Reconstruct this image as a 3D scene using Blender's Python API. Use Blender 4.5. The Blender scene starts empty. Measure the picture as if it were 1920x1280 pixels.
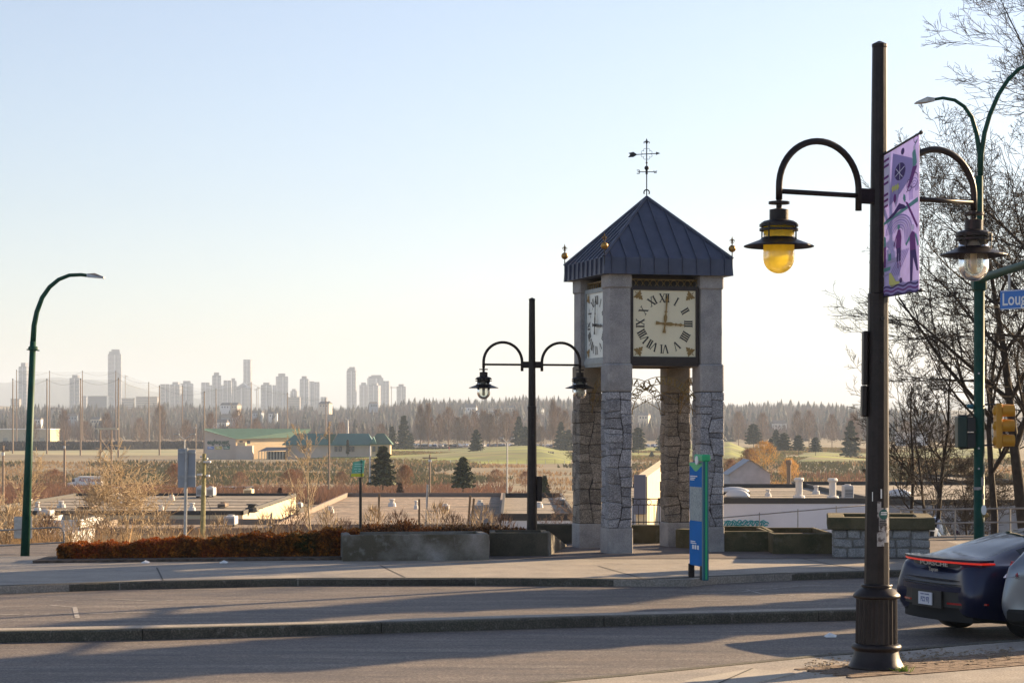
import bpy, bmesh, math, random
import numpy as np
from mathutils import Vector, Matrix
R = math.radians
S = bpy.context.scene
COL = S.collection
# ------------------------------------------------------------------ camera, sky, sun, exposure
F, HOR, CAMZ = 4000.0, 790.0, 2.65          # focal length in photo pixels, horizon row, eye height
cam = bpy.data.cameras.new('camera'); camo = bpy.data.objects.new('camera', cam); COL.objects.link(camo)
camo.location = (0, 0, CAMZ); camo.rotation_euler = (R(90), 0, 0)
cam.sensor_width = 36; cam.lens = 36 * F / 1920; cam.shift_y = (HOR - 640) / 1920
cam.clip_start = 0.5; cam.clip_end = 60000
S.camera = camo
HAZE = 0.00011
SUN_AZ, SUN_EL = 54.0, 17.5                 # degrees clockwise from the view direction, elevation
w = bpy.data.worlds.new('World'); S.world = w; w.use_nodes = True
nt = w.node_tree; nt.nodes.clear()
sky = nt.nodes.new('ShaderNodeTexSky'); sky.sky_type = 'NISHITA'; sky.sun_disc = False
sky.sun_elevation = R(SUN_EL); sky.sun_rotation = R(SUN_AZ)
sky.air_density = 1.0; sky.dust_density = 0.8; sky.ozone_density = 1.5
bg = nt.nodes.new('ShaderNodeBackground'); bg.inputs[1].default_value = 0.05
wo = nt.nodes.new('ShaderNodeOutputWorld')
hsn = nt.nodes.new('ShaderNodeHueSaturation'); hsn.inputs['Saturation'].default_value = .74; hsn.inputs['Value'].default_value = 1.0
tint = nt.nodes.new('ShaderNodeMix'); tint.data_type = 'RGBA'; tint.blend_type = 'MULTIPLY'; tint.inputs[0].default_value = 1.0; tint.inputs[7].default_value = (.965, .995, 1.12, 1)
nt.links.new(sky.outputs[0], hsn.inputs['Color']); nt.links.new(hsn.outputs[0], tint.inputs[6]); nt.links.new(tint.outputs[2], bg.inputs[0]); nt.links.new(bg.outputs[0], wo.inputs[0])
sl = bpy.data.lights.new('sun', 'SUN'); sl.energy = 5.0; sl.angle = R(0.5); sl.color = (1.0, 0.73, 0.43)
so = bpy.data.objects.new('sun', sl); COL.objects.link(so)
sdir = Vector((math.sin(R(SUN_AZ)) * math.cos(R(SUN_EL)), math.cos(R(SUN_AZ)) * math.cos(R(SUN_EL)), math.sin(R(SUN_EL))))
so.rotation_euler = sdir.to_track_quat('Z', 'Y').to_euler(); so.location = (60, 40, 60)
S.view_settings.view_transform = 'Standard'; S.view_settings.look = 'None'
S.view_settings.exposure = 1.74; S.view_settings.gamma = 1.0
try: S.view_settings.use_curve_mapping = False
except Exception: pass
S.render.engine = 'CYCLES'
S.cycles.max_bounces = 7; S.cycles.transparent_max_bounces = 16; S.cycles.volume_bounces = 0
S.cycles.use_denoising = True

# ------------------------------------------------------------------ measuring helpers
def W(px, py, d): return Vector(((px - 960) / F * d, d, CAMZ - (py - HOR) / F * d))
def GD(py, z=0.0): return (CAMZ - z) * F / (py - HOR)
def G(px, py, z=0.0):
    d = GD(py, z); return Vector(((px - 960) / F * d, d, z))
def X(px, d): return (px - 960) / F * d
def Z(py, d): return CAMZ - (py - HOR) / F * d

# ------------------------------------------------------------------ mesh builder
class MB:
    def __init__(s, M=None): s.v = []; s.f = []; s.M = M
    def add(s, vs, fs, M=None):
        n = len(s.v)
        for p in vs:
            p = Vector(p)
            if M is not None: p = M @ p
            if s.M is not None: p = s.M @ p
            s.v.append(p[:])
        for f in fs: s.f.append(tuple(i + n for i in f))
        return s
    def box(s, x0, x1, y0, y1, z0, z1, M=None):
        return s.add([(x0,y0,z0),(x1,y0,z0),(x1,y1,z0),(x0,y1,z0),(x0,y0,z1),(x1,y0,z1),(x1,y1,z1),(x0,y1,z1)],
                     [(0,3,2,1),(4,5,6,7),(0,1,5,4),(1,2,6,5),(2,3,7,6),(3,0,4,7)], M)
    def cbox(s, x0, x1, y0, y1, z0, z1, c=0.01, M=None):      # box with chamfered edges
        c = min(c, (x1-x0)*.45, (y1-y0)*.45, (z1-z0)*.45)
        vs = []; ix = {}
        for i, x in enumerate((x0, x1)):
            for j, y in enumerate((y0, y1)):
                for k, z in enumerate((z0, z1)):
                    sx, sy, sz = (1-2*i)*c, (1-2*j)*c, (1-2*k)*c
                    ix[i,j,k] = len(vs)
                    vs += [(x, y+sy, z+sz), (x+sx, y, z+sz), (x+sx, y+sy, z)]
        fs = []
        for (i,j,k), a in ix.items():
            t = (a, a+1, a+2); fs.append(t if (i+j+k) % 2 == 0 else t[::-1])
        q = lambda a,i,j,k: ix[i,j,k]+a
        for i in (0,1):
            f = (q(0,i,0,0),q(0,i,0,1),q(0,i,1,1),q(0,i,1,0)); fs.append(f if i == 0 else f[::-1])
            f = (q(1,0,i,0),q(1,1,i,0),q(1,1,i,1),q(1,0,i,1)); fs.append(f if i == 0 else f[::-1])
            f = (q(2,0,0,i),q(2,0,1,i),q(2,1,1,i),q(2,1,0,i)); fs.append(f if i == 0 else f[::-1])
        for i in (0,1):
            for j in (0,1):
                fs.append((q(0,i,j,0),q(0,i,j,1),q(1,i,j,1),q(1,i,j,0)))
                fs.append((q(0,i,0,j),q(0,i,1,j),q(2,i,1,j),q(2,i,0,j)))
                fs.append((q(1,0,i,j),q(1,1,i,j),q(2,1,i,j),q(2,0,i,j)))
        return s.add(vs, fs, M)
    def tube(s, pts, rad, n=8, cap=True, M=None, closed=False):
        pts = [Vector(p) for p in pts]; m = len(pts)
        if not hasattr(rad, '__len__'): rad = [rad] * m
        vs = []; fs = []; u = None
        for i, p in enumerate(pts):
            if closed: t = pts[(i+1) % m] - pts[i-1]
            else: t = pts[min(i+1, m-1)] - pts[max(i-1, 0)]
            if t.length < 1e-9: t = Vector((0,0,1))
            t.normalize()
            if u is None:
                u = t.cross(Vector((0,0,1))) if abs(t.z) < .95 else t.cross(Vector((0,1,0)))
            else: u = u - t * u.dot(t)
            u.normalize(); v = t.cross(u)
            for k in range(n):
                a = 2*math.pi*(k+.5)/n
                vs.append(p + (u*math.cos(a) + v*math.sin(a)) * rad[i])
        L = m if closed else m-1
        for i in range(L):
            j = (i+1) % m
            for k in range(n):
                fs.append((i*n+k, i*n+(k+1)%n, j*n+(k+1)%n, j*n+k))
        if cap and not closed:
            fs.append(tuple(range(n))[::-1]); fs.append(tuple((m-1)*n+k for k in range(n)))
        return s.add(vs, fs, M)
    def lathe(s, prof, n=24, M=None, cx=0, cy=0, flute=0, a0=0.0):
        vs = []; fs = []
        for r, z in prof:
            for k in range(n):
                a = 2*math.pi*k/n + a0
                rr = max(r, 1e-4)
                if flute and k % 2: rr -= flute
                vs.append((cx + rr*math.cos(a), cy + rr*math.sin(a), z))
        for i in range(len(prof)-1):
            for k in range(n):
                fs.append((i*n+k, i*n+(k+1)%n, (i+1)*n+(k+1)%n, (i+1)*n+k))
        if prof[0][0] > 1e-3: fs.append(tuple(range(n))[::-1])
        if prof[-1][0] > 1e-3: fs.append(tuple((len(prof)-1)*n+k for k in range(n)))
        return s.add(vs, fs, M)
    def prism(s, poly, z0, z1, M=None):
        n = len(poly)
        vs = [(x,y,z0) for x,y in poly] + [(x,y,z1) for x,y in poly]
        fs = [tuple(range(n))[::-1], tuple(range(n, 2*n))] + [(i, (i+1)%n, n+(i+1)%n, n+i) for i in range(n)]
        return s.add(vs, fs, M)
    def ball(s, c, r, n=12, m=8, sz=1.0, M=None):
        return s.lathe([(r*math.sin(math.pi*i/m), c[2] - r*sz*math.cos(math.pi*i/m)) for i in range(m+1)], n, M, c[0], c[1])
    def quad(s, a, b, c, d): return s.add([a,b,c,d], [(0,1,2,3)])
    def build(s, name, mat=None, parent=None, smooth=False):
        me = bpy.data.meshes.new(name); me.from_pydata([tuple(p) for p in s.v], [], s.f)
        return linkmesh(name, me, mat, parent, smooth)
def linkmesh(name, me, mat=None, parent=None, smooth=False):
    if mat is not None: me.materials.append(mat)
    if smooth: me.shade_smooth()
    me.update()
    o = bpy.data.objects.new(name, me); COL.objects.link(o)
    if parent is not None: o.parent = parent
    return o
def npmesh(name, V, Fq, mat=None, parent=None, smooth=False):   # numpy verts (n,3), faces (m,k) all the same size
    V = np.asarray(V, dtype=np.float32); Fq = np.asarray(Fq, dtype=np.int32)
    me = bpy.data.meshes.new(name); m, k = Fq.shape
    me.vertices.add(len(V)); me.vertices.foreach_set('co', V.ravel())
    me.loops.add(m*k); me.loops.foreach_set('vertex_index', Fq.ravel())
    me.polygons.add(m); me.polygons.foreach_set('loop_start', np.arange(0, m*k, k, dtype=np.int32))
    me.polygons.foreach_set('loop_total', np.full(m, k, dtype=np.int32))
    me.update(calc_edges=True)
    return linkmesh(name, me, mat, parent, smooth)
def tag(o, label=None, cat=None, group=None, kind=None):
    if label: o['label'] = label
    if cat: o['category'] = cat
    if group: o['group'] = group
    if kind: o['kind'] = kind
    return o
def thing(name, label, cat, loc=(0,0,0), rz=0.0, group=None):
    o = bpy.data.objects.new(name, None); COL.objects.link(o)
    o.empty_display_size = .3
    o.location = loc; o.rotation_euler = (0, 0, rz)
    return tag(o, label, cat, group)
def struct(o, label=None): o['kind'] = 'structure'; (label and o.__setitem__('label', label)); return o
def copy_tree(o, parent=None):
    c = o.copy(); COL.objects.link(c)
    c.parent = parent
    for ch in list(o.children): copy_tree(ch, c)
    return c
def dup(o, loc, rz=0.0, label=None, scale=None):
    c = copy_tree(o); c.location = loc; c.rotation_euler = (0,0,rz)
    if label: c['label'] = label
    if scale: c.scale = (scale,)*3 if not hasattr(scale, '__len__') else scale
    return c
def text_mesh(s, size, depth=0.0, align='CENTER', bold=0.0, sx=1.0):
    cu = bpy.data.curves.new('t', 'FONT'); cu.body = s; cu.size = size; cu.extrude = depth
    cu.align_x = align; cu.align_y = 'CENTER'; cu.offset = bold; cu.resolution_u = 3
    o = bpy.data.objects.new('t', cu); COL.objects.link(o)
    bpy.context.view_layer.update()
    me = bpy.data.meshes.new_from_object(o)
    bpy.data.objects.remove(o); bpy.data.curves.remove(cu)
    if sx != 1.0:
        for v in me.vertices: v.co.x *= sx
    return me
def text_obj(name, s, size, mat, parent, M, depth=0.002, align='CENTER', bold=0.0, sx=1.0):
    me = text_mesh(s, size, depth, align, bold, sx); me.transform(M); me.materials.clear()
    return linkmesh(name, me, mat, parent)

# ------------------------------------------------------------------ materials
MATS = {}
def mat(name, c, rough=.7, metal=0.0, var=0.0, scale=3.0, c2=None, bump=0.0, bscale=None, spec=.5, stretch=None,
        rand=0.0, coat=0.0, detail=4, alpha=1.0, trans=0.0, emit=None, layers=(), speck=None, tl=0.0):
    """procedural Principled material: two-tone noise, extra noise layers, speckle, bump"""
    m = bpy.data.materials.new(name); m.use_nodes = True; t = m.node_tree; N = t.nodes; L = t.links
    b = N['Principled BSDF']; b.inputs['Roughness'].default_value = rough; b.inputs['Metallic'].default_value = metal
    b.inputs['Specular IOR Level'].default_value = spec
    b.inputs['Coat Weight'].default_value = coat
    b.inputs['Alpha'].default_value = alpha; b.inputs['Transmission Weight'].default_value = trans
    col = (c[0], c[1], c[2], 1)
    geo = N.new('ShaderNodeNewGeometry'); vec = geo.outputs['Position']
    if stretch:
        mp = N.new('ShaderNodeMapping'); mp.inputs['Scale'].default_value = stretch[:3]
        if len(stretch) > 3: mp.inputs['Rotation'].default_value = (0, 0, stretch[3])
        mp.vector_type = 'TEXTURE' if False else 'POINT'
        L.new(vec, mp.inputs['Vector']); vs = mp.outputs[0]
    else: vs = vec
    cur = None
    def noise(sc, v, det=detail, lo=.35, hi=.65):
        n = N.new('ShaderNodeTexNoise'); n.inputs['Scale'].default_value = sc; n.inputs['Detail'].default_value = det
        n.inputs['Roughness'].default_value = .6
        L.new(v, n.inputs['Vector'])
        r = N.new('ShaderNodeMapRange'); r.inputs['From Min'].default_value = lo; r.inputs['From Max'].default_value = hi
        L.new(n.outputs['Fac'], r.inputs['Value']); return r.outputs[0], n
    def mix(fac, a, bcol):
        x = N.new('ShaderNodeMix'); x.data_type = 'RGBA'
        if hasattr(fac, 'links'): L.new(fac, x.inputs[0])
        else: x.inputs[0].default_value = fac
        if isinstance(a, tuple): x.inputs[6].default_value = a
        else: L.new(a, x.inputs[6])
        if isinstance(bcol, tuple): x.inputs[7].default_value = bcol
        else: L.new(bcol, x.inputs[7])
        return x.outputs[2]
    cur = col
    if var or c2:
        d = c2 if c2 else tuple(max(0, q*(1-var)) for q in c)
        e = c if c2 else tuple(q*(1+var) for q in c)
        f, _ = noise(scale, vs)
        cur = mix(f, (d[0],d[1],d[2],1), (e[0],e[1],e[2],1))
    for (lc, sc, lo, hi, amt, st) in layers:
        v = vs if st else vec
        f, _ = noise(sc, v, 5, lo, hi)
        mm = N.new('ShaderNodeMath'); mm.operation = 'MULTIPLY'; mm.inputs[1].default_value = amt; L.new(f, mm.inputs[0])
        mm.use_clamp = True
        cur = mix(mm.outputs[0], cur, (lc[0],lc[1],lc[2],1))
    if speck:
        f, _ = noise(speck[0], vec, 2, .45, .6)
        hs = N.new('ShaderNodeHueSaturation'); 
        mr = N.new('ShaderNodeMapRange'); mr.inputs['To Min'].default_value = 1-speck[1]; mr.inputs['To Max'].default_value = 1+speck[1]
        L.new(f, mr.inputs['Value']); L.new(mr.outputs[0], hs.inputs['Value'])
        if isinstance(cur, tuple): hs.inputs['Color'].default_value = cur
        else: L.new(cur, hs.inputs['Color'])
        cur = hs.outputs[0]
    if rand:
        oi = N.new('ShaderNodeObjectInfo'); hs = N.new('ShaderNodeHueSaturation')
        mr = N.new('ShaderNodeMapRange'); mr.inputs['To Min'].default_value = 1-rand; mr.inputs['To Max'].default_value = 1+rand
        L.new(oi.outputs['Random'], mr.inputs['Value']); L.new(mr.outputs[0], hs.inputs['Value'])
        if isinstance(cur, tuple): hs.inputs['Color'].default_value = cur
        else: L.new(cur, hs.inputs['Color'])
        cur = hs.outputs[0]
    if isinstance(cur, tuple): b.inputs['Base Color'].default_value = cur
    else: L.new(cur, b.inputs['Base Color'])
    if bump:
        f, n = noise(bscale or scale*6, vec, 6, 0, 1)
        bp = N.new('ShaderNodeBump'); bp.inputs['Strength'].default_value = min(1, bump); bp.inputs['Distance'].default_value = .02
        L.new(f, bp.inputs['Height']); L.new(bp.outputs[0], b.inputs['Normal'])
    if emit:
        b.inputs['Emission Color'].default_value = (*emit[:3], 1); b.inputs['Emission Strength'].default_value = emit[3]
    if tl:
        tr = N.new('ShaderNodeBsdfTranslucent'); ms = N.new('ShaderNodeMixShader'); ms.inputs[0].default_value = tl
        if isinstance(cur, tuple): tr.inputs[0].default_value = cur
        else: L.new(cur, tr.inputs[0])
        L.new(b.outputs[0], ms.inputs[1]); L.new(tr.outputs[0], ms.inputs[2])
        L.new(ms.outputs[0], N['Material Output'].inputs['Surface'])
    MATS[name] = m
    return m
RD = -R(12.0)    # the street runs a little away from the camera towards the right
asphalt = mat('asphalt', (.160,.130,.108), .7, scale=.7, c2=(.105,.090,.084), stretch=(.5,3.2,1,-RD*0), bump=.5, bscale=120,
    layers=[((.24,.21,.18), .6, .5, .68, .6, True), ((.06,.055,.058), 1.3, .52, .66, .6, True), ((.27,.25,.23), 7, .6, .72, .4, True), ((.07,.065,.07), 11, .62, .7, .5, False)], speck=(38,.35))
concrete_walk = mat('sidewalk_concrete', (.34,.295,.245), .75, scale=.9, c2=(.25,.225,.195), bump=.3, bscale=60,
    layers=[((.15,.14,.135), 1.2, .5, .7, .55, False), ((.45,.41,.36), 3.1, .55, .7, .4, False), ((.10,.09,.085), 9, .62, .7, .6, False)], speck=(40,.2))
kerb_m = mat('kerb_concrete', (.13,.115,.09), .9, scale=2, c2=(.065,.058,.045), bump=.6, bscale=40,
    layers=[((.05,.052,.035), 2, .45, .65, .7, False), ((.2,.18,.15), 8, .58, .68, .6, False)], speck=(50,.3))
planter_m = mat('planter_concrete', (.33,.31,.28), .9, scale=1.6, c2=(.2,.18,.15), bump=.5, bscale=45,
    layers=[((.075,.062,.035), 1.0, .42, .60, .85, False), ((.42,.4,.37), 4, .58, .74, .5, False)], speck=(120,.15))
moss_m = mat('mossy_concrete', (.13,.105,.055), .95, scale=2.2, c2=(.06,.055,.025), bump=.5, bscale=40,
    layers=[((.22,.2,.15), 5, .58, .75, .5, False)], speck=(90,.2))
granite = mat('granite', (.36,.35,.355), .85, scale=5, c2=(.25,.245,.26), bump=1, bscale=18, rand=.25, speck=(45,.35), layers=[((.13,.12,.11), 3, .56, .72, .5, False)])
mortar = mat('mortar', (.055,.05,.047), .95, scale=9, var=.2, bump=.5)
precast = mat('precast_stone', (.40,.37,.35), .8, scale=3, c2=(.29,.275,.27), bump=.3, bscale=60, speck=(80,.2),
    layers=[((.2,.18,.16), 2, .56, .76, .6, False)])
roofblue = mat('standing_seam_roof', (.075,.085,.125), .5, .4, scale=4, var=.12)
darkmetal = mat('dark_brown_metal', (.017,.012,.012), .42, .25, spec=.35, scale=8, var=.25, speck=(40,.1), bump=.08, bscale=30)
darkframe = mat('clock_frame_dark', (.028,.02,.02), .4, .3, scale=6, var=.15)
greyframe = mat('clock_frame_grey', (.30,.33,.34), .5, .2, scale=6, var=.1)  # lighter copy of the frame for the left side, sky reflection put into its colour
creamface = mat('clock_face_cream', (.93,.83,.58), .35, scale=2, var=.04, tl=.08)
paleface = mat('clock_face_pale', (.86,.87,.80), .3, scale=2, var=.04, tl=.1)  # paler copy of the cream face, sky light from the left put into its colour
numeral_m = mat('numeral_black', (.015,.013,.013), .5)
gold = mat('aged_gold', (.38,.21,.055), .38, .7, scale=20, var=.2)
goldflat = mat('gold_paint', (.30,.19,.06), .55, .2, scale=30, var=.15)
iron = mat('painted_iron', (.03,.03,.035), .5, .3)
goldiron = mat('gilded_iron', (.24,.16,.06), .5, .4, scale=20, var=.3)
green_pole = mat('green_pole_paint', (.005,.055,.036), .55, 0, spec=.25, scale=6, var=.15)
galv = mat('galvanised_steel', (.42,.42,.42), .45, .7, scale=10, var=.15)
white_p = mat('white_paint', (.78,.77,.75), .5, scale=3, var=.05)
grey_p = mat('grey_paint', (.35,.36,.38), .55, scale=3, var=.08)
black_p = mat('black_plastic', (.012,.012,.013), .45)
wood_pole = mat('weathered_wood', (.22,.16,.10), .9, scale=5, var=.25, stretch=(6,6,.6))
net_pole = mat('net_pole_wood', (.30,.22,.16), .9, scale=5, var=.2)
glass_clear = mat('lamp_glass', (.93,.93,.86), .04, trans=0.95, spec=.5)
amber = mat('amber_lamp_glass', (.98,.80,.16), .12, scale=9, var=.10, tl=.55, coat=1.0, trans=.5)
bulb_m = mat('lamp_tube', (.75,.68,.55), .4, tl=.3)
# ------------------------------------------------------------------ terrain
_pd = [-80, 44, 47.5, 52, 60, 80, 110, 140, 350, 430, 500, 560, 620, 720, 780, 1400, 1900, 2300, 2700, 3050, 3400, 4200, 5200, 8000, 60000]
_pz = [-.6, -.6, -.75, -1.05, -1.9, -4.2, -8.6, -9.6, -10.6, -12.6, -13.2, -12.4, -13.0, -11.9, -12, -12, -11, -3, 7, 13, 8, 24, 30, 0, -20]
def tz(x, d):
    z = float(np.interp(d, _pd, _pz))
    if 60 < d < 700: z += .35*math.sin(x*.05+d*.03)
    if 700 < d < 1400: z += .6*math.sin(x*.021+1.3)*math.sin(d*.016)
    if 1900 < d < 4200: z += (6*math.sin(x*.004+.8)+4*math.sin(x*.013+2)+2*math.sin(x*.037))*min(1, (d-1900)/700) + (max(0, -x-500)*.012 if d > 2500 else 0) - max(0, x-230)*.045*min(1, (d-1900)/900)
    return z
rows = list(np.concatenate([np.linspace(-60, 40, 6), np.linspace(44, 140, 40), np.geomspace(145, 1400, 70), np.geomspace(1440, 5200, 50), [6000, 8000, 12000, 20000, 45000]]))
cols = np.linspace(-1, 1, 81)
V = []; Q = []
for d in rows:
    hw = 90 + .55*max(d, 0)
    for c in cols:
        x = c*hw; V.append((x, d, tz(x, d)))
nc = len(cols)
for i in range(len(rows)-1):
    for j in range(nc-1): Q.append((i*nc+j, i*nc+j+1, (i+1)*nc+j+1, (i+1)*nc+j))
terr_m = mat('rough_ground', (.21,.155,.095), .95, scale=.05, c2=(.12,.10,.05), stretch=(.35,1.6,1), bump=.5, bscale=.6,
    layers=[((.34,.27,.16), .035, .5, .68, .7, True), ((.075,.085,.035), .05, .52, .62, .8, True), ((.16,.085,.06), .4, .5, .7, .4, False)])
struct(npmesh('ground', V, Q, terr_m, smooth=True))
def sheet(name, pts, z, m, zoff=0):
    b = MB(); b.add([(p[0], p[1], z) for p in pts], [tuple(range(len(pts)))]); return b.build(name, m)
# far kerb line of the street (in pixels of the photograph -> plan)
ROADZ = -.12
def linepts(pp, z): return [G(a, b, z) for a, b in pp]
farc = linepts([(-500,1128),(0,1113),(190,1106),(480,1098),(960,1097),(1200,1099),(1295,1099),(1345,1094),(1600,1082),(1920,1076),(2600,1066)], ROADZ)
medn = linepts([(-700,1216),(0,1205),(480,1195),(960,1179),(1210,1172),(1600,1163),(1660,1161)], ROADZ)
nearc = linepts([(900,1310),(1180,1284),(1300,1270),(1400,1257),(1480,1250),(1700,1236),(1920,1213),(2300,1190),(2900,1165)], ROADZ)
road = sheet('road', [(-60,8),(70,8),(70,62),(-60,40)], ROADZ, asphalt); struct(road)
# plaza + far pavement: one slab with a side face
pl = [(p.x, p.y) for p in farc]
pl_poly = [(-34, 30.6)] + pl + [(26, 47.2), (9.6, 47.4), (-.2, 47.6), (-3.0, 43.6), (-9.8, 42.0), (-34, 40.5)]
walk = MB().prism(pl_poly, -.9, 0).build('pavement', concrete_walk); struct(walk)
# paver apron of the plaza, expansion joints of the pavement
paverm = mat('plaza_pavers', (.155,.125,.115), .85, scale=1.5, c2=(.10,.085,.08), bump=.4, bscale=30, speck=(60,.2))
ap = MB().prism([(-1.4,42.4),(-.3,41.2),(9.3,41.2),(9.6,42.6),(9.6,47.35),(-.2,47.5)], .002, .010).build('plaza_paving', paverm); struct(ap)
jm = mat('joint_dark', (.07,.065,.06), .95)
b = MB()
for px in range(-120, 2000, 440):
    fx = X(px, 36.5); p0 = Vector((fx, float(np.interp(fx, [q[0] for q in pl], [q[1] for q in pl]))+.1, 0)); dx = -.62
    b.add([(p0.x, p0.y+.1, .005), (p0.x+.03, p0.y+.1, .005), (p0.x+dx+.03, p0.y+3.2, .005), (p0.x+dx, p0.y+3.2, .005)], [(0,1,2,3)])
for i in range(len(pl)-1):
    a, c = Vector(pl[i]), Vector(pl[i+1]); n = Vector((-(c-a).y, (c-a).x)).normalized()
    for off in (.17,):
        q = [a+n*off, c+n*off, c+n*(off+.02), a+n*(off+.02)]
        b.add([(v.x, v.y, .005) for v in q], [(0,1,2,3)])
jo = b.build('pavement_joint', jm, walk); jo['kind'] = 'stuff'
# kerbs as rows of kerb stones
def kerb_row(name, pts, width, z0, z1, step, mat_, side=1):
    root = bpy.data.objects.new(name, None); COL.objects.link(root); struct(root)
    pts = [Vector((p.x, p.y)) for p in pts]
    rng = random.Random(5)
    L = [0]
    for a, c in zip(pts, pts[1:]): L.append(L[-1] + (c-a).length)
    def at(s):
        for i in range(len(pts)-1):
            if s <= L[i+1] or i == len(pts)-2:
                t = (s-L[i])/(L[i+1]-L[i]); a, c = pts[i], pts[i+1]
                n = Vector((-(c-a).y, (c-a).x)).normalized(); return a.lerp(c, t), n
    s = 0
    while s < L[-1]-.3:
        e = min(s+step, L[-1]); p, n = at(s+.006); q, n2 = at(e-.006); n *= side; n2 *= side
        dz = rng.uniform(-.004, .004)
        A, B_, C_, D = p, q, q+n2*width, p+n*width; c = .022
        b = MB(); b.add([(A.x,A.y,z0),(B_.x,B_.y,z0),(C_.x,C_.y,z0),(D.x,D.y,z0),
            (A.x,A.y,z1-c+dz),(B_.x,B_.y,z1-c+dz),(C_.x,C_.y,z1+dz),(D.x,D.y,z1+dz),
            (A.x+n.x*c,A.y+n.y*c,z1+dz),(B_.x+n2.x*c,B_.y+n2.y*c,z1+dz)],
            [(0,1,5,4),(4,5,9,8),(8,9,6,7),(1,2,6,9,5),(2,3,7,6),(3,0,4,8,7)])
        b.build('kerb_stone', mat_, root)
        s = e
    return root
kerb_row('far_kerb', farc, .16, -.3, .006, 3.0, kerb_m)
kerb_row('near_kerb', nearc, .15, -.3, .003, 2.4, kerb_m, -1)
kerb_row('median_kerb', medn, .16, -.3, .02, 3.1, kerb_m)
mtop = [(p.x, p.y) for p in medn]
mb_ = MB()
for a, c in zip(medn, medn[1:]):
    mb_.add([(a.x,a.y+.166,.012),(c.x,c.y+.166,.012),(c.x,c.y+.62,.012),(a.x,a.y+.62,.012),(a.x,a.y+.62,-.2),(c.x,c.y+.62,-.2)], [(0,1,2,3),(3,2,5,4)])
e_ = medn[-1]; mb_.add([(e_.x,e_.y+.166,.012),(e_.x,e_.y+.62,.012),(e_.x,e_.y+.62,-.2),(e_.x,e_.y+.166,-.2)], [(0,1,2,3)])
struct(mb_.build('median_strip', concrete_walk))
# crack sealing and worn paint on the far lanes
pm = mat('worn_road_paint', (.42,.40,.37), .8, scale=6, c2=(.24,.22,.21), stretch=(1,4,1), layers=[((.12,.10,.09), 9, .48, .6, .85, False)])
rng = random.Random(11)
b = MB()
def strip(pp, wd, z):
    for (a, c) in zip(pp, pp[1:]):
        a, c = Vector(a), Vector(c); n = Vector((-(c-a).y, (c-a).x)).normalized()*wd/2
        b.add([(a.x-n.x,a.y-n.y,z),(c.x-n.x,c.y-n.y,z),(c.x+n.x,c.y+n.y,z),(a.x+n.x,a.y+n.y,z)], [(0,1,2,3)])
for path, wd in [([(100,1126),(190,1122),(300,1127),(330,1124)],.05),([(95,1134),(140,1138),(145,1158)],.07),([(0,1152),(150,1150),(290,1148)],.07),
    ([(400,1128),(470,1126),(540,1124)],.05),([(610,1124),(720,1121)],.05),([(360,1142),(380,1140)],.06),([(1290,1110),(1330,1113),(1400,1108),(1500,1098),(1560,1096)],.06),
    ([(1400,1105),(1430,1113),(1490,1116)],.06),([(1120,1134),(1200,1131),(1260,1130)],.05),([(1500,1126),(1590,1123)],.06),([(820,1146),(900,1143),(940,1143)],.05),([(1300,1126),(1390,1124)],.05),([(-80,1140),(60,1136)],.05)]:
    strip([G(a, c, ROADZ).to_2d()[:] for a, c in path], wd, ROADZ+.004)
struct(b.build('crack_sealing', pm))
# near pavement (bottom right): concrete panel, brick pavers, ramp
near_poly = [(p.x, p.y) for p in nearc] + [(40, 20), (4, 16), (-1, 19)]
near_poly = [(p[0], p[1]-.15) for p in near_poly[:len(nearc)]] + near_poly[len(nearc):]
nw = MB().prism(near_poly, -.5, -.002).build('near_pavement', concrete_walk); struct(nw)
brick_m = mat('brick_paver', (.21,.145,.10), .9, scale=8, var=.25, rand=.3, bump=.5, bscale=80, speck=(60,.25))
bk = MB(); rng = random.Random(3)
a = Vector((G(1470,1251).x, G(1470,1251).y)); c = Vector((G(1920,1216).x, G(1920,1216).y)); u = (c-a).normalized(); n = Vector((u.y, -u.x))
for i in range(60):
    for j in range(10):
        o = a + u*(i*.205 + (.1 if j % 2 else 0)) + n*(.17 + j*.105)
        M = Matrix.Translation((o.x, o.y, 0)) @ Matrix.Rotation(math.atan2(u.y, u.x), 4, 'Z')
        h = .006 + rng.uniform(-.002, .003); t = rng.uniform(0, .004)
        if i*.205 < .6 and j > 8: continue
        bk.box(0, .198, -.098, 0, -.0015, h+t, M)
bo = bk.build('brick_paving', brick_m); struct(bo)
rp = MB(); p = [G(1300,1272), G(1408,1253), G(1490,1262), G(1380,1290), G(1240,1290)]
rp.prism([(q.x, q.y-.02) for q in p], -.001, .008)
ramp_m = mat('ramp_concrete', (.40,.36,.30), .85, scale=2, c2=(.32,.29,.25), bump=.3, bscale=60, speck=(70,.15)); struct(rp.build('kerb_ramp', ramp_m))
rp = MB()
p0, p1 = G(1408,1254), G(1330,1288)
rp.add([(p0.x,p0.y,.012),(p0.x+.03,p0.y,.012),(p1.x+.03,p1.y,.012),(p1.x,p1.y,.012)], [(0,1,2,3)]); struct(rp.build('ramp_joint', jm))
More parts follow.
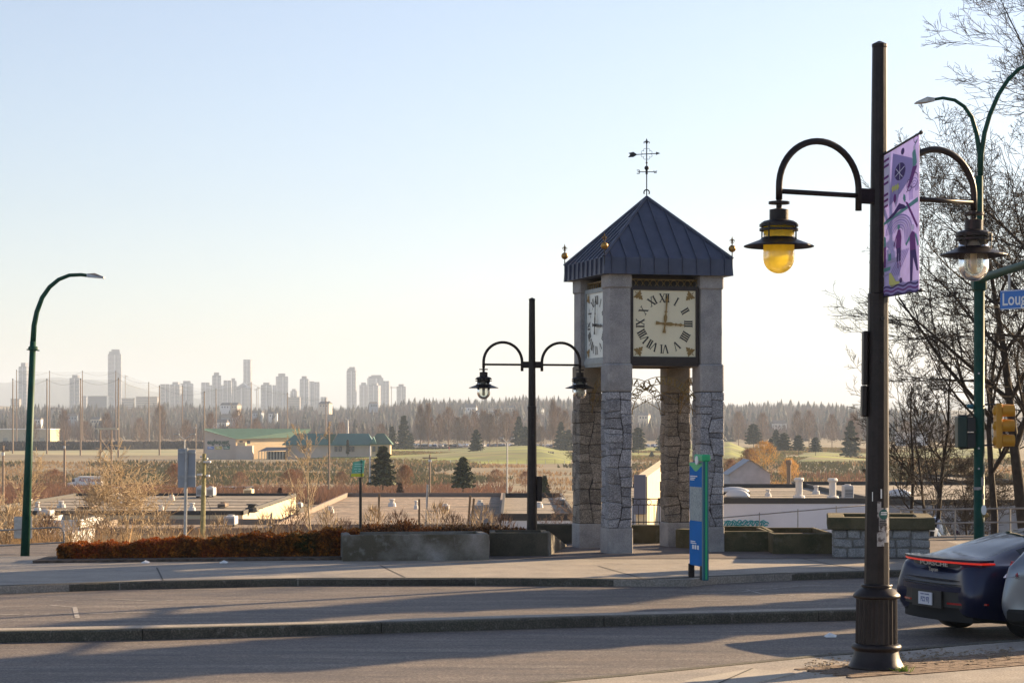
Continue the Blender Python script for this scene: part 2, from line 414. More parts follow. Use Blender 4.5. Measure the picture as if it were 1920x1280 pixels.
# litter, grit and the tuft of grass at the lamp foot
gr = MB(); rng = random.Random(9)
for i in range(420):
    px = rng.uniform(1510, 1900); py = rng.gauss(1252-(px-1440)*.06, 7); q = G(px, py)
    s = rng.uniform(.006, .022); hh = rng.uniform(.003, .01)
    if (q - Vector((X(1640,22.9), 22.9, 0))).length < .3: continue
    M = Matrix.Translation((q.x, q.y, .009)) @ Matrix.Rotation(rng.uniform(0, 6), 4, 'Z'); gr.box(-s, s, -s*.6, s*.6, 0, hh, M)
o = gr.build('leaf_litter', mat('leaf_litter', (.12,.08,.045), .9, scale=40, c2=(.30,.24,.17))); tag(o, 'scattered leaf litter and grit on the brick kerb strip', 'litter', kind='stuff')
gr = MB()
for i in range(45):
    a = rng.uniform(0, 6.28); r = abs(rng.gauss(0, .05)); x0 = X(1688,22.75)+r*math.cos(a); y0 = 22.6+r*math.sin(a)
    hh = rng.uniform(.03,.085); lx, ly = rng.uniform(-.06,.06), rng.uniform(-.06,.06); wd = .006
    gr.add([(x0-wd,y0,.008),(x0+wd,y0,.008),(x0+lx*.5+wd*.6,y0+ly*.5,hh*.7),(x0+lx,y0+ly,hh),(x0+lx*.5-wd*.6,y0+ly*.5,hh*.7)], [(0,1,2,3,4)])
o = gr.build('grass_tuft', mat('grass_tuft', (.10,.16,.03), .6, tl=.4)); tag(o, 'small green grass tuft beside the foot of the near lamp post', 'grass')
# small litter scraps along the kerb
for i, (px, py, lab) in enumerate([(1400,1147,'scrap of litter lying in the shaded gutter of the median'),(1549,1195,'flat white paper scrap on the near lane'),(412,1048,'small pale litter scrap beneath the hedge'),(265,1048,'white plastic scrap at the left part of the hedge foot')]):
    z = 0.0 if py < 1060 else ROADZ
    q = G(px, 1166 if i == 0 else py+ (8 if z == 0 else 0), z); b = MB(); b.add([(0,0,0),(.13,.01,.0),(.15,.09,.02),(.06,.12,.05),(-.02,.08,.01)], [(0,1,2,3,4)]).add([(.05,.02,.03),(.12,.05,.0),(.06,.12,.05)],[(0,1,2)])
    o = b.build('paper_scrap', white_p); o.location = (q.x, q.y, z+.006); tag(o, lab, 'litter')

# ------------------------------------------------------------------ planters and low walls
def planter(name, label, pts, h, m, rim=.12, cap=0, cat='planter', soil=True):
    t = thing(name, label, cat, (pts[0][0], pts[0][1], 0))
    o = Vector((pts[0][0], pts[0][1])); P = [Vector(p)-o for p in pts]
    c = sum(P, Vector((0,0)))/len(P)
    def inset(k): return [p + (c-p).normalized()*k for p in P]
    I = inset(rim*1.3); n = len(P); z0 = .0
    b = MB(); vs = [(p.x,p.y,z0) for p in P]+[(p.x,p.y,h-.015) for p in P]+[(p.x+(c-p).normalized().x*.02,p.y+(c-p).normalized().y*.02,h) for p in P]+[(p.x,p.y,h) for p in I]+[(p.x,p.y,h-.12) for p in I]
    fs = []
    for k in range(4):
        for i in range(n): fs.append((k*n+i, k*n+(i+1)%n, (k+1)*n+(i+1)%n, (k+1)*n+i))
    b.add(vs, fs).build('wall', m, t)
    if soil: MB().add([(p.x,p.y,h-.10) for p in I], [tuple(range(n))]).build('soil', mat('soil_'+name, (.08,.055,.035), .95, scale=20, var=.4, bump=.6), t)
    return t
def quadpl(x0, x1, d0, d1, sl=.08):   # plan of a long planter between two photo columns, front at d0
    a = X(x0, d0); c = X(x1, d0+sl*(X(x1,d0)-a)); 
    s = Vector((c-a, sl*(c-a))); n = Vector((-s.y, s.x)).normalized()*(d1-d0)
    return [(a, d0), (a+s.x, d0+s.y), (a+s.x+n.x, d0+s.y+n.y), (a+n.x, d0+n.y)]
planter('concrete_planter', 'long grey concrete planter with damp stains at the end of the hedge', quadpl(643, 917, 40.5, 41.6, .13), .50, planter_m)
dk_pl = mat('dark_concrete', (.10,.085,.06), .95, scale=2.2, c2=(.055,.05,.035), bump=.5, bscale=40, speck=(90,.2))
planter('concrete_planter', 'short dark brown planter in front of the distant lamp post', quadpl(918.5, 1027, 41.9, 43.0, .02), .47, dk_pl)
wv = MB(); x0, d0 = X(1028.5, 41.95), 41.95; x1, d1 = X(1062, 45.2), 45.2
wv.add([(x0,d0,0),(x1,d1,0),(x0,d0,.5),(x1,d1,.04),(x0-.12,d0+.05,0),(x1-.12,d1,0),(x0-.12,d0+.05,.5),(x1-.12,d1,.04)], [(0,1,3,2),(4,6,7,5),(0,2,6,4),(1,5,7,3),(2,3,7,6)])
tag(wv.build('wing_wall', planter_m), 'sloping pale concrete wing wall at the right end of the dark planter', 'wall')
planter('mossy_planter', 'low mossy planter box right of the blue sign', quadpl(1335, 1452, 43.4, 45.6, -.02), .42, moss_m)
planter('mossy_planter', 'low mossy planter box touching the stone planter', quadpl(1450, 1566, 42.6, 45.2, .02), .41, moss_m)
# low walls behind the tower
def lowwall(px0, px1, d0, d1, h, label, m=moss_m):
    a, c = Vector((X(px0,d0), d0)), Vector((X(px1,d1), d1)); u = (c-a); L = u.length
    M = Matrix.Translation((a.x, a.y, 0)) @ Matrix.Rotation(math.atan2(u.y,u.x), 4, 'Z')
    b = MB(M); b.cbox(0, L, 0, .35, -.1, h, .02); return tag(b.build('low_wall', m), label, 'wall')
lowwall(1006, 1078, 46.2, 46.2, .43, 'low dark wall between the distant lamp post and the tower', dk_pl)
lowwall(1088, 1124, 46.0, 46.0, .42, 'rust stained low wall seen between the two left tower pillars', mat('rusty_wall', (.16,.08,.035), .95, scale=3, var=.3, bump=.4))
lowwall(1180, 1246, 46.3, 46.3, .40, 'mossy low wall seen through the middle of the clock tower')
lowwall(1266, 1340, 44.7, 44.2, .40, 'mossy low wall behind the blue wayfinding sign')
# stone planter with slab cap
sp = thing('stone_planter', 'big stone walled planter with a wide mossy slab cap behind the near lamp post', 'planter', (X(1558,41.3), 41.5, 0), R(-8))
Wd = 1.92
mortar_l = mat('light_mortar', (.2,.19,.17), .95, scale=9, var=.2, bump=.5)
MB().box(.1, Wd-.02, .04, 2.0, 0, .56).build('core', mortar_l, sp)
stone_l = mat('pale_granite', (.34,.33,.32), .85, scale=5, c2=(.25,.245,.24), bump=.7, bscale=30, rand=.15, speck=(60,.3))
rng = random.Random(8)
z = 0.0
for row, hh in enumerate((.2,.17,.18)):
    x = .08
    while x < Wd-.1:
        wd = rng.uniform(.24,.38); x2 = min(x+wd, Wd) if x+wd < Wd-.15 else Wd
        j = lambda: rng.uniform(-.012,.012)
        b = MB(); b.cbox(x+.010, x2-.010, -.0+j()*.6, .12, z+.010, min(z+hh-.008,.55), .022); sk = [rng.uniform(-.03,.03) for _ in range(4)]; mx, mz = (x+x2)/2, z+hh/2
        b.v = [(v[0]+sk[0 if v[2] > mz else 1]*(0 if row < 0 else .5), v[1], min(.552, max(.004, v[2]+sk[2 if v[0] > mx else 3]*.5))) for v in b.v]; b.build('stone', stone_l, sp); x = x2
    y = .13
    while y < 1.9:
        y2 = y+rng.uniform(.25,.4); b = MB(); b.cbox(Wd-.1, Wd+.01, y+.008, y2-.008, z+.008, z+hh-.006, .016); b.build('stone', stone_l, sp)
        b = MB(); b.cbox(.06, .16, y+.008, y2-.008, z+.008, z+hh-.006, .016); b.build('stone', stone_l, sp); y = y2
    z += hh
b = MB()
for (xa, xb) in ((-.04, Wd/2+.1), (Wd/2+.106, Wd+.1)):
    b.cbox(xa, xb, -.1, .28, .555, .79, .02)
b.cbox(-.04, .3, .284, 1.75, .555, .79, .02); b.cbox(Wd-.24, Wd+.1, .284, 1.75, .555, .79, .02); b.cbox(-.04, Wd+.1, 1.754, 2.1, .555, .79, .02)
b.build('slab_cap', moss_m, sp)
MB().box(.3, Wd-.24, .28, 1.75, .5, .66).build('soil', mat('soil_sp', (.08,.055,.035), .95, scale=20, var=.4, bump=.6), sp)

# ------------------------------------------------------------------ clock tower
granite_w = mat('brown_granite', (.34,.285,.225), .85, scale=5, c2=(.22,.185,.15), bump=1, bscale=18, rand=.25, speck=(45,.35), layers=[((.10,.075,.05), 2, .5, .7, .6, False)])  # browner granite tone for the two rear pillars
precast_w = mat('brown_precast', (.31,.245,.17), .85, scale=3, c2=(.21,.17,.125), bump=.3, bscale=60, speck=(80,.2))  # browner precast tone for the rear lower blocks
PSI = R(15.5)
T = thing('clock_tower', 'four legged granite clock tower with blue pyramid roof and weathervane', 'clock tower', (2.79, 44.2, 0), PSI)
HL = .98; PW = .245
FACEM = [Matrix.Rotation(a, 4, 'Z') for a in (0, -math.pi/2, math.pi, math.pi/2)]   # front, left, back, right
rng = random.Random(21)
for ci, (sx, sy) in enumerate(((-1,-1),(1,-1),(1,1),(-1,1))):
    cx, cy = sx*HL, sy*HL
    pil = bpy.data.objects.new('pillar', None); COL.objects.link(pil); pil.parent = T
    p = MB(); p.cbox(cx-.262, cx+.262, cy-.262, cy+.262, -.05, .515, .015).build('plinth', precast, pil); p = MB()
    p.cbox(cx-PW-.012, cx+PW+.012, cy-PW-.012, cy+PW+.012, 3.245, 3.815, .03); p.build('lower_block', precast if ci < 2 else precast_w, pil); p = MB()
    p.cbox(cx-PW+.02, cx+PW-.02, cy-PW+.02, cy+PW-.02, 3.81, 5.33, .015); p.build('shaft', precast, pil); p = MB()
    p.cbox(cx-PW-.008, cx+PW+.008, cy-PW-.008, cy+PW+.008, 5.325, 5.66, .03)
    p.build('capital', precast, pil)
    MB().box(cx-PW+.012, cx+PW-.012, cy-PW+.012, cy+PW-.012, .5, 3.26).build('mortar_core', mortar, pil)
    # random ashlar: every corner has its own courses, joints lean a little
    fs_ = {}                                   # vertical joint position on each face as a function of height
    zk = [.5+.33*k for k in range(10)]
    for f_ in ('f','b','l','r'): fs_[f_] = [rng.uniform(-.10,.10) for _ in zk]
    def sp(f_, z): return float(np.interp(z, zk, fs_[f_]))
    for qx, qy in ((-1,-1),(1,-1),(1,1),(-1,1)):
        zs = [(.515,)*3]; z = .515
        while True:
            z += rng.choice((.13,.17,.21,.26,.33))*rng.uniform(.85,1.15)
            if z > 3.1: break
            zs.append((z, z+rng.uniform(-.045,.045), z+rng.uniform(-.045,.045)))
        zs.append((3.243,)*3)
        ff, gg = ('f' if qy < 0 else 'b'), ('l' if qx < 0 else 'r')
        for k in range(len(zs)-1):
            a0, a1 = zs[k], zs[k+1]; ou = PW + rng.uniform(-.004, .018)
            b = MB(); b.cbox(0,1,0,1,0,1,.07)
            vv = []
            for (u, v, w_) in b.v:            # u: 0 outer corner -> 1 joint on front/back face ; v the same on the side face
                zl_ = a0[0]*(1-u)*(1-v)+a0[1]*u*(1-v)+a0[2]*v ; zh_ = a1[0]*(1-u)*(1-v)+a1[1]*u*(1-v)+a1[2]*v
                zz_ = (zl_+.004)*(1-w_)+(zh_-.004)*w_
                xj = sp(ff, zz_)+qx*.005; yj = sp(gg, zz_)+qy*.005
                xx = qx*ou*(1-u)+xj*u; yy = qy*ou*(1-v)+yj*v
                vv.append((cx+xx, cy+yy, zz_))
            b.v = vv
            if qx*qy < 0: b.f = [f[::-1] for f in b.f]
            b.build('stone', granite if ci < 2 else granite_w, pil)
# roof
EA = 1.36
rf = MB(); rf.add([(-EA,-EA,5.93),(EA,-EA,5.93),(EA,EA,5.93),(-EA,EA,5.93),(0,0,7.28)], [(0,1,4),(1,2,4),(2,3,4),(3,0,4)])
roof = rf.build('roof', roofblue, T)
fa = MB(); 
for k in range(4):
    M = FACEM[k]; fa.add([(-EA,-EA,5.93),(EA,-EA,5.93),(EA+.02,-EA-.02,5.60),(-EA-.02,-EA-.02,5.60),(EA-.3,-EA+.3,5.60),(-EA+.3,-EA+.3,5.60)], [(0,3,2,1),(3,5,4,2)], M)
fa.build('fascia', roofblue, T)
MB().box(-EA+.29, EA-.29, -EA+.29, EA-.29, 5.601, 5.66).build('soffit', darkframe, T)
sl_ = (7.28-5.93)/EA
for k in range(4):
    for i in range(-4, 5):
        x = i*.3; b = MB(); top = -abs(x)-.02 if i else -.06
        def q(y): return 5.93 + (y+EA)*sl_
        y0, y1 = -EA-.002, top
        w_ = .011; hh = .035
        b.add([(x-w_,y0,q(y0)-.002),(x+w_,y0,q(y0)-.002),(x+w_,y1,q(y1)-.002),(x-w_,y1,q(y1)-.002),(x-w_,y0,q(y0)+hh),(x+w_,y0,q(y0)+hh),(x+w_,y1,q(y1)+hh),(x-w_,y1,q(y1)+hh)],
              [(0,3,2,1),(4,5,6,7),(0,1,5,4),(1,2,6,5),(2,3,7,6),(3,0,4,7)], FACEM[k])
        b.box(x-w_, x+w_, -EA-.045, -EA-.003, 5.605, 5.93, FACEM[k])
        b.build('seam', roofblue, roof)
    b = MB(); b.tube([(-EA-.01,-EA-.01,5.95),(0,0,7.30)], .03, 6, True, FACEM[k]); b.build('hip_cap', roofblue, roof)
# clock faces
def glyph_bars(ch):      # roman numeral strokes, cap height 1: (x0,y0,x1,y1,w)
    if ch == 'I': return [(.13,0,.13,1,.16)], .26
    if ch == 'V': return [(.06,1,.36,.02,.16),(.66,1,.40,.02,.075)], .72
    if ch == 'X': return [(.08,1,.64,0,.16),(.62,1,.10,0,.07)], .72
def numeral(s, h, cx, cz, ang, b, M, y):
    tot = sum(glyph_bars(c)[1] for c in s)*h; x = -tot/2
    ca, sa = math.cos(ang), math.sin(ang)
    def put(px, pz): return (cx + px*ca + pz*sa, cz - px*sa + pz*ca)
    yo = [y]
    def bar(x0,z0,x1,z1,w_):
        d = Vector((x1-x0, z1-z0)); n = Vector((-d.y, d.x)).normalized()*w_/2
        pts = [put(x0-n.x,z0-n.y), put(x1-n.x,z1-n.y), put(x1+n.x,z1+n.y), put(x0+n.x,z0+n.y)]
        yo[0] -= .00012; yy = yo[0]
        b.add([(p[0], yy, p[1]) for p in pts], [(0,1,2,3)], M)
    for c in s:
        br, wd = glyph_bars(c)
        for (x0,y0,x1,y1,w_) in br: bar(x+x0*h, (y0-.5)*h, x+x1*h, (y1-.5)*h, w_*h)
        if c == 'I': bar(x-.02*h, .48*h, x+.28*h, .48*h, .05*h); bar(x-.02*h, -.48*h, x+.28*h, -.48*h, .05*h)
        if c == 'V': bar(x-.06*h, .48*h, x+.2*h, .48*h, .05*h); bar(x+.54*h, .48*h, x+.78*h, .48*h, .05*h)
        if c == 'X':
            for zz in (.48,-.48): bar(x-.04*h, zz*h, x+.24*h, zz*h, .05*h); bar(x+.5*h, zz*h, x+.76*h, zz*h, .05*h)
        x += wd*h
CZ = 4.63; FH = .67
def leafpts():
    out = []
    for i in range(36):
        a = 2*math.pi*i/36; r = .075*(1+.35*math.cos(3*a)+.22*math.cos(9*a)); out.append((r*math.cos(a), r*math.sin(a)))
    return out
def face(k, fm, frm, hands, hm):
    M = FACEM[k]; Y = -1.135
    fr = MB(); fr.box(-.735,.735,Y+.02,Y+.4,CZ+FH,CZ+.755,M).box(-.735,.735,Y+.02,Y+.4,CZ-.86,CZ-FH,M)
    fr.box(-.735,-FH,Y+.02,Y+.4,CZ-FH,CZ+FH,M).box(FH,.735,Y+.02,Y+.4,CZ-FH,CZ+FH,M).box(-.73,.73,Y+.0,Y+.018,CZ-.80,CZ-FH-.045,M)
    f = fr.build('clock_frame', frm, T)
    c = MB(); c.box(-FH,FH,Y+.05,Y+.09,CZ-FH,CZ+FH,M); cf = c.build('clock_face', fm, T)
    for i, s in enumerate(('XII','I','II','III','IIII','V','VI','VII','VIII','IX','X','XI')):
        b = MB(); a = i*math.pi/6; numeral(s, .175, .515*math.sin(a), CZ+.515*math.cos(a), a, b, M, Y+.044); b.build('numeral', numeral_m, cf)
    for sx in (-1,1):
        for sz in (-1,1):
            rot = math.atan2(-sz, -sx)
            pts = [(math.cos(rot)*x-math.sin(rot)*y, math.sin(rot)*x+math.cos(rot)*y) for x,y in leafpts()]
            b = MB(); n = len(pts); b.add([(sx*.545+p[0], Y+.04, CZ+sz*.555+p[1]) for p in pts]+[(sx*.545, Y+.036, CZ+sz*.555)], [(i,(i+1)%n,n) for i in range(n)], M)
            dx = Vector((math.cos(rot), math.sin(rot)))*-.1
            b.add([(sx*.545, Y+.037, CZ+sz*.555),(sx*.545+dx.x*1.1-dx.y*.1, Y+.037, CZ+sz*.555+dx.y*1.1+dx.x*.1),(sx*.545+dx.x*1.1+dx.y*.1, Y+.037, CZ+sz*.555+dx.y*1.1-dx.x*.1)], [(0,1,2)], M)
            b.build('leaf_emblem', goldflat, cf)
    for hi, (ang, L) in enumerate(hands):
        ca, sa = math.cos(ang), math.sin(ang); yy = Y+.02-hi*.012
        prof = [(-.19,.038),(-.10,.018),(0,.014),(.06,.03),(.13,.036),(.19,.016),(.22,.014),(.235,.032),(.26,.014),(L-.13,.016),(L-.10,.036),(L-.07,.014),(L,.004)]
        b = MB(); vs = []; 
        for t_, h_ in prof: vs += [(t_*sa - h_*ca, yy, CZ + t_*ca + h_*sa), (t_*sa + h_*ca, yy, CZ + t_*ca - h_*sa)]
        n = len(prof); vs += [(x, y-.008, z) for x,y,z in vs]
        fs = []
        for i in range(n-1):
            fs.append((2*i,2*i+2,2*i+3,2*i+1)); fs.append((2*n+2*i,2*n+2*i+1,2*n+2*i+3,2*n+2*i+2))
            fs.append((2*i,2*n+2*i,2*n+2*i+2,2*i+2)); fs.append((2*i+1,2*i+3,2*n+2*i+3,2*n+2*i+1))
        b.add(vs, fs, M).build('clock_hand', hm, cf)
    b = MB(); b.lathe([(.03,0),(.03,.05),(.015,.06)], 12, M @ Matrix.Translation((0,Y+.045,CZ)) @ Matrix.Rotation(R(90),4,'X')); b.build('hand_boss', hm, cf)
    # ring frieze above the face and the dark opening behind
    fz = MB(); zc = 5.44
    for i in range(10):
        cx = -.66 + i*.1467; pts = [(cx+.063*math.cos(a), Y+.09, zc+.063*math.sin(a)) for a in np.linspace(0, 2*math.pi, 17)[:-1]]
        fz.tube(pts, .009, 5, False, M, True)
    fz.box(-.735,.735,Y+.07,Y+.11,zc+.068,zc+.088,M); fz.box(-.735,.735,Y+.07,Y+.11,zc-.088,zc-.068,M)
    fz.build('ring_frieze', goldiron, T)
    MB().box(-.735,.735,Y+.3,Y+.34,5.38,5.66,M).build('frieze_backing', darkframe, T)
    # ironwork arch with the place name
    ar = MB(); r0 = .80; zc = 2.76; ya = -HL
    a1 = math.asin(.735/r0)
    for r in (r0, r0-.15): 
        a1 = math.asin(min(.999,.735/r)); ar.tube([(r*math.sin(a), ya, zc+r*math.cos(a)) for a in np.linspace(-a1, a1, 25)], .008, 5, True, M)
    for s in (-1, 1):
        ar.tube([(s*.735,ya,3.10),(s*.735,ya,2.80)], .009, 5, True, M)
        ar.tube([(s*.735,ya,2.84),(s*.4,ya,3.04),(0,ya,3.22),(-s*.35,ya,3.32),(-s*.5,ya,3.30)], .007, 5, True, M)
        for (cx, cz, rr) in ((s*.28,3.10,.085),(s*.52,3.16,.065)):
            ar.tube([(cx+s*rr*(1-t*.8)*math.cos(t*9+1), ya, cz+rr*(1-t*.8)*math.sin(t*9+1)) for t in np.linspace(0,1,22)], .006, 4, True, M)
    ao = ar.build('iron_arch', goldiron, T)
    LT = {'M':[(0,0,.12,1,.06),(.12,1,.42,.05,.13),(.42,.05,.72,1,.06),(.72,1,.82,0,.13)],'A':[(0,0,.36,1,.06),(.36,1,.72,0,.14),(.15,.35,.58,.35,.06)],
          'I':[(.12,0,.12,1,.14)],'L':[(.1,0,.1,1,.14),(.1,.04,.55,.04,.08),(.52,0,.52,.22,.06)],'R':[(.1,0,.1,1,.14),(.1,.96,.45,.93,.08),(.47,.93,.47,.6,.12),(.45,.55,.1,.52,.07),(.28,.52,.6,0,.14)],
          'D':[(.1,0,.1,1,.14),(.1,.96,.42,.9,.08),(.42,.9,.6,.6,.12),(.6,.6,.6,.35,.14),(.6,.35,.42,.06,.12),(.42,.05,.1,.04,.08)],'V':[(0,1,.34,0,.14),(.34,0,.68,1,.06)],'E':[(.1,0,.1,1,.14),(.1,.96,.55,.96,.08),(.1,.5,.45,.5,.07),(.1,.04,.58,.04,.08)]}
    LW = {'M':.95,'A':.82,'I':.32,'L':.66,'R':.72,'D':.78,'V':.78,'E':.72}
    word = 'MAILLARDVILLE'; hh = .125; tot = sum(LW[c] for c in word)*hh; rb = r0-.14; pos = -tot/2; rows_ = 0
    sc = (2*1.12*rb)/tot
    for c in word:
        wl = LW[c]*hh*sc; a = (pos*sc + wl/2)/rb; b = MB()
        for (x0,y0,x1,y1,w_) in LT[c]:
            x0, x1, y0_, y1_ = (x0*hh*sc-wl/2), (x1*hh*sc-wl/2), y0*hh, y1*hh
            d_ = Vector((x1-x0, y1_-y0_)); n_ = Vector((-d_.y, d_.x)).normalized()*w_*hh*.8
            pts = [(x0-n_.x,y0_-n_.y),(x1-n_.x,y1_-n_.y),(x1+n_.x,y1_+n_.y),(x0+n_.x,y0_+n_.y)]
            pp = []
            for (u_, v_) in pts:
                rr = rb+v_; pp.append((u_*math.cos(a)+rr*math.sin(a), zc - u_*math.sin(a)+rr*math.cos(a)))
            b.add([(p[0], ya-.006, p[1]) for p in pp]+[(p[0], ya+.006, p[1]) for p in pp], [(0,1,2,3),(7,6,5,4),(0,4,5,1),(1,5,6,2),(2,6,7,3),(3,7,4,0)], M)
        b.build('letter', goldiron, ao); pos += LW[c]*hh
h1 = [(R(94), .44), (R(5.5), .58)]
face(0, creamface, darkframe, h1, goldflat)
face(1, paleface, greyframe, h1, numeral_m)
face(2, creamface, darkframe, h1, goldflat)
face(3, creamface, darkframe, h1, goldflat)
MB().box(-.7,.7,-.7,.7,3.79,3.83).build('ceiling_panel', mat('tower_soffit', (.12,.075,.045), .8, scale=5, var=.2), T)
MB().box(-.66,.66,-.66,.66,3.84,5.3).build('inner_box', darkframe, T)
# corner finials
for sx, sy in ((-1,-1),(1,-1),(1,1),(-1,1)):
    cx, cy = sx*(EA+.0), sy*(EA+.0)
    b = MB(); b.tube([(cx,cy,5.72),(cx,cy,6.36)], .012, 6); fi = b.build('finial', iron, T)
    b = MB(); b.ball((cx,cy,6.15), .075, 14, 8); b.build('ball', gold, fi, True)
    b = MB(); zt = 6.24
    b.add([(cx-.014,cy,zt),(cx+.014,cy,zt),(cx+.022,cy,zt+.09),(cx,cy,zt+.17),(cx-.022,cy,zt+.09)], [(0,1,2,3,4)])
    for s in (-1,1): b.tube([(cx+s*.01,cy,zt+.04),(cx+s*.03,cy,zt+.1),(cx+s*.05,cy,zt+.08),(cx+s*.045,cy,zt+.05)], .008, 5)
    b.tube([(cx-.035,cy,zt+.03),(cx+.035,cy,zt+.03)], .007, 5); b.build('fleur', gold, fi)
# weathervane (turned so that W points right)
RV = Matrix.Translation((0,0,7.31)) @ Matrix.Scale(1.14, 4) @ Matrix.Translation((0,0,-7.26)) @ Matrix.Rotation(-PSI, 4, 'Z')
b = MB(RV); b.tube([(0,0,7.26),(0,0,8.25)], .011, 6)
b.tube([(.05*math.cos(a),0,7.33+.05*math.sin(a)) for a in np.linspace(-.6,3.74,12)], .012, 6)
wv = b.build('weathervane', iron, T)
MB(RV).ball((0,0,7.775), .042, 12, 8).build('ball', iron, wv, True); MB(RV).ball((0,0,7.87), .02, 10, 6).build('ball', iron, wv, True)
b = MB(RV); b.tube([(-.14,0,7.705),(.14,0,7.705)], .008, 5); b.tube([(0,-.14,7.705),(0,.14,7.705)], .008, 5); b.tube([(0,0,7.66),(0,0,7.74)], .022, 8); b.build('compass_arm', iron, wv)
def seg(b, pts, r): b.tube(pts, r, 4)
b = MB(RV); 
for p in ([(-.13,0,7.675),(-.13,0,7.735)],[(-.13,0,7.735),(-.18,0,7.735)],[(-.13,0,7.675),(-.18,0,7.675)],[(-.13,0,7.705),(-.165,0,7.705)]): seg(b, p, .009)
b.build('compass_letter', iron, wv)
b = MB(RV)
for p in ([(.13,0,7.73),(.145,0,7.68)],[(.145,0,7.68),(.158,0,7.72)],[(.158,0,7.72),(.17,0,7.68)],[(.17,0,7.68),(.185,0,7.73)]): seg(b, p, .008)
b.build('compass_letter', iron, wv)
b = MB(RV); zt = 8.03
b.tube([(-.2,0,zt-.01),(.22,0,zt+.01)], .008, 5); b.add([(.17,0,zt-.02),(.25,0,zt+.012),(.17,0,zt+.04)], [(0,1,2)])
b.prism([(-.17,0),(-.24,.05),(-.33,.03),(-.30,0),(-.34,-.05),(-.24,-.045)], -.004, .004, Matrix.Translation((0,0,zt-.012)) @ Matrix.Rotation(R(90),4,'X'))
b.build('arrow', iron, wv)
b = MB(RV)
for a in range(8):
    an = a*math.pi/4+.39; cx, cz = .075*math.cos(an), zt+.075*math.sin(an)
    b.tube([(cx+.03*math.cos(t), 0, cz+.03*math.sin(t)) for t in np.linspace(an-2, an+2, 9)], .0045, 4)
b.build('scrollwork', iron, wv)
b = MB(RV); z0 = 8.2
b.prism([(0,0),(.018,.03),(.014,.08),(0,.12),(-.014,.08),(-.018,.03)], -.005, .005, Matrix.Translation((0,0,z0)) @ Matrix.Rotation(R(90),4,'X'))
for s in (-1,1): b.tube([(0,0,z0+.01),(s*.025,0,z0+.06),(s*.045,0,z0+.05),(s*.048,0,z0+.02)], .01, 5)
b.build('fleur', iron, wv)
# ------------------------------------------------------------------ heritage twin lamp posts
def lantern(root, cx, amberglass):
    la = MB(); la.lathe([(.028,5.0),(.028,4.95),(.11,4.95),(.11,4.925),(.03,4.92),(.03,4.88),(.1,4.865),(.1,4.76),(.16,4.745),(.19,4.725),(.19,4.70),(.165,4.70)], 24, None, cx)
    lo = la.build('lantern', darkmetal, root)
    b = MB(); b.lathe([(.175,4.575),(.2,4.55),(.365,4.487),(.37,4.478),(.355,4.472),(.19,4.535),(.17,4.56)], 32, None, cx); b.build('shade_disc', darkmetal, lo)
    for z in (4.655, 4.70):
        b = MB(); b.lathe([(.197,z-.012),(.205,z-.012),(.205,z+.012),(.197,z+.012),(.197,z-.012)], 28, None, cx); b.build('cage_ring', darkmetal, lo)
    for k in range(4):
        a = k*math.pi/2+.5; x, y = cx+.205*math.cos(a), .205*math.sin(a)
        b = MB(); b.tube([(x,y,4.72),(x,y,4.52)], .008, 6); b.build('cage_rod', darkmetal, lo)
    prof = [(.162,4.70),(.163,4.36)] + [(.163*math.cos(t), 4.36-.165*math.sin(t)) for t in np.linspace(.15, math.pi/2, 9)]
    b = MB(); b.lathe(prof, 28, None, cx)
    if not amberglass:
        inn = [(r-.004 if r > .01 else 0, z+.004) for r, z in prof]; b.lathe(inn[::-1], 28, None, cx)
    b.build('glass_globe', amber if amberglass else glass_clear, lo, True)
    if not amberglass:
        b = MB(); b.lathe([(.12,4.69),(.10,4.62),(.05,4.57)], 16, None, cx); b.build('reflector', bulb_m, lo, True)
        b = MB(); b.lathe([(.036,4.56),(.036,4.30),(.02,4.285)], 12, None, cx); b.build('lamp_tube', bulb_m, lo)
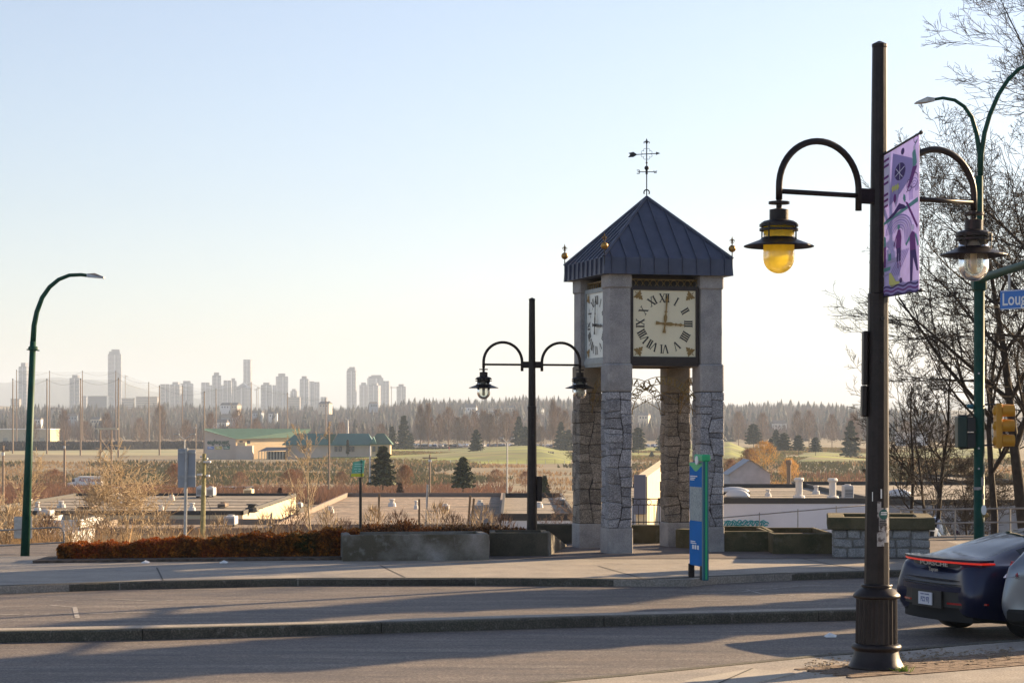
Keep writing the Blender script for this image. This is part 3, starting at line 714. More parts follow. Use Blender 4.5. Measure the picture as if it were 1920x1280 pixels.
def lamp_post(label, loc, rz, amber_left, box, holes=True):
    t = thing('street_lamp', label, 'street lamp', loc, rz, 'twin arm heritage lamp posts')
    prof = [(.30,0),(.30,.03),(.285,.05),(.25,.12),(.235,.19),(.232,.2),(.262,.215),(.268,.24),(.255,.265),(.228,.275)]
    MB().lathe(prof, 32).build('pedestal_foot', darkmetal, t, True)
    MB().lathe([(.225,.27),(.218,.76)], 48, None, 0, 0, .014).build('fluted_pedestal', darkmetal, t)
    MB().lathe([(.22,.755),(.25,.765),(.252,.79),(.236,.81),(.19,.855),(.165,.87),(.155,.875),(.168,.885),(.166,.905),(.14,.91)], 32).build('pedestal_collar', darkmetal, t, True)
    MB().lathe([(.134,.9),(.108,3.95),(.106,3.96)], 12).build('shaft', darkmetal, t)
    MB().lathe([(.112,3.93),(.112,4.02),(.097,4.03)], 12).build('joint_collar', darkmetal, t)
    MB().lathe([(.097,4.0),(.078,6.66),(.082,6.67),(.082,6.70),(.02,6.73),(0,6.735)], 12).build('upper_shaft', darkmetal, t)
    for s in (-1, 1):
        b = MB(); a0 = .255; a1 = 1.24; c = (a0+a1)/2; r = (a1-a0)/2
        pts = [(s*a0,0,4.9),(s*a0,0,5.1)] + [(s*(c - r*math.cos(t)),0,5.12+r*math.sin(t)) for t in np.linspace(.08, math.pi-.08, 22)] + [(s*a1,0,5.1),(s*a1,0,4.97)]
        b.tube(pts, .036, 10); b.build('curved_arm', darkmetal, t, True)
        b = MB(); b.tube([(s*a0,0,5.06),(s*a1,0,5.06)], .028, 8); b.build('cross_bar', darkmetal, t, True)
        b = MB(); b.cbox(min(s*.06,s*.26), max(s*.06,s*.26), -.04, .04, 4.98, 5.14, .012); b.build('bracket', darkmetal, t)
        lantern(t, s*1.24, amber_left and s < 0)
    for z in (3.75, 3.3):
        b = MB(Matrix.Rotation(-rz, 4, 'Z')); b.lathe([(.018,0),(.018,.02)], 10, Matrix.Translation((.03,-.112,z)) @ Matrix.Rotation(R(90),4,'X')); b.build('bolt_cover', black_p, t)
    if box:
        M = Matrix.Rotation(-rz, 4, 'Z')
        for (z0, z1, x0, x1) in box:
            b = MB(); b.cbox(x0, x1, -.07, .07, z0, z1, .012, M); b.build('cable_cover', darkmetal, t)
    return t
LX, LD = X(1643, 22.9), 22.9
L1 = lamp_post('tall near lamp post with one amber lantern, a lilac banner and torn stickers', (LX, LD, 0), R(24), True, [(3.04,3.62,-.165,-.115),(2.70,3.035,-.175,-.12)])
L1.rotation_euler = (0, R(.35), R(24))
L2 = lamp_post('smaller looking lamp post with two clear lanterns left of the clock tower', (X(997.5,43.2), 43.2, -.31), R(14), False, [(1.66,2.28,.12,.25)])
L2.scale = (.812,)*3
# sticker poster wrapped on the near post
def wrap(name, a0, a1, z0, z1, m, par, r0=.1325, rs=-.0085, raised=.003, nz=2):
    b = MB(); vs = []; n = 8
    for k in range(2):
        z = (z0, z1)[k]
        for i in range(n+1):
            a = a0+(a1-a0)*i/n; r = r0+rs*(z-.9)+raised; vs.append((r*math.cos(a), r*math.sin(a), z))
    return b.add(vs, [(i, i+1, n+2+i, n+1+i) for i in range(n)]).build(name, m, par)
paper = mat('torn_paper', (.42,.40,.38), .85, scale=12, c2=(.28,.25,.24), bump=.3, bscale=60, layers=[((.08,.06,.055), 22, .52, .58, .9, False)])
dkgreen_p = mat('sticker_green', (.02,.10,.08), .6); blackink = mat('black_ink', (.02,.02,.02), .7)
st = thing('torn_poster', 'torn white poster with a round green emblem stuck on the near lamp post', 'poster', (LX+.012, LD, 0))
aC = R(-90)
wrap('sheet', aC-.05, aC+.95, 1.36, 1.73, paper, st)
wrap('sheet_scrap', aC-.18, aC+.15, 1.62, 1.80, paper, st, raised=.0045); wrap('sheet_scrap', aC-.2, aC+.4, 1.32, 1.47, paper, st, raised=.0045)
b = MB(); n = 20; vs = [(0,0)]
for i in range(n): vs.append((math.cos(2*math.pi*i/n), math.sin(2*math.pi*i/n)))
def onpole(u, z, raised): 
    a = aC+.38+u/.13; r = .1325-.0085*(z-.9)+raised; return (r*math.cos(a), r*math.sin(a), z)
b.add([onpole(v[0]*.055, 1.66+v[1]*.055, .007) for v in vs], [(0, i+1, (i+1)%n+1) for i in range(n)]); b.build('round_emblem', dkgreen_p, st)
for i, (z, u0, u1) in enumerate(((1.585,-.05,.03),(1.565,-.05,.01),(1.545,-.05,.035),(1.525,-.05,-.01),(1.675,-.035,.035),(1.655,-.035,.035))):
    m = blackink if i < 4 else white_p
    b = MB(); k = 6; b.add([onpole(u0+(u1-u0)*j/k, zz, .010) for zz in (z, z+.011) for j in range(k+1)], [(j,j+1,k+2+j,k+1+j) for j in range(k)]); b.build('printed_line', m, st)
for (z0,z1,a0,a1) in ((1.83,1.93,.1,.22),(1.80,1.9,-.62,-.55)):
    wrap('paper_scrap', aC+a0, aC+a1, z0, z1, white_p, st)

# ------------------------------------------------------------------ banner
lilac = mat('banner_lilac', (.58,.54,.80), .65, scale=3, var=.08, tl=.4, bump=.6, bscale=7, layers=[((.42,.38,.55), 2, .55, .75, .4, False)])
bc = {'purple': (.36,.31,.60), 'dark': (.07,.04,.17), 'plum': (.19,.05,.24), 'teal': (.14,.36,.35), 'lime': (.66,.66,.22), 'pale': (.74,.69,.86), 'mid': (.44,.39,.62)}
bm = {k: mat('banner_'+k, v, .7, tl=.15) for k, v in bc.items()}
BA, BB = Vector((X(1657,22.85), 22.82)), Vector((X(1657,22.85)+.22, 22.02)); bw = (BB-BA).length
Bn = thing('street_banner', 'lilac illustrated arts and sports banner hanging on the near lamp post', 'banner', (BA.x, BA.y, 0), math.atan2(BB.y-BA.y, BB.x-BA.x))
ZB0, ZB1 = 3.985, 5.505
def bp(u, v): return (u*bw, ZB0 + v*(ZB1-ZB0) + u*(.015+.10*v))
def bpoly(pts, m, lay, name):
    q = [bp(*p) for p in pts]; y = -.0015*lay
    # face the camera side: banner local -y
    b = MB(); b.add([(p[0], y, p[1]) for p in q], [tuple(range(len(q)))]); return b.build(name, m, Bc)
b = MB(); nu, nv = 10, 16; vs = []
for side in (.004, 0.0):
    for j in range(nv+1):
        for i in range(nu+1):
            q = bp(i/nu, j/nv); vs.append((q[0], side, q[1]))
K = (nu+1)*(nv+1); fs = []
for j in range(nv):
    for i in range(nu):
        a = j*(nu+1)+i; fs += [(a,a+nu+1,a+nu+2,a+1), (K+a,K+a+1,K+a+nu+2,K+a+nu+1)]
Bc = b.add(vs, fs).build('cloth', lilac, Bn)
def ell(cx, cy, rx, ry, n=20, a0=0, a1=2*math.pi, rot=0):
    out = []
    for i in range(n):
        t = a0+(a1-a0)*i/(n if abs(a1-a0) > 6.2 else n-1); x, y = rx*math.cos(t), ry*math.sin(t)
        out.append((cx+x*math.cos(rot)-y*math.sin(rot), cy+x*math.sin(rot)+y*math.cos(rot)))
    return out
def ring(cx, cy, rx, ry, th, m, lay, a0=0, a1=2*math.pi, name='stripe', n=22):
    o = ell(cx,cy,rx,ry,n,a0,a1-1e-6 if abs(a1-a0)>6.2 else a1); i_ = ell(cx,cy,rx-th,ry-th*.5,n,a0,a1-1e-6 if abs(a1-a0)>6.2 else a1)
    b = MB(); q = [bp(*p) for p in o]+[bp(*p) for p in i_]; y = -.0015*lay; k = len(o)
    b.add([(p[0],y,p[1]) for p in q], [(j,j+1,k+j+1,k+j) for j in range(k-1)]); b.build(name, m, Bc)
def line(p, q, th, m, lay, name='stripe'):
    d = Vector((q[0]-p[0], (q[1]-p[1])*2)); n_ = Vector((-d.y, d.x)); n_ = n_.normalized()*th/2 if n_.length else n_
    bpoly([(p[0]-n_.x,p[1]-n_.y/2),(q[0]-n_.x,q[1]-n_.y/2),(q[0]+n_.x,q[1]+n_.y/2),(p[0]+n_.x,p[1]+n_.y/2)], m, lay, name)
bpoly([(.2,.985),(.0,.985),(.0,.62),(.14,.64)], bm['pale'], 1, 'piano_keys')
for i in range(9): bpoly([(.0,.955-i*.04),(.15-.004*i,.96-i*.04),(.15-.004*i,.943-i*.04),(.0,.938-i*.04)], bm['plum'], 2, 'piano_key') if i not in (2,5) else None
bpoly([(.26,.97),(.8,.87),(.95,.80),(.5,.68),(.16,.62)], bm['purple'], 1, 'backdrop_shape')
bpoly(ell(.47,.82,.155,.058), bm['dark'], 3, 'ball_shape')
for p, q in (((.34,.80),(.61,.84)),((.47,.875),(.47,.765)),((.36,.85),(.55,.775))): line(p, q, .012, bm['pale'], 4)
bpoly(ell(.55,.945,.05,.022), bm['dark'], 3, 'dot'); bpoly(ell(.42,.725,.03,.012), bm['pale'], 3, 'dot')
bpoly([(.82,.90),(.9,.93),(.93,.87),(.95,.82),(.84,.80)], bm['teal'], 3, 'figure_top'); bpoly([(.84,.81),(.96,.80),(.86,.74),(.72,.68),(.68,.69),(.78,.76)], bm['plum'], 4, 'figure_legs')
bpoly(ell(.88,.925,.035,.015), bm['pale'], 4, 'figure_head'); ring(.92,.98,.06,.03,.012,bm['dark'],3); ring(.86,.72,.13,.05,.012,bm['dark'],3); ring(.74,.70,.08,.04,.012,bm['dark'],3)
line((.88,.93),(.94,.97),.02,bm['teal'],3); line((.66,.66),(.84,.73),.014,bm['dark'],3)
bpoly([(.0,.50),(.0,.52),(.97,.60),(.98,.57)], bm['teal'], 2, 'stripe'); bpoly([(.06,.525),(.3,.565),(.45,.61),(.6,.585),(.66,.56),(.45,.565),(.25,.53)], bm['dark'], 4, 'figure_legs')
bpoly([(.36,.59),(.44,.66),(.42,.72),(.33,.71),(.3,.63)], bm['mid'], 4, 'figure_top'); bpoly(ell(.33,.655,.04,.03), bm['plum'], 5, 'figure_hair')
for x in (.26,.33,.40): bpoly([(x,.70),(x+.05,.715),(x+.03,.75),(x-.03,.735)], bm['lime'], 5, 'ribbon')
for i in range(4): ring(.87,.645,.14-.03*i,.09-.018*i,.014,bm['purple'],3,0,math.pi)
for i in range(4): line((.73+.03*i,.645),(.74+.03*i,.60),.012,bm['purple'],3)
bpoly([(.58,.66),(.63,.645),(.64,.61),(.6,.60),(.56,.63)], bm['teal'], 4, 'brush_tip'); bpoly([(.62,.605),(.70,.59),(.98,.42),(.96,.40)], bm['plum'], 4, 'brush_handle')
for i in range(6): ring(.43,.42,.38-.05*i,.115-.016*i,.024,bm['purple' if i % 2 == 0 else 'mid'],2,0,math.pi)
for i in range(5): line((.76-.04*i,.42),(.78-.04*i,.33),.02,bm['purple'],2)
for i in range(5): line((.72-.05*i,.29),(.40-.06*i,.13),.022,bm['purple'],2)
bpoly([(.36,.31),(.38,.40),(.42,.435),(.49,.43),(.52,.38),(.50,.31)], bm['plum'], 5, 'figure_top'); bpoly([(.37,.315),(.5,.315),(.49,.22),(.45,.22),(.44,.28),(.42,.22),(.38,.22)], bm['dark'], 4, 'figure_legs'); bpoly(ell(.44,.45,.035,.017), bm['teal'], 5, 'figure_head')
line((.41,.22),(.42,.175),.02,bm['plum'],4); line((.47,.22),(.49,.18),.02,bm['plum'],4); line((.38,.40),(.30,.33),.025,bm['plum'],4)
bpoly([(.76,.27),(.76,.37),(.82,.395),(.9,.38),(.93,.27)], bm['plum'], 5, 'figure_top'); bpoly([(.76,.28),(.92,.28),(.96,.2),(.99,.13),(.95,.13),(.85,.22),(.82,.05),(.76,.05)], bm['dark'], 4, 'figure_legs'); bpoly(ell(.84,.415,.05,.02), bm['pale'], 5, 'figure_head')
line((.76,.36),(.64,.315),.04,bm['teal'],4); line((.91,.37),(.99,.29),.04,bm['teal'],4)
bpoly([(.1,.25),(.44,.255),(.44,.225),(.1,.22)], bm['mid'], 3, 'bench_shape'); bpoly([(.01,.42),(.06,.41),(.07,.35),(.01,.34)], bm['teal'], 4, 'figure_top'); bpoly([(.01,.34),(.07,.35),(.06,.2),(.01,.2)], bm['plum'], 4, 'figure_legs')
bpoly(ell(.17,.30,.035,.016), bm['pale'], 4, 'figure_head'); bpoly([(.13,.24),(.14,.29),(.21,.29),(.22,.24)], bm['teal'], 4, 'figure_top'); bpoly([(0,.195),(.2,.2),(.18,.175),(0,.17)], bm['teal'], 3, 'stripe')
bpoly([(.16,.155),(.22,.155),(.36,.09),(.48,.085),(.42,.055),(.24,.05),(.16,.08)], bm['lime'], 5, 'figure_top'); bpoly(ell(.5,.09,.04,.018), bm['dark'], 5, 'figure_head')
line((0,.14),(.14,.15),.03,bm['mid'],3)
for i in range(3):
    zc = .055-.026*i; up = [(x/14, zc+.008*math.sin(x*1.35)+.007) for x in range(15)]; dn = [(x/14, zc+.008*math.sin(x*1.35)-.005) for x in range(15)][::-1]
    bpoly(up+dn, bm['dark' if i != 1 else 'plum'], 6+i, 'wave_band')
bpoly([(0,.065)]+[(x/14,.07) for x in range(15)]+[(1,0),(0,0)], bm['purple'], 5, 'wave_backdrop')
for v, nm in ((1.0, 'rod'), (0.0, 'rod')):
    p, q = bp(-.12, v), bp(1.05, v); b = MB(); b.tube([(p[0], .002, p[1]), (q[0], .002, q[1])], .013, 8); b.ball((q[0], .002, q[1]), .022, 8, 6); b.build('rod', black_p, Bn)
    b = MB(); b.cbox(-.13, -.03, -.06, .05, bp(0,v)[1]-.12, bp(0,v)[1]+.05, .01); b.build('rod_clamp', darkmetal, Bn)

# ------------------------------------------------------------------ wayfinding sign
blue_s = mat('sign_blue', (.012,.15,.45), .75, spec=.15, scale=3, var=.06); green_s = mat('sign_green', (.02,.42,.16), .4); teal_s = mat('sign_teal_edge', (.01,.12,.17), .4)
wx, wd_ = X(1310, 35.9), 35.95
ws = thing('wayfinding_sign', 'tall narrow blue wayfinding sign with a green edge on the far kerb', 'sign', (wx, wd_, 0), R(-75.5))
# local x runs along the panel (towards the camera), thickness in y ; face seen is -y
Lw = .74
MB().cbox(-.36, .30, -.035, .035, .22, 1.96, .01).build('panel', blue_s, ws)
MB().cbox(.30, .385, -.05, .05, -.0, 2.0, .012).build('edge_post', teal_s, ws)
MB().cbox(.386, .394, -.017, .017, .02, 2.0, .003).build('edge_strip', green_s, ws)
MB().cbox(-.385, -.33, -.05, .05, 0, .24, .008).build('foot', darkmetal, ws); MB().cbox(.2, .3, -.05, .05, 0, .24, .008).build('foot', darkmetal, ws)
MB().cbox(-.02, .41, -.075, .075, 1.985, 2.10, .02).build('cap', green_s, ws)
Mf = Matrix.Translation((0,-.0375,0)) @ Matrix.Rotation(R(90), 4, 'X')
b = MB(Mf); pts = [(-.36+.66*i/10, 1.86+.05*math.cos(i*.62)) for i in range(11)]; b.add([(p[0],p[1],0) for p in pts]+[(.30,1.955,0),(-.36,1.955,0)], [tuple(range(13))]); b.build('green_wave', green_s, ws)
b = MB(); b.lathe([(.075,0),(.075,.02)], 20, Matrix.Translation((.14,-.066,2.0)) @ Matrix.Rotation(R(90),4,'X')); b.build('round_badge', white_p, ws)
mapm = mat('map_panel', (.36,.42,.42), .5, scale=30, c2=(.16,.2,.22)); MB().box(-.32,.28,-.041,-.038,.98,1.55).build('map_panel', mapm, ws)
for z, a, c in ((1.72,-.3,.05),(1.69,-.3,-.05),(1.66,-.3,-.1),(.62,-.28,-.05),(.59,-.28,.0)): MB().box(a, c, -.041, -.038, z, z+.016).build('printed_line', white_p, ws)
for x0 in (-.2,-.08,.05): MB().box(x0, x0+.08, -.041, -.038, .50, .57).build('pictogram', white_p, ws)

# ------------------------------------------------------------------ green street light (left)
GX, GDD = X(45, 43.5), 43.5
gl = thing('green_street_light', 'tall slim green street light with a curved arm at the left edge', 'street light', (GX, GDD, -.6))
def zz(py, d=43.5): return Z(py, d)+.6
pts = [(0,0,0),(X(62,43.5)-GX,0,zz(640))]
for px, py in ((64,610),(69,585),(79,558),(93,538),(110,524),(130,516),(152,515),(168,517)): pts.append((X(px,43.5)-GX, 0, zz(py)))
b = MB(); b.tube(pts[:2], [.095,.062], 12); b.build('pole', green_pole, gl, True)
b = MB(); b.tube(pts[1:], [.058,.055,.052,.048,.044,.041,.039,.037,.035], 10); b.build('curved_arm', green_pole, gl, True)
hx, hz = pts[-1][0], pts[-1][2]
b = MB(); b.add([(hx-.05,-.06,hz-.03),(hx+.3,-.12,hz-.055),(hx+.3,.12,hz-.055),(hx-.05,.06,hz-.03),(hx-.05,-.05,hz+.04),(hx+.12,-.09,hz+.05),(hx+.3,-.09,hz-.025),(hx+.3,.09,hz-.025),(hx+.12,.09,hz+.05),(hx-.05,.05,hz+.04)],
  [(0,1,2,3),(4,9,8,5),(5,8,7,6),(0,4,5,6,1),(3,2,7,8,9),(1,6,7,2),(0,3,9,4)]); b.build('lamp_head', galv, gl)
b = MB(); b.lathe([(.09,zz(657)),(.1,zz(655)),(.1,zz(651)),(.08,zz(649))], 12, None, pts[1][0]); b.tube([(pts[1][0]-.13,0,zz(655)),(pts[1][0]+.13,0,zz(657))], .012, 6); b.build('clamp_ring', green_pole, gl)
# grey sign plate behind the green pole
gp = thing('sign_plate', 'small grey sign plate seen from behind at the left green pole', 'sign', (X(43,44.5), 44.5, -1.2))
MB().cbox(X(26,44.5)-X(43,44.5), X(60,44.5)-X(43,44.5), 0, .02, Z(1009,44.5)+1.2, Z(968,44.5)+1.2, .006).build('plate', galv, gp); MB().cbox(-.03,.03,.021,.07,0,Z(972,44.5)+1.2,.006).build('post', galv, gp)
# large sign back with two panels
sb = thing('road_sign', 'tall grey sign of two panels seen from behind, on a post behind the hedge', 'sign', (X(350,47), 47, -.7))
zb0, zb1 = Z(914,47)+.7, Z(841,47)+.7
MB().cbox(X(333,47)-X(350,47), -.02, .02, .045, zb0, zb1, .01).build('panel', grey_p, sb); MB().cbox(.0, X(367,47)-X(350,47), .02, .045, zb0+.01, zb1-.02, .01).build('panel', grey_p, sb)
b = MB(); b.tube([(-.05,0,0),(0,0,zb1+.02)], .036, 8); b.build('post', galv, sb)
for z in (zb0+.25, zb1-.08): 
    b = MB(); b.box(-.19,.19,-.015,.018,z-.02,z+.02); b.build('cross_rail', galv, sb)
# bus stop flag
bs = thing('bus_stop_sign', 'green and yellow transit stop flag on a black post behind the concrete planter', 'sign', (X(676,43.2), 43.2, 0), 0)
tg = mat('transit_green', (.16,.48,.32), .5); ty = mat('transit_yellow', (.62,.62,.04), .5)
def L(px, py, d=43.2, x0=676): return (X(px,d)-X(x0,d), Z(py,d))
q = [L(659,887),L(682,886),L(684,862),L(662,866)]; b = MB(); b.add([(p[0],-.02,p[1]) for p in q]+[(p[0],.01,p[1]) for p in q], [(0,1,2,3),(7,6,5,4),(0,4,5,1),(1,5,6,2),(2,6,7,3),(3,7,4,0)]); pan = b.build('flag', tg, bs)
q = [L(658,893),L(681.5,893),L(682,887),L(659,887.8)]; b = MB(); b.add([(p[0],-.02,p[1]) for p in q]+[(p[0],.01,p[1]) for p in q], [(0,1,2,3),(7,6,5,4),(0,4,5,1),(1,5,6,2),(2,6,7,3),(3,7,4,0)]); b.build('yellow_strip', ty, bs)
for i, (a, c, y) in enumerate(((665,680,869),(665,679,873),(664,670,878),(672,678,878),(666,669,883),(672,677,882))):
    p0, p1 = L(a, y+1.2), L(c, y); b = MB(); b.box(p0[0], p1[0], -.024, -.021, p0[1], p1[1]); b.build('lettering', mat('pale_print%d' % i, (.6,.8,.7), .6), pan)
b = MB(); b.tube([(0,0,.1),(0,0,Z(894,43.2))], .03, 8); b.build('post', black_p, bs)
b = MB(); b.cbox(.0,.03,-.02,.02,Z(893,43.2),Z(861,43.2),.004); b.build('flag_holder', tg, bs)

# ------------------------------------------------------------------ traffic signal pole (right)
PX, PD = X(1836, 42), 42.0
tp = thing('traffic_signal_pole', 'green traffic signal pole with two lamp arms, signal heads and a street name sign', 'traffic light', (PX, PD, 0))
def zq(py, d=42.): return Z(py, d)
def xq(px, d=42.): return X(px, d) - PX
b = MB(); b.lathe([(.16,0),(.16,.04),(.108,.05),(.105,zq(540)),(.08,zq(520)),(.075,zq(330))], 12); b.build('pole', green_pole, tp, True)
b = MB(); pts = [(xq(px),0,zq(py)) for px, py in ((1838,335),(1837,290),(1831,250),(1822,220),(1808,200),(1790,188),(1768,184),(1750,187))]
b.tube(pts, [.055,.05,.046,.042,.038,.035,.032,.03], 10); b.build('lamp_arm', green_pole, tp, True)
b = MB(); pts = [(xq(px),0,zq(py)) for px, py in ((1838,335),(1840,290),(1846,250),(1856,215),(1872,178),(1890,150),(1910,130),(1935,118),(1965,112),(2000,112))]
b.tube(pts, [.055,.05,.048,.046,.044,.042,.04,.038,.036,.034], 10); b.build('lamp_arm', green_pole, tp, True)
def head(cx, cz, s):
    b = MB(); b.add([(cx,-.05,cz+.04),(cx,.05,cz+.04),(cx,.05,cz-.02),(cx,-.05,cz-.02),(cx+s*.16,-.13,cz+.05),(cx+s*.16,.13,cz+.05),(cx+s*.16,.13,cz-.05),(cx+s*.16,-.13,cz-.05),(cx+s*.38,-.09,cz-.045),(cx+s*.38,.09,cz-.045),(cx+s*.38,.09,cz-.07),(cx+s*.38,-.09,cz-.07)],
      [(0,1,5,4),(3,7,6,2),(0,4,7,3),(1,2,6,5),(4,5,9,8),(7,11,10,6),(4,8,11,7),(5,6,10,9),(8,9,10,11),(0,3,2,1)]); b.build('lamp_head', galv, tp)
head(xq(1752), zq(188), -1); head(xq(2000), zq(112), 1)
# mast arm towards the camera side
b = MB(); b.tube([(0,0,5.35),(.0,-.1,5.45),(.07,-3.4,5.48),(.2,-9,5.7)], [.10,.085,.08,.055], 10); b.build('mast_arm', green_pole, tp, True)
b = MB(); b.cbox(-.13,.13,-.13,.16,5.22,5.55,.03); b.build('arm_bracket', green_pole, tp)
# street name sign
sgx, sgd = X(1875, 39.8), 39.8
u = Vector((.56,-.83)); Msg = Matrix.Translation((sgx-PX, sgd-PD, 0)) @ Matrix.Rotation(math.atan2(u.y,u.x), 4, 'Z')
signblue = mat('street_sign_blue', (.035,.17,.52), .5)
zt_, zb_ = Z(545,39.8), Z(581,39.8)
sg = MB().cbox(0, 2.3, 0, .03, zb_, zt_, .006, Msg).build('street_name_sign', signblue, tp)
b = MB(); 
for (a0,a1,c0,c1) in ((.02,2.28,zt_-.02,zt_-.008),(.02,2.28,zb_+.008,zb_+.02)): b.box(a0,a1,-.003,-.001,c0,c1,Msg)
b.build('sign_border', white_p, sg)
text_obj('street_name', 'Lougheed Hwy', .33, white_p, sg, Msg @ Matrix.Translation((.05,-.004,(zt_+zb_)/2)) @ Matrix.Rotation(R(90),4,'X'), .001, 'LEFT', .004, .92)
b = MB(); b.box(.2,.24,.0,.03,zt_,5.45,Msg).box(1.8,1.84,.0,.03,zt_,5.5,Msg); b.build('hanger', galv, sg)
# signal heads
sigy = mat('signal_yellow', (.62,.27,.015), .45, scale=5, var=.08); sigd = mat('signal_dark_green', (.008,.03,.022), .45)
hx0 = xq(1875); zt2 = zq(756); hh = (zq(756)-zq(840))/3
b = MB(); b.cbox(hx0-.1, hx0+.02, -.15, .15, zq(840), zt2, .02); hd = b.build('signal_head', sigy, tp)
for k in range(3):
    zc = zt2-hh*(k+.5)
    b = MB(); b.ball((0,0,0), .1, 12, 8, 1.0, Matrix.Translation((hx0-.09,0,zc)) @ Matrix.Scale(.6,4,(1,0,0))); b.build('back_dome', sigy, hd, True)
    vs = []; n = 16; 
    for j, (xx, rr) in enumerate(((.02,.145),(.27,.135),(.27,.125),(.02,.13))):
        for i in range(n+1):
            a = R(-60)+R(300)*i/n; vs.append((hx0+xx, rr*math.cos(a), zc+rr*math.sin(a)*.92))
    b = MB(); fs = []
    for j in range(3):
        for i in range(n): fs.append((j*(n+1)+i, j*(n+1)+i+1, (j+1)*(n+1)+i+1, (j+1)*(n+1)+i))
    b.add([(v[0], v[1], v[2]) for v in vs], fs, Matrix.Identity(4)); b.build('visor', sigy, hd)
    b = MB(); b.lathe([(.12,0),(.12,.005)], 16, Matrix.Translation((hx0+.022,0,zc)) @ Matrix.Rotation(R(90),4,'Y')); b.build('lens', mat('lens%d' % k, [(.2,.01,.01),(.25,.12,.01),(.01,.12,.06)][k], .2), hd)
b = MB(); b.tube([(0,0,zq(758)),(hx0-.05,0,zt2-.02)], .018, 8); b.build('signal_bracket', iron, tp); b = MB(); b.tube([(0,0,zq(835)),(hx0-.05,0,zq(833))], .018, 8); b.build('signal_bracket', iron, tp)
b = MB(); x0, x1 = xq(1793), xq(1826); b.cbox(x0, x0+.19, -.16,.16, zq(839), zq(780), .02)
pd = b.build('pedestrian_signal', sigd, tp)
for k in range(2):
    za, zb2 = zq(838)+k*.31, zq(838)+k*.31+.285
    b = MB(); b.box(x0+.19,x1,-.15,-.135,za,zb2).box(x0+.19,x1,.135,.15,za,zb2).box(x0+.19,x1,-.15,.15,zb2-.015,zb2); b.build('visor', black_p, pd)
b = MB(); b.tube([(0,0,zq(779)),(x0+.06,0,zq(779))], .018, 8); b.build('signal_bracket', iron, tp); b = MB(); b.tube([(0,0,zq(838)),(x0+.06,0,zq(841))], .018, 8); b.build('signal_bracket', iron, tp)
b = MB(); b.lathe([(.001,-.04),(.05,-.03),(.075,0),(.07,.04),(.001,.05)], 12, Matrix.Translation((xq(1819),0,zq(762)))); b.tube([(xq(1819),0,zq(765)),(0,0,zq(768))], .014, 6); b.build('signal_bell', teal_s, tp)
b = MB(); b.lathe([(.001,0),(.052,.0),(.052,.012),(.001,.012)], 16, Matrix.Translation((.065,-.115,zq(955))) @ Matrix.Rotation(R(90),4,'X') @ Matrix.Scale(1.9,4,(0,1,0))); b.build('push_button_plate', white_p, tp)
b = MB(); b.ball((.12,-.08,zq(965)), .05, 10, 6); b.build('push_button', goldflat, tp)
for (z, dx, w_, h_) in ((zq(902),.04,.055,.17),(zq(915),-.06,.17,.06),(zq(930),.05,.04,.1)):
    b = MB(); b.box(dx-w_/2, dx+w_/2, -.117, -.112, z-h_/2, z+h_/2); b.build('sticker', paper, tp)
for z in (zq(878), zq(840), zq(700)):
    b = MB(); b.lathe([(.02,0),(.02,.012)], 8, Matrix.Translation((-.03,-.1,z)) @ Matrix.Rotation(R(90),4,'X')); b.build('bolt_cover', galv, tp)

# ------------------------------------------------------------------ railings
def railing(name, label, pts, h, rails, m, post_step=1.6, r=.024, z0f=None, endcurve=False):
    t = thing(name, label, 'railing', pts[0])
    P = [Vector(p)-Vector(pts[0]) for p in pts]
    for hz_ in rails:
        b = MB(); q = [p+Vector((0,0,hz_)) for p in P]
        if endcurve and hz_ == rails[-1]: e = q[-1]; d_ = (q[-1]-q[-2]).normalized(); q = q[:-1]+[e-d_*.12, e-d_*.04-Vector((0,0,.03)), e-Vector((0,0,.12)), e-Vector((0,0,h))]
        b.tube(q, r, 8); b.build('rail', m, t, True)
    for a, c in zip(P, P[1:]):
        n = max(1, round((c-a).length/post_step))
        for i in range(n+(1 if c is P[-1] and not endcurve else 0)):
            p = a.lerp(c, i/n); b = MB(); b.tube([p, p+Vector((0,0,h))], r*.9, 8); b.build('post', m, t)
    return t
rail_m = mat('steel_railing', (.33,.31,.29), .5, .6, scale=8, var=.15)
zl = lambda py, d: Z(py, d)
railing('steel_railing', 'low steel pipe railing with a rounded end at the left of the hedge', [(X(-130,44.2),44.2,-.55),(X(120,44.2),44.2,-.40)], 1.0-.0, (.15,.55,.87), rail_m, 1.05 if 0 else .62*2, .018, None, True)
railing('steel_railing', 'thin steel railing in front of the white warehouse wall', [(X(1352,51.5),51.5,-.62),(X(1640,51.5),51.5,-.3)], 1.0, (.1,.45,.95), rail_m, 1.0, .014)
railing('steel_railing', 'grey pipe railing behind the signal pole, right side', [(X(1688,50),50,-.42),(X(2100,50),50,-.35)], 1.02, (.35,.68,1.0), rail_m, 1.15, .022)
# ornamental iron fence behind the tower
of = thing('iron_fence', 'short ornamental black iron fence behind the middle of the tower', 'fence', (X(1090,47.2), 47.2, .38))
x = 0; Wf = X(1335,47.2)-X(1090,47.2)
for zz_ in (.04,.42,.55): b = MB(); b.box(0,Wf,-.012,.012,zz_,zz_+.022); b.build('rail', iron, of)
while x < Wf:
    b = MB(); b.box(x-.007,x+.007,-.007,.007,.0,.42); b.build('baluster', iron, of)
    x += .115
x = .115
while x < Wf:
    b = MB(); b.tube([(x+.055*math.cos(a),0,.49+.055*math.sin(a)) for a in np.linspace(0,2*math.pi,13)[:-1]], .008, 4, False, None, True); b.build('ring', iron, of); x += .23

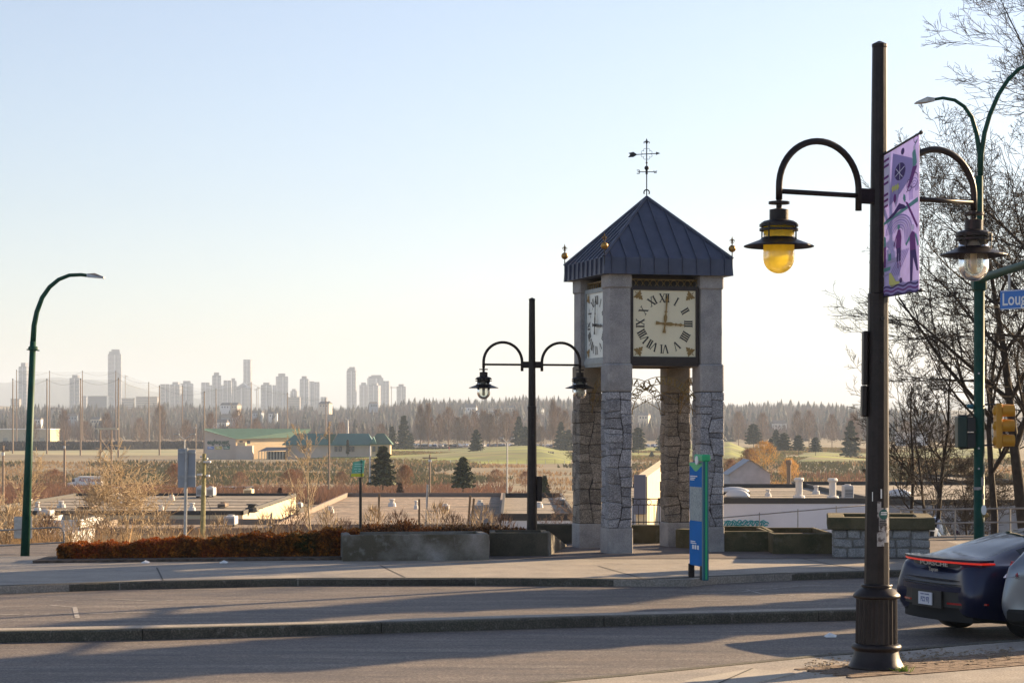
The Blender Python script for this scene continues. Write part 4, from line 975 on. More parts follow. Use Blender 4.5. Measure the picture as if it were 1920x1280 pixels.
# ------------------------------------------------------------------ leaf clouds
def leafcloud(name, pts, size, m, parent=None, flat=0.0, seed=1, asp=1.6):
    rng = np.random.default_rng(seed); P = np.asarray(pts, float); n = len(P)
    a = rng.normal(size=(n,3)); a /= np.linalg.norm(a, axis=1, keepdims=True); a[:,2] *= (1-flat)
    bvec = np.cross(a, rng.normal(size=(n,3))); bvec /= np.linalg.norm(bvec, axis=1, keepdims=True)+1e-9
    s = size*(.6+.8*rng.random((n,1)))
    A = a*s*asp/2; Bv = bvec*s/2
    V = np.stack([P-A, P+Bv, P+A, P-Bv], axis=1).reshape(-1,3)
    Fq = np.arange(n*4).reshape(n,4)
    return npmesh(name, V, Fq, m, parent)
def hedge_leaf(name, c1, c2, c3):
    return mat(name, c1, .75, scale=.9, c2=c2, layers=[(c3, 9, .5, .62, .8, False)], speck=(25,.35), tl=.35)
hm_ = hedge_leaf('copper_leaves', (.42,.085,.012), (.045,.055,.010), (.55,.20,.025))
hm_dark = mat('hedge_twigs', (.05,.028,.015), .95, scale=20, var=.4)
hg = thing('hedge', 'long clipped rust and green hedge along the far pavement', 'hedge', (X(105,40.4), 40.4, 0), 0)
rng = np.random.default_rng(4)
hx0, hx1 = 0.0, X(660,42.2)-X(105,41.3)
def hd_d(x): return .1 + x*.16
def hd_h(x): return .25+.047*x + .025*math.sin(x*4)+.02*math.sin(x*9)
N_ = 44000; xs = rng.uniform(hx0, hx1, N_); pts = []
wf = .85
for x in xs:
    h = hd_h(x)+ (.02*math.sin(x*23)); r = rng.random()
    if r < .5: p = (x, hd_d(x)+rng.normal(0,.014), rng.uniform(.02,h))
    elif r < .85: p = (x, hd_d(x)+rng.uniform(0,wf), h+rng.normal(0,.018))
    else: p = (x, hd_d(x)+rng.uniform(.05,wf-.1), rng.uniform(0,h))
    pts.append(p)
leafcloud('foliage', pts, .034, hm_, hg, seed=2)
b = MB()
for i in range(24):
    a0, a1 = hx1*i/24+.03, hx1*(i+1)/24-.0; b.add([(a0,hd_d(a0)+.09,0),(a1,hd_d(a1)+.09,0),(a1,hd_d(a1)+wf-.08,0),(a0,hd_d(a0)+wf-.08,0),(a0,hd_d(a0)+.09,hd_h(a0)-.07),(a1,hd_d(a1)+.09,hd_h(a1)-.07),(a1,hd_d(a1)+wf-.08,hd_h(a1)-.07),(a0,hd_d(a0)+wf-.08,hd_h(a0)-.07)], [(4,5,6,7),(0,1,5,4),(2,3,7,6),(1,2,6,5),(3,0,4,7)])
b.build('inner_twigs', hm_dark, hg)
soil = mat('hedge_soil', (.10,.075,.06), .95, scale=12, var=.4, bump=.6)
bd = MB(); a, c = (X(60,39.9),39.95), (X(640,40.9),40.85)
bd.prism([a, c, (c[0],c[1]+1.4), (a[0],a[1]+1.4)], .001, .05); struct(bd.build('planting_bed', soil))
# rust shrubs behind the planter
sh_m = hedge_leaf('russet_leaves', (.26,.085,.02), (.10,.05,.02), (.36,.17,.05))
def shrub(name, label, cx, cy, cz, rx, ry, rz_, n, size, m, seed, tw=60, twm=None, cat='shrub'):
    t = thing(name, label, cat, (cx, cy, cz)); rng = np.random.default_rng(seed)
    q = rng.normal(size=(n,3)); q /= np.linalg.norm(q,axis=1,keepdims=True); q *= (rng.random((n,1))**.4); 
    q *= 1+.25*np.sin(q[:,0:1]*7+seed)*np.cos(q[:,1:2]*6)
    q[:,2] = np.abs(q[:,2]); pts = q*np.array([rx,ry,rz_])
    leafcloud('foliage', pts, size, m, t, seed=seed)
    b = MB(); rr = random.Random(seed)
    for i in range(tw):
        a = rr.uniform(0,6.28); e = rr.uniform(.2,1); b.tube([(0,0,0),(rx*e*math.cos(a)*.5,ry*e*math.sin(a)*.5,rz_*.5),(rx*e*math.cos(a),ry*e*math.sin(a),rz_*rr.uniform(.6,1.1))], [.012,.007,.003], 3, False)
    b.build('stems', twm or hm_dark, t); return t
for i, (px, lab, rz_) in enumerate([(705,'russet shrub directly behind the left end of the concrete planter',.28),(760,'taller brown shrub near the transit stop post',.34),(815,'small russet shrub mid planter',.22),(862,'bright rust shrub above the right part of the grey planter',.26),(915,'low orange shrub where grey planter meets dark planter',.25),(965,'low dark rust shrub just left of the distant lamp post',.20)]):
    shrub('russet_shrub', lab, X(px,43.4), 43.4, .3, .46, .5, rz_, 1500, .03, sh_m, 30+i, 50)
# ------------------------------------------------------------------ cars
def cr(P, n):      # Catmull-Rom through rows of P (k,...) -> n samples per span
    P = np.asarray(P, float); k = len(P); out = []
    for i in range(k-1):
        p0, p1, p2, p3 = P[max(i-1,0)], P[i], P[i+1], P[min(i+2,k-1)]
        for j in range(n):
            t = j/n; out.append(.5*((2*p1)+(-p0+p2)*t+(2*p0-5*p1+4*p2-p3)*t*t+(-p0+3*p1-3*p2+p3)*t**3))
    out.append(P[-1]); return np.array(out)
def car_paint(name, c, metal=.5, rough=.28):
    return mat(name, c, rough, metal, coat=.35, spec=.35, scale=2, var=.03)
tyre_m = mat('tyre_rubber', (.012,.012,.012), .85); rim_m = mat('alloy_rim', (.45,.45,.45), .3, .9); glass_m = mat('car_glass', (.012,.016,.022), .06, spec=.3)
red_lit = mat('tail_light_lit', (.6,.02,.015), .3, emit=(1,.04,.02,.1)); red_off = mat('tail_light_red', (.35,.012,.012), .15, coat=1.0)
plate_m = mat('plate_white', (.62,.62,.66), .5); ub = mat('underbody', (.01,.01,.01), .9)
def car(name, label, stations, paint, wheels, Rw, track, glass_spec, su=6, sv=4, cat='car', group=None, detail=True):
    """stations: list of (x, [9 (y,z) half-section points], dx list). glass_spec(xnorm,v)-> part name"""
    t = thing(name, label, cat, group=group)
    s0, s1 = stations[0], stations[-1]
    stations = [(s0[0]+.01,[0]*9,s0[2],s0[3])] + list(stations) + [(s1[0]+.005,[0]*9,s1[2],s1[3])]
    C = np.zeros((len(stations), 9, 3))
    for i, (x, ys, zs, dx) in enumerate(stations):
        for j in range(9): C[i,j] = (x+(dx[j] if dx else 0), ys[j], zs[j])
    A = cr(C, su); A = np.stack([cr(A[i], sv) for i in range(len(A))])      # (nx, nv, 3)
    A[:,:,1] = np.maximum(A[:,:,1], 0)
    nx, nv = A.shape[:2]
    groups = {}
    for i in range(nx-1):
        for j in range(nv-1):
            u, v = i/su, j/sv
            g = glass_spec(u+.5/su-1, v+.5/sv)
            q = A[i:i+2, j:j+2].reshape(4,3); c = q.mean(axis=0)
            cut = detail and v < 4.2 and c[1] > track-.22 and any((c[0]-wx_)**2+(c[2]-Rw)**2 < (Rw+.045)**2 for wx_ in wheels)
            if cut: continue
            groups.setdefault(g, []).append((i, j))
    body = None
    for g, cells in sorted(groups.items(), key=lambda kv: kv[0] != 'body'):
        for s in ((1,),(-1,)) if g == 'side_window' else ((1,-1),):
            idx = {}; V = []; Fs = []
            for sd in s:
                for (i, j) in cells:
                    f = []
                    for (a, b_) in ((i,j),(i+1,j),(i+1,j+1),(i,j+1)):
                        mid = abs(A[a,b_,1]) < 1e-6; key = (a, b_, 0 if mid else sd)
                        if key not in idx: idx[key] = len(V); V.append((A[a,b_,0], A[a,b_,1]*sd, A[a,b_,2]))
                        f.append(idx[key])
                    Fs.append(f if sd > 0 else f[::-1])
            m = {'body': paint, 'side_window': glass_m, 'rear_window': glass_m, 'windshield': glass_m, 'lower_trim': ub}[g]
            o = npmesh(g, V, Fs, m, t, True)
            if g == 'body': body = o
    if detail:
        for wi, wx_ in enumerate(wheels):
            for s in (-1, 1):
                M = Matrix.Translation((wx_, s*track, Rw)) @ Matrix.Rotation(R(-90*s), 4, 'X')   # local z -> outward y
                ty = MB(); ty.lathe([(Rw-.11,-.14),(Rw-.02,-.14),(Rw,-.11),(Rw,.08),(Rw-.02,.11),(Rw-.10,.112),(Rw-.11,.10)], 32, M); tyre = ty.build('wheel', tyre_m, t, True)
                rm = MB(); rm.lathe([(Rw-.10,.113),(Rw-.115,.116),(Rw-.13,.09),(Rw-.135,.02)], 32, M); rm.lathe([(.001,.1),(.05,.1),(.06,.085),(.06,.05)], 16, M)
                for k in range(10):
                    rm.box(.04, Rw-.11, -.012-.006, .018, .07, .10, M @ Matrix.Rotation(k*math.pi/5, 4, 'Z'))
                rm.build('rim', rim_m, tyre)
                MB().lathe([(.001,.01),(Rw-.12,.01)], 24, M).build('brake_disc', ub, tyre)
        for wx_ in wheels:     # wheel wells
            for s in (-1,1):
                b = MB(); pts = [(wx_+(Rw+.055)*math.cos(a), Rw+(Rw+.055)*math.sin(a)) for a in np.linspace(-.35, math.pi+.35, 26)]
                y0, y1 = s*(track-.32), s*(track+.095)
                vs = [(p[0], y0, p[1]) for p in pts]+[(p[0], y1, p[1]) for p in pts]; n = len(pts)
                fs = [(i,i+1,n+i+1,n+i) for i in range(n-1)]+[tuple(range(n))]
                b.add(vs, fs).build('wheel_well', ub, t)
    return t, A, body
def surf_y(A, x, z, top=False):   # half width of the body at (x,z)
    nx, nv, _ = A.shape; P = A[:, 4:24].reshape(-1,3)
    d = (P[:,0]-x)**2 + (P[:,2]-z)**2; return float(P[np.argmin(d),1])
H9 = 9
def taycan():
    tp_ = car_paint('midnight_blue_paint', (.008,.012,.042), .3, .3)
    z9 = None
    st = [
     (.10,[0,.35,.48,.52,.46,.40,.30,.15,0],[.34,.34,.44,.58,.80,.86,.89,.90,.905],[0,0,-.02,-.04,.0,.04,.06,.06,.06]),
     (.12,[0,.58,.76,.80,.70,.64,.50,.26,0],[.27,.27,.38,.56,.86,.93,.965,.98,.985],[0,0,-.04,-.08,-.04,.0,.02,.0,0]),
     (.24,[0,.72,.88,.93,.88,.80,.62,.32,0],[.25,.25,.36,.58,.88,.955,.99,1.005,1.01],[-.02,-.02,-.04,-.06,-.02,.0,.0,-.02,-.02]),
     (.52,[0,.80,.94,.975,.955,.86,.66,.34,0],[.21,.21,.33,.60,.90,.97,1.035,1.055,1.06],None),
     (.95,[0,.80,.95,.985,.975,.88,.64,.33,0],[.18,.18,.30,.60,.92,.965,1.14,1.175,1.18],None),
     (1.5,[0,.80,.93,.975,.95,.87,.60,.31,0],[.17,.17,.28,.60,.90,.945,1.26,1.295,1.30],None),
     (2.15,[0,.80,.92,.955,.93,.86,.57,.30,0],[.17,.17,.28,.60,.88,.93,1.325,1.37,1.375],None),
     (2.75,[0,.80,.92,.955,.93,.85,.57,.30,0],[.17,.17,.28,.60,.87,.92,1.315,1.37,1.378],None),
     (3.3,[0,.80,.93,.96,.94,.85,.62,.33,0],[.17,.17,.28,.60,.87,.92,1.17,1.24,1.255],None),
     (3.85,[0,.80,.94,.975,.96,.84,.74,.38,0],[.17,.17,.28,.60,.86,.91,.95,.985,.995],None),
     (4.35,[0,.80,.93,.965,.93,.80,.64,.34,0],[.18,.18,.28,.55,.78,.84,.84,.85,.855],None),
     (4.78,[0,.70,.84,.87,.80,.68,.5,.25,0],[.2,.2,.28,.45,.64,.70,.71,.72,.72],None),
     (4.96,[0,.4,.5,.55,.5,.4,.3,.15,0],[.26,.26,.32,.42,.52,.56,.58,.58,.58],None)]
    def gs(u, v):
        if v < 1.55 : return 'lower_trim'
        if 5.25 < v < 5.93 and 3.9 < u < 8.95: return 'side_window'
        if v > 6.15 and 2.75 < u < 5.2: return 'rear_window'
        if v > 6.12 and 7.3 < u < 8.92: return 'windshield'
        return 'body'
    t, A, body = car('parked_sports_car', 'dark blue low sports sedan seen from behind with a full width lit red tail light', st, tp_, (1.0,3.92), .355, .84, gs, 8, 6)
    # light bar following the tail
    def tail(z, off, y0=-.86, y1=.86, n=28):
        out = []
        for y in np.linspace(y0, y1, n):
            P = A[:len(A)//3].reshape(-1,3); d = (P[:,1]-abs(y))**2*2 + (P[:,2]-z)**2*6 + P[:,0]*.03
            k = np.argsort(d)[:3]; out.append((float(P[k,0].mean())-off, y, z))
        # smooth
        q = np.array(out); 
        for _ in range(4): q[1:-1,0] = (q[:-2,0]+2*q[1:-1,0]+q[2:,0])/4
        return [tuple(p) for p in q]
    def strip_x(name, z, hgt, off, m, y0, y1, par=body, thick=.02):
        q = tail(z, off, y0, y1); b = MB(); n = len(q)
        vs = [(x,y,z-hgt/2) for x,y,_ in q]+[(x,y,z+hgt/2) for x,y,_ in q]+[(x+thick,y,z-hgt/2) for x,y,_ in q]+[(x+thick,y,z+hgt/2) for x,y,_ in q]
        fs = []
        for i in range(n-1): fs += [(i,n+i,n+i+1,i+1),(2*n+i,2*n+i+1,3*n+i+1,3*n+i),(i,i+1,2*n+i+1,2*n+i),(n+i,3*n+i,3*n+i+1,n+i+1)]
        fs += [(0,2*n,3*n,n),(n-1,2*n-1,4*n-1,3*n-1)]
        return b.add(vs, fs).build(name, m, par)
    TX = .03
    # explicit arcs in plan: tail is rounded
    def arc(y, x0, k=.20): return x0 + k*abs(y)**2.6*1.1
    def bar(name, z0, z1, x0, m, ya, yb, th=.03, k=.20, n=26, par=None):
        b = MB(); ys = np.linspace(ya, yb, n); vs = []
        for (zz1, dx) in ((z0,0),(z1,0),(z0,th),(z1,th)):
            for y in ys: vs.append((arc(y, x0, k)+dx, y, zz1 if not callable(zz1) else zz1(y)))
        fs = []
        for i in range(n-1): fs += [(i,n+i,n+i+1,i+1),(2*n+i,2*n+i+1,3*n+i+1,3*n+i),(i,i+1,2*n+i+1,2*n+i),(n+i,3*n+i,3*n+i+1,n+i+1)]
        fs += [(0,2*n,3*n,n),(n-1,2*n-1,4*n-1,3*n-1)]
        return b.add(vs, fs).build(name, m, par or t, False)
    bar('spoiler_lip', .985, 1.015, .045, tp_, -.86, .86, .22)
    bar('tail_light', .958, .979, .062, red_lit, -.88, -.015, .2); bar('tail_light', .958, .979, .062, red_lit, .015, .88, .2)
    bar('light_recess', .915, .953, .085, black_p, -.86, .86, .2)
    text_obj('badge_lettering', 'PORSCHE', .075, rim_m, t, Matrix.Translation((.082,0,.934)) @ Matrix.Rotation(R(-90),4,'Z') @ Matrix.Rotation(R(90),4,'X'), .002, 'CENTER', .0015, 2.0)
    text_obj('badge_lettering', 'Taycan', .07, rim_m, t, Matrix.Translation((.075,.0,.86)) @ Matrix.Rotation(R(-90),4,'Z') @ Matrix.Rotation(R(90),4,'X'), .002, 'CENTER', .001, 1.1)
    bar('panel_gap', .742, .748, -.005, black_p, -.80, .80, .1, .22); bar('panel_gap', .690, .695, -.042, black_p, -.84, .84, .05, .22)
    bar('bumper_step', .60, .66, -.035, tp_, -.88, .88, .2, .22)
    bar('bumper_insert', .40, .60, -.01, black_p, -.80, .80, .2, .22)
    bar('diffuser', .22, .40, .03, ub, -.78, .78, .3, .2)
    bar('bumper_crease', .66, .675, -.04, mat('crease_chrome', (.05,.06,.10), .2, .8), -.86, .86, .02, .22)
    bar('reflector', .44, .465, -.022, red_off, .42, .78, .03, .22); bar('reflector', .44, .465, -.022, red_off, -.78, -.42, .03, .22)
    bar('side_reflector', .455, .48, .02, red_off, -.96, -.88, .03, .22)
    pl_ = bar('plate_surround', .38, .60, -.035, black_p, -.34, .34, .03, .1)
    pt = MB().box(-.052,-.04,-.155,.155,.41,.57).build('licence_plate', plate_m, t)
    text_obj('plate_number', 'PZ2 97J', .085, mat('plate_ink', (.03,.05,.2), .6), pt, Matrix.Translation((-.0535,0,.475)) @ Matrix.Rotation(R(-90),4,'Z') @ Matrix.Rotation(R(90),4,'X'), .0008, 'CENTER', .001, .72)
    text_obj('plate_heading', 'British Columbia', .03, mat('plate_ink2', (.03,.05,.2), .6), pt, Matrix.Translation((-.0535,0,.545)) @ Matrix.Rotation(R(-90),4,'Z') @ Matrix.Rotation(R(90),4,'X'), .0008)
    for s in (-1,1):
        b = MB(); b.cbox(3.1, 3.32, min(s*.93,s*1.09), max(s*.93,s*1.09), .95, 1.07, .03); b.build('wing_mirror', tp_, t)
        b = MB(); b.tube([(2.2+.0,s*.93,.80),(2.4,s*.945,.80)], .012, 6); b.build('door_handle', tp_, t)
        b = MB(); b.tube([(x, s*(.595+.28*(0)), 0) for x in (0,1)], .001, 3)
    return t
def hatch(name, label, paint, sedan=False, suv=False):
    k = 1.13 if suv else 1.0
    rz_ = [1.12, 1.2] 
    st = [
     (.06,[0,.35,.5,.55,.5,.42,.32,.16,0],[.36,.36,.45,.60,.80,.9,.98,1.0,1.0],None),
     (.05,[0,.62,.76,.80,.74,.68,.52,.26,0],[.28,.28,.38,.56,.90,1.0,1.08,1.10,1.10],[0,0,-.03,-.05,0,.04,.08,.08,.08]),
     (.20,[0,.70,.84,.87,.83,.76,.60,.30,0],[.24,.24,.34,.58,.92,1.02,1.16 if not sedan else 1.07,1.19 if not sedan else 1.08,1.2 if not sedan else 1.08],None),
     (.55,[0,.72,.87,.90,.88,.80,.58,.30,0],[.2,.2,.32,.60,.93,1.01,1.38 if not sedan else 1.10,1.43 if not sedan else 1.115,1.44 if not sedan else 1.12],None),
     (1.0,[0,.72,.88,.91,.89,.81,.57,.30,0],[.18,.18,.3,.60,.92,.99,1.42 if not sedan else 1.24,1.47 if not sedan else 1.28,1.475 if not sedan else 1.285],None),
     (1.7,[0,.72,.88,.91,.88,.81,.57,.30,0],[.17,.17,.28,.60,.90,.97,1.43,1.475,1.48],None),
     (2.4,[0,.72,.88,.91,.88,.81,.57,.30,0],[.17,.17,.28,.60,.89,.95,1.40,1.45,1.455],None),
     (2.9,[0,.72,.88,.91,.88,.80,.62,.32,0],[.17,.17,.28,.60,.89,.94,1.22,1.29,1.30],None),
     (3.35,[0,.72,.88,.91,.88,.78,.70,.36,0],[.17,.17,.28,.58,.87,.93,.96,1.0,1.01],None),
     (3.9,[0,.72,.87,.89,.83,.74,.60,.32,0],[.18,.18,.28,.52,.76,.85,.87,.88,.885],None),
     (4.25,[0,.6,.76,.78,.72,.62,.46,.24,0],[.22,.22,.3,.45,.62,.72,.75,.76,.76],None),
     (4.4,[0,.35,.46,.5,.46,.38,.28,.14,0],[.28,.28,.34,.43,.52,.58,.6,.6,.6],None)]
    st = [(x,y,[q*k if q > .5 else q for q in z],dx) for x,y,z,dx in st]
    def gs(u, v):
        if v < 1.4: return 'lower_trim'
        if 5.25 < v < 5.93 and 2.9 < u < 7.95: return 'side_window'
        if v > 6.2 and (1.9 if not sedan else 2.9) < u < (3.0 if not sedan else 4.6): return 'rear_window'
        if v > 6.12 and 6.4 < u < 7.95: return 'windshield'
        return 'body'
    t, A, body = car(name, label, st, paint, (.82,3.48), .325*(1.08 if suv else 1), .78, gs, 6, 4)
    for s in (-1,1):
        b = MB(); vs = [(.17,s*.62,1.04*k),(.05,s*.60,.86*k),(.07,s*.80,.84*k),(.30,s*.885,.90*k),(.34,s*.86,.99*k),(.22,s*.79,1.04*k)]
        o_ = [(p[0]-.03, p[1]*1.02, p[2]) for p in vs]; n = len(vs)
        b.add(o_+[(p[0]+.12,p[1]*.9,p[2]) for p in vs], [tuple(range(n)) if s < 0 else tuple(range(n))[::-1]]+[(i,(i+1)%n,n+(i+1)%n,n+i) for i in range(n)]); b.build('tail_light', red_off, t)
        b = MB(); b.cbox(2.75, 2.95, min(s*.88,s*1.03), max(s*.88,s*1.03), .98*k, 1.1*k, .03); b.build('wing_mirror', paint, t)
    MB().cbox(-.03,.2,-.74,.74,.30,.46,.03).build('bumper_insert', ub, t)
    MB().box(-.035,-.025,-.16,.16,.62*k,.76*k).build('licence_plate', plate_m, t)
    return t
car1 = taycan()
def place_car(o, head_deg, ref, P, z):      # put local point ref at world plan point P; heading measured clockwise from the view direction
    rz = R(90-head_deg); M = Matrix.Rotation(rz, 3, 'Z'); q = M @ Vector((ref[0], ref[1], 0)); o.location = (P[0]-q.x, P[1]-q.y, z); o.rotation_euler = (0,0,rz)
place_car(car1, 68, (.1,.80), (X(1690,28.4), 28.4), ROADZ)
silver = car_paint('silver_paint', (.20,.22,.25), .6, .3)
car2 = hatch('parked_hatchback', 'silver hatchback cropped by the right edge, beside the dark blue sports sedan', silver)
place_car(car2, 48, (.05,.80), (X(1884,26.4), 26.4), ROADZ)
text_obj('badge_lettering', 'SE', .07, black_p, car2, Matrix.Translation((-.0,.58,.86)) @ Matrix.Rotation(R(-90),4,'Z') @ Matrix.Rotation(R(90),4,'X'), .002)
# cars on the lower street behind the stone planter
car3 = hatch('parked_sedan', 'pale silver sedan half hidden behind the stone planter', car_paint('pale_silver_paint', (.5,.52,.55), .5, .3), True)
place_car(car3, 14, (0,0), (X(1706,50.4), 50.4), -1.43)
car4 = hatch('parked_sedan', 'dark car with a shiny roof behind the pale silver sedan', car_paint('navy_car_paint', (.02,.03,.07), .5, .25), True)
place_car(car4, 14, (0,0), (X(1716,56.2), 56.2), -1.43)
lot = MB().prism([(7.5,48.2),(30,48.2),(30,60),(7.5,60)], -1.9, -1.44).build('lower_street', asphalt); struct(lot)
# unseen traffic added right of the frame to cast shadows on the road
for i, (hd, p, lab, pc) in enumerate([(80,(13.6,29.6),'unseen white sedan added right of the frame to shade the road',(.6,.6,.6)),(80,(13.0,34.0),'unseen grey tall car added right of the frame to shade the far lane',(.2,.2,.22))]):
    c = hatch('shadow_car', lab, car_paint('queue_paint%d' % i, pc), i == 0, i == 1); place_car(c, hd, (0,0), p, ROADZ)

# ------------------------------------------------------------------ bare trees
def grow(segs, rng, p, d, L, r, lvl, maxl, cfg):
    n = 7 if lvl == 0 else (5 if lvl < maxl else 3)
    st_ = 0.30 if lvl == 0 else .18; rad = r
    for i in range(n):
        wob = cfg['wob']*(.5 if lvl == 0 else 1)
        d = (d + Vector((rng.gauss(0,wob), rng.gauss(0,wob), rng.gauss(0,wob)+cfg['up'])))
        if lvl == 0: d.z += .1
        d.normalize(); q = p + d*(L/n); r2 = r*(1-(.72 if lvl else cfg.get('taper',.8))*(i+1)/n)
        segs.append((p, q, rad, max(r2, cfg['rmin']), lvl)); t = (i+1)/n
        if lvl < maxl and t > st_:
            k = cfg['kids'][lvl]; k = int(k)+(rng.random() < k-int(k))
            for _ in range(k):
                a = rng.uniform(0, 6.283); sp = cfg['spread']*rng.uniform(.7,1.3)
                u = d.orthogonal().normalized(); v = d.cross(u)
                nd = (d*math.cos(sp) + (u*math.cos(a)+v*math.sin(a))*math.sin(sp)).normalized()
                if nd.z < -.2: nd.z *= .3; nd.normalize()
                grow(segs, rng, q, nd, L*cfg['ratio']*rng.uniform(.7,1.15)*(1.12-t*.45), max(r2*cfg['rr'], cfg['rmin']), lvl+1, maxl, cfg)
        p = q; rad = max(r2, cfg['rmin'])
def bare_tree(name, label, loc, H, r, seed, m, maxl=4, group=None, lean=(0,0), **kw):
    cfg = dict(wob=.13, up=.06, kids=[1.6,1.5,1.3,1.2,1.0], spread=.75, ratio=.55, rr=.62, rmin=.0055, taper=.8); cfg.update(kw)
    rng = random.Random(seed); segs = []
    grow(segs, rng, Vector((0,0,0)), Vector((lean[0],lean[1],1)).normalized(), H, r, 0, maxl, cfg)
    t = thing(name, label, 'tree', loc, 0, group)
    for nm, sel in (('trunk', lambda l: l == 0), ('branches', lambda l: l > 0)):
        V = []; Fq = []; 
        for (p, q, a, b_, l) in segs:
            if not sel(l): continue
            n = 8 if l == 0 else (5 if a > .03 else 3); d = (q-p)
            if d.length < 1e-6: continue
            d.normalize(); u = d.orthogonal().normalized(); v = d.cross(u); k = len(V)
            for (c, rr_) in ((p, a),(q, b_)):
                for j in range(n):
                    an = 6.2832*j/n; V.append(c+(u*math.cos(an)+v*math.sin(an))*rr_)
            for j in range(n): Fq.append((k+j, k+(j+1)%n, k+n+(j+1)%n, k+n+j))
        npmesh(nm, [x[:] for x in V], Fq, m, t)
    return t, len(segs)
bark_d = mat('dark_bark', (.045,.034,.026), .9, scale=6, var=.3, bump=.5)
bark_s = mat('pale_twig_bark', (.42,.32,.20), .85, scale=6, var=.2)
bark_b = mat('brown_twig_bark', (.17,.11,.075), .9, scale=4, var=.25)
cnt = 0
for (label, px, d, z, H, r, seed, ml, lean, kw) in [
    ('large dark bare tree leaning left behind the orange signal head', 1935, 56, -1.9, 9.0, .2, 71, 5, (-.11,.0), dict(wob=.075, up=.03, spread=.7, kids=[2.0,1.6,1.3,1.1,.5], ratio=.54)),
    ('tall bare tree at the right edge of the picture behind the street name sign', 2065, 53, -1.6, 13, .2, 12, 5, (.0,0), dict(wob=.075, up=.03, spread=.7, kids=[2.4,1.8,1.4,1.2,.7], ratio=.56)),
    ('wide crowned bare tree behind the street name sign, trunk just outside the right edge', 1960, 60, -2.2, 9.0, .15, 88, 5, (-.04,.0), dict(wob=.075, up=.03, spread=.75, kids=[2.2,1.7,1.4,1.2,.6], ratio=.58)),
    ('slender bare tree with upright twigs between near lamp post and signal pole', 1742, 58, -2.2, 6.6, .085, 23, 4, (.0,0), dict(spread=.7, kids=[2.4,1.6,1.3,1.0], ratio=.42)),
    ('thin bare sapling right beside the near lamp post', 1708, 56, -2.2, 5.8, .07, 31, 4, (-.06,0), dict(spread=.75, kids=[2.2,1.5,1.2,1.0], ratio=.45)),
    ('forked dark sapling just left of the green signal pole', 1775, 54, -1.8, 4.2, .07, 47, 4, (-.35,0), dict(spread=.8, kids=[2.0,1.5,1.2,1.0], ratio=.5)),
    ('straight dark trunked bare tree between the two signal heads', 1860, 60, -2.4, 8.4, .13, 54, 4, (.02,0), dict(spread=.8, kids=[2.0,1.6,1.3,1.1], ratio=.42)),
    ('low tangled bare thicket tree behind the railing on the right', 1800, 62, -2.8, 3.6, .06, 66, 4, (.1,0), dict(spread=1.0, kids=[2.6,1.8,1.4,1.0], ratio=.55))]:
    _, n_ = bare_tree('bare_tree', label, (X(px,d), d, z), H, r, seed, bark_d, ml, None, lean, **kw); cnt += n_
for (label, px, d, z, H, r, seed, m, kw) in [
    ('pale sunlit bare tree in front of the flat warehouse roof on the left', 252, 68, -3.2, 3.2, .06, 5, bark_s, dict(spread=.85, kids=[2.0,1.4,1.0,.8], ratio=.72, up=.06, rmin=.008)),
    ('pale sunlit leaning bare tree at the far left edge', 5, 62, -2.9, 3.2, .07, 8, bark_s, dict(spread=.7, kids=[2.0,1.4,1.1,.8], ratio=.55, rmin=.006)),
    ('tall thin pale bare tree in front of the green roofed building', 585, 95, -6.6, 7.6, .08, 14, bark_s, dict(spread=.75, kids=[2.3,1.4,1.1,.8], ratio=.36, up=.12, rmin=.008)),
    ('bushy pale bare shrub tree at the left slope edge', 60, 80, -4.6, 3.0, .05, 18, bark_s, dict(spread=.8, kids=[2.4,1.6,1.2,.8], ratio=.6, rmin=.007)),
    ('small bare tree standing on the bank right of the distant lamp post', 1085, 120, -9, 6.0, .08, 19, bark_b, dict(spread=.9, kids=[2.2,1.6,1.2,.8], ratio=.55, rmin=.01))]:
    _, n_ = bare_tree('bare_tree', label, (X(px,d), d, z), H, r, seed, m, 4, None, **kw); cnt += n_
print('near tree segments', cnt)
# evergreens outside the frame on the right: they throw the long shadows over the street
def conifer_pts(H, rad, n, rng, base=.12, pw=.8):
    h = base + (1-base)*rng.random(n)**.8; rr = (1-h)**pw*rad*(.75+.35*np.sin(h*47)+.2*rng.random(n)); a = rng.uniform(0, 6.283, n); q = rng.random(n)**.35
    return np.stack([rr*q*np.cos(a), rr*q*np.sin(a), h*H - rr*q*.25], axis=1)
needle = mat('evergreen_needles', (.035,.055,.022), .8, scale=1.2, c2=(.018,.028,.013), speck=(8,.4))
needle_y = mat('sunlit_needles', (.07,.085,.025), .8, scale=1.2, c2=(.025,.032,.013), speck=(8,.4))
def evergreen(name, label, loc, H, rad, n, size, seed, m=needle, base=.12, pw=.8, group=None):
    t = thing(name, label, 'tree', loc, 0, group); rng = np.random.default_rng(seed)
    leafcloud('crown', conifer_pts(H, rad, n, rng, base, pw), size, m, t, flat=.45, seed=seed, asp=2.2)
    MB().lathe([(.035*H*.5,-.5),(.035*H*.4,0),(.004*H,H*.95)], 8).build('trunk', bark_d, t); return t
evergreen('cedar_tree', 'dense cedar standing right of the frame across the street', (15.2, 38.4, -.1), 10.5, 1.9, 9000, .34, 3, needle, .02, .35)
evergreen('cedar_tree', 'second dense cedar right of the frame nearer the corner', (18.8, 41.2, -.1), 11.5, 2.0, 9000, .36, 4, needle, .02, .35)
evergreen('cedar_tree', 'third dense cedar right of the frame beyond the corner', (24.0, 50.5, -1.4), 13.0, 2.3, 9000, .38, 6, needle, .02, .4)
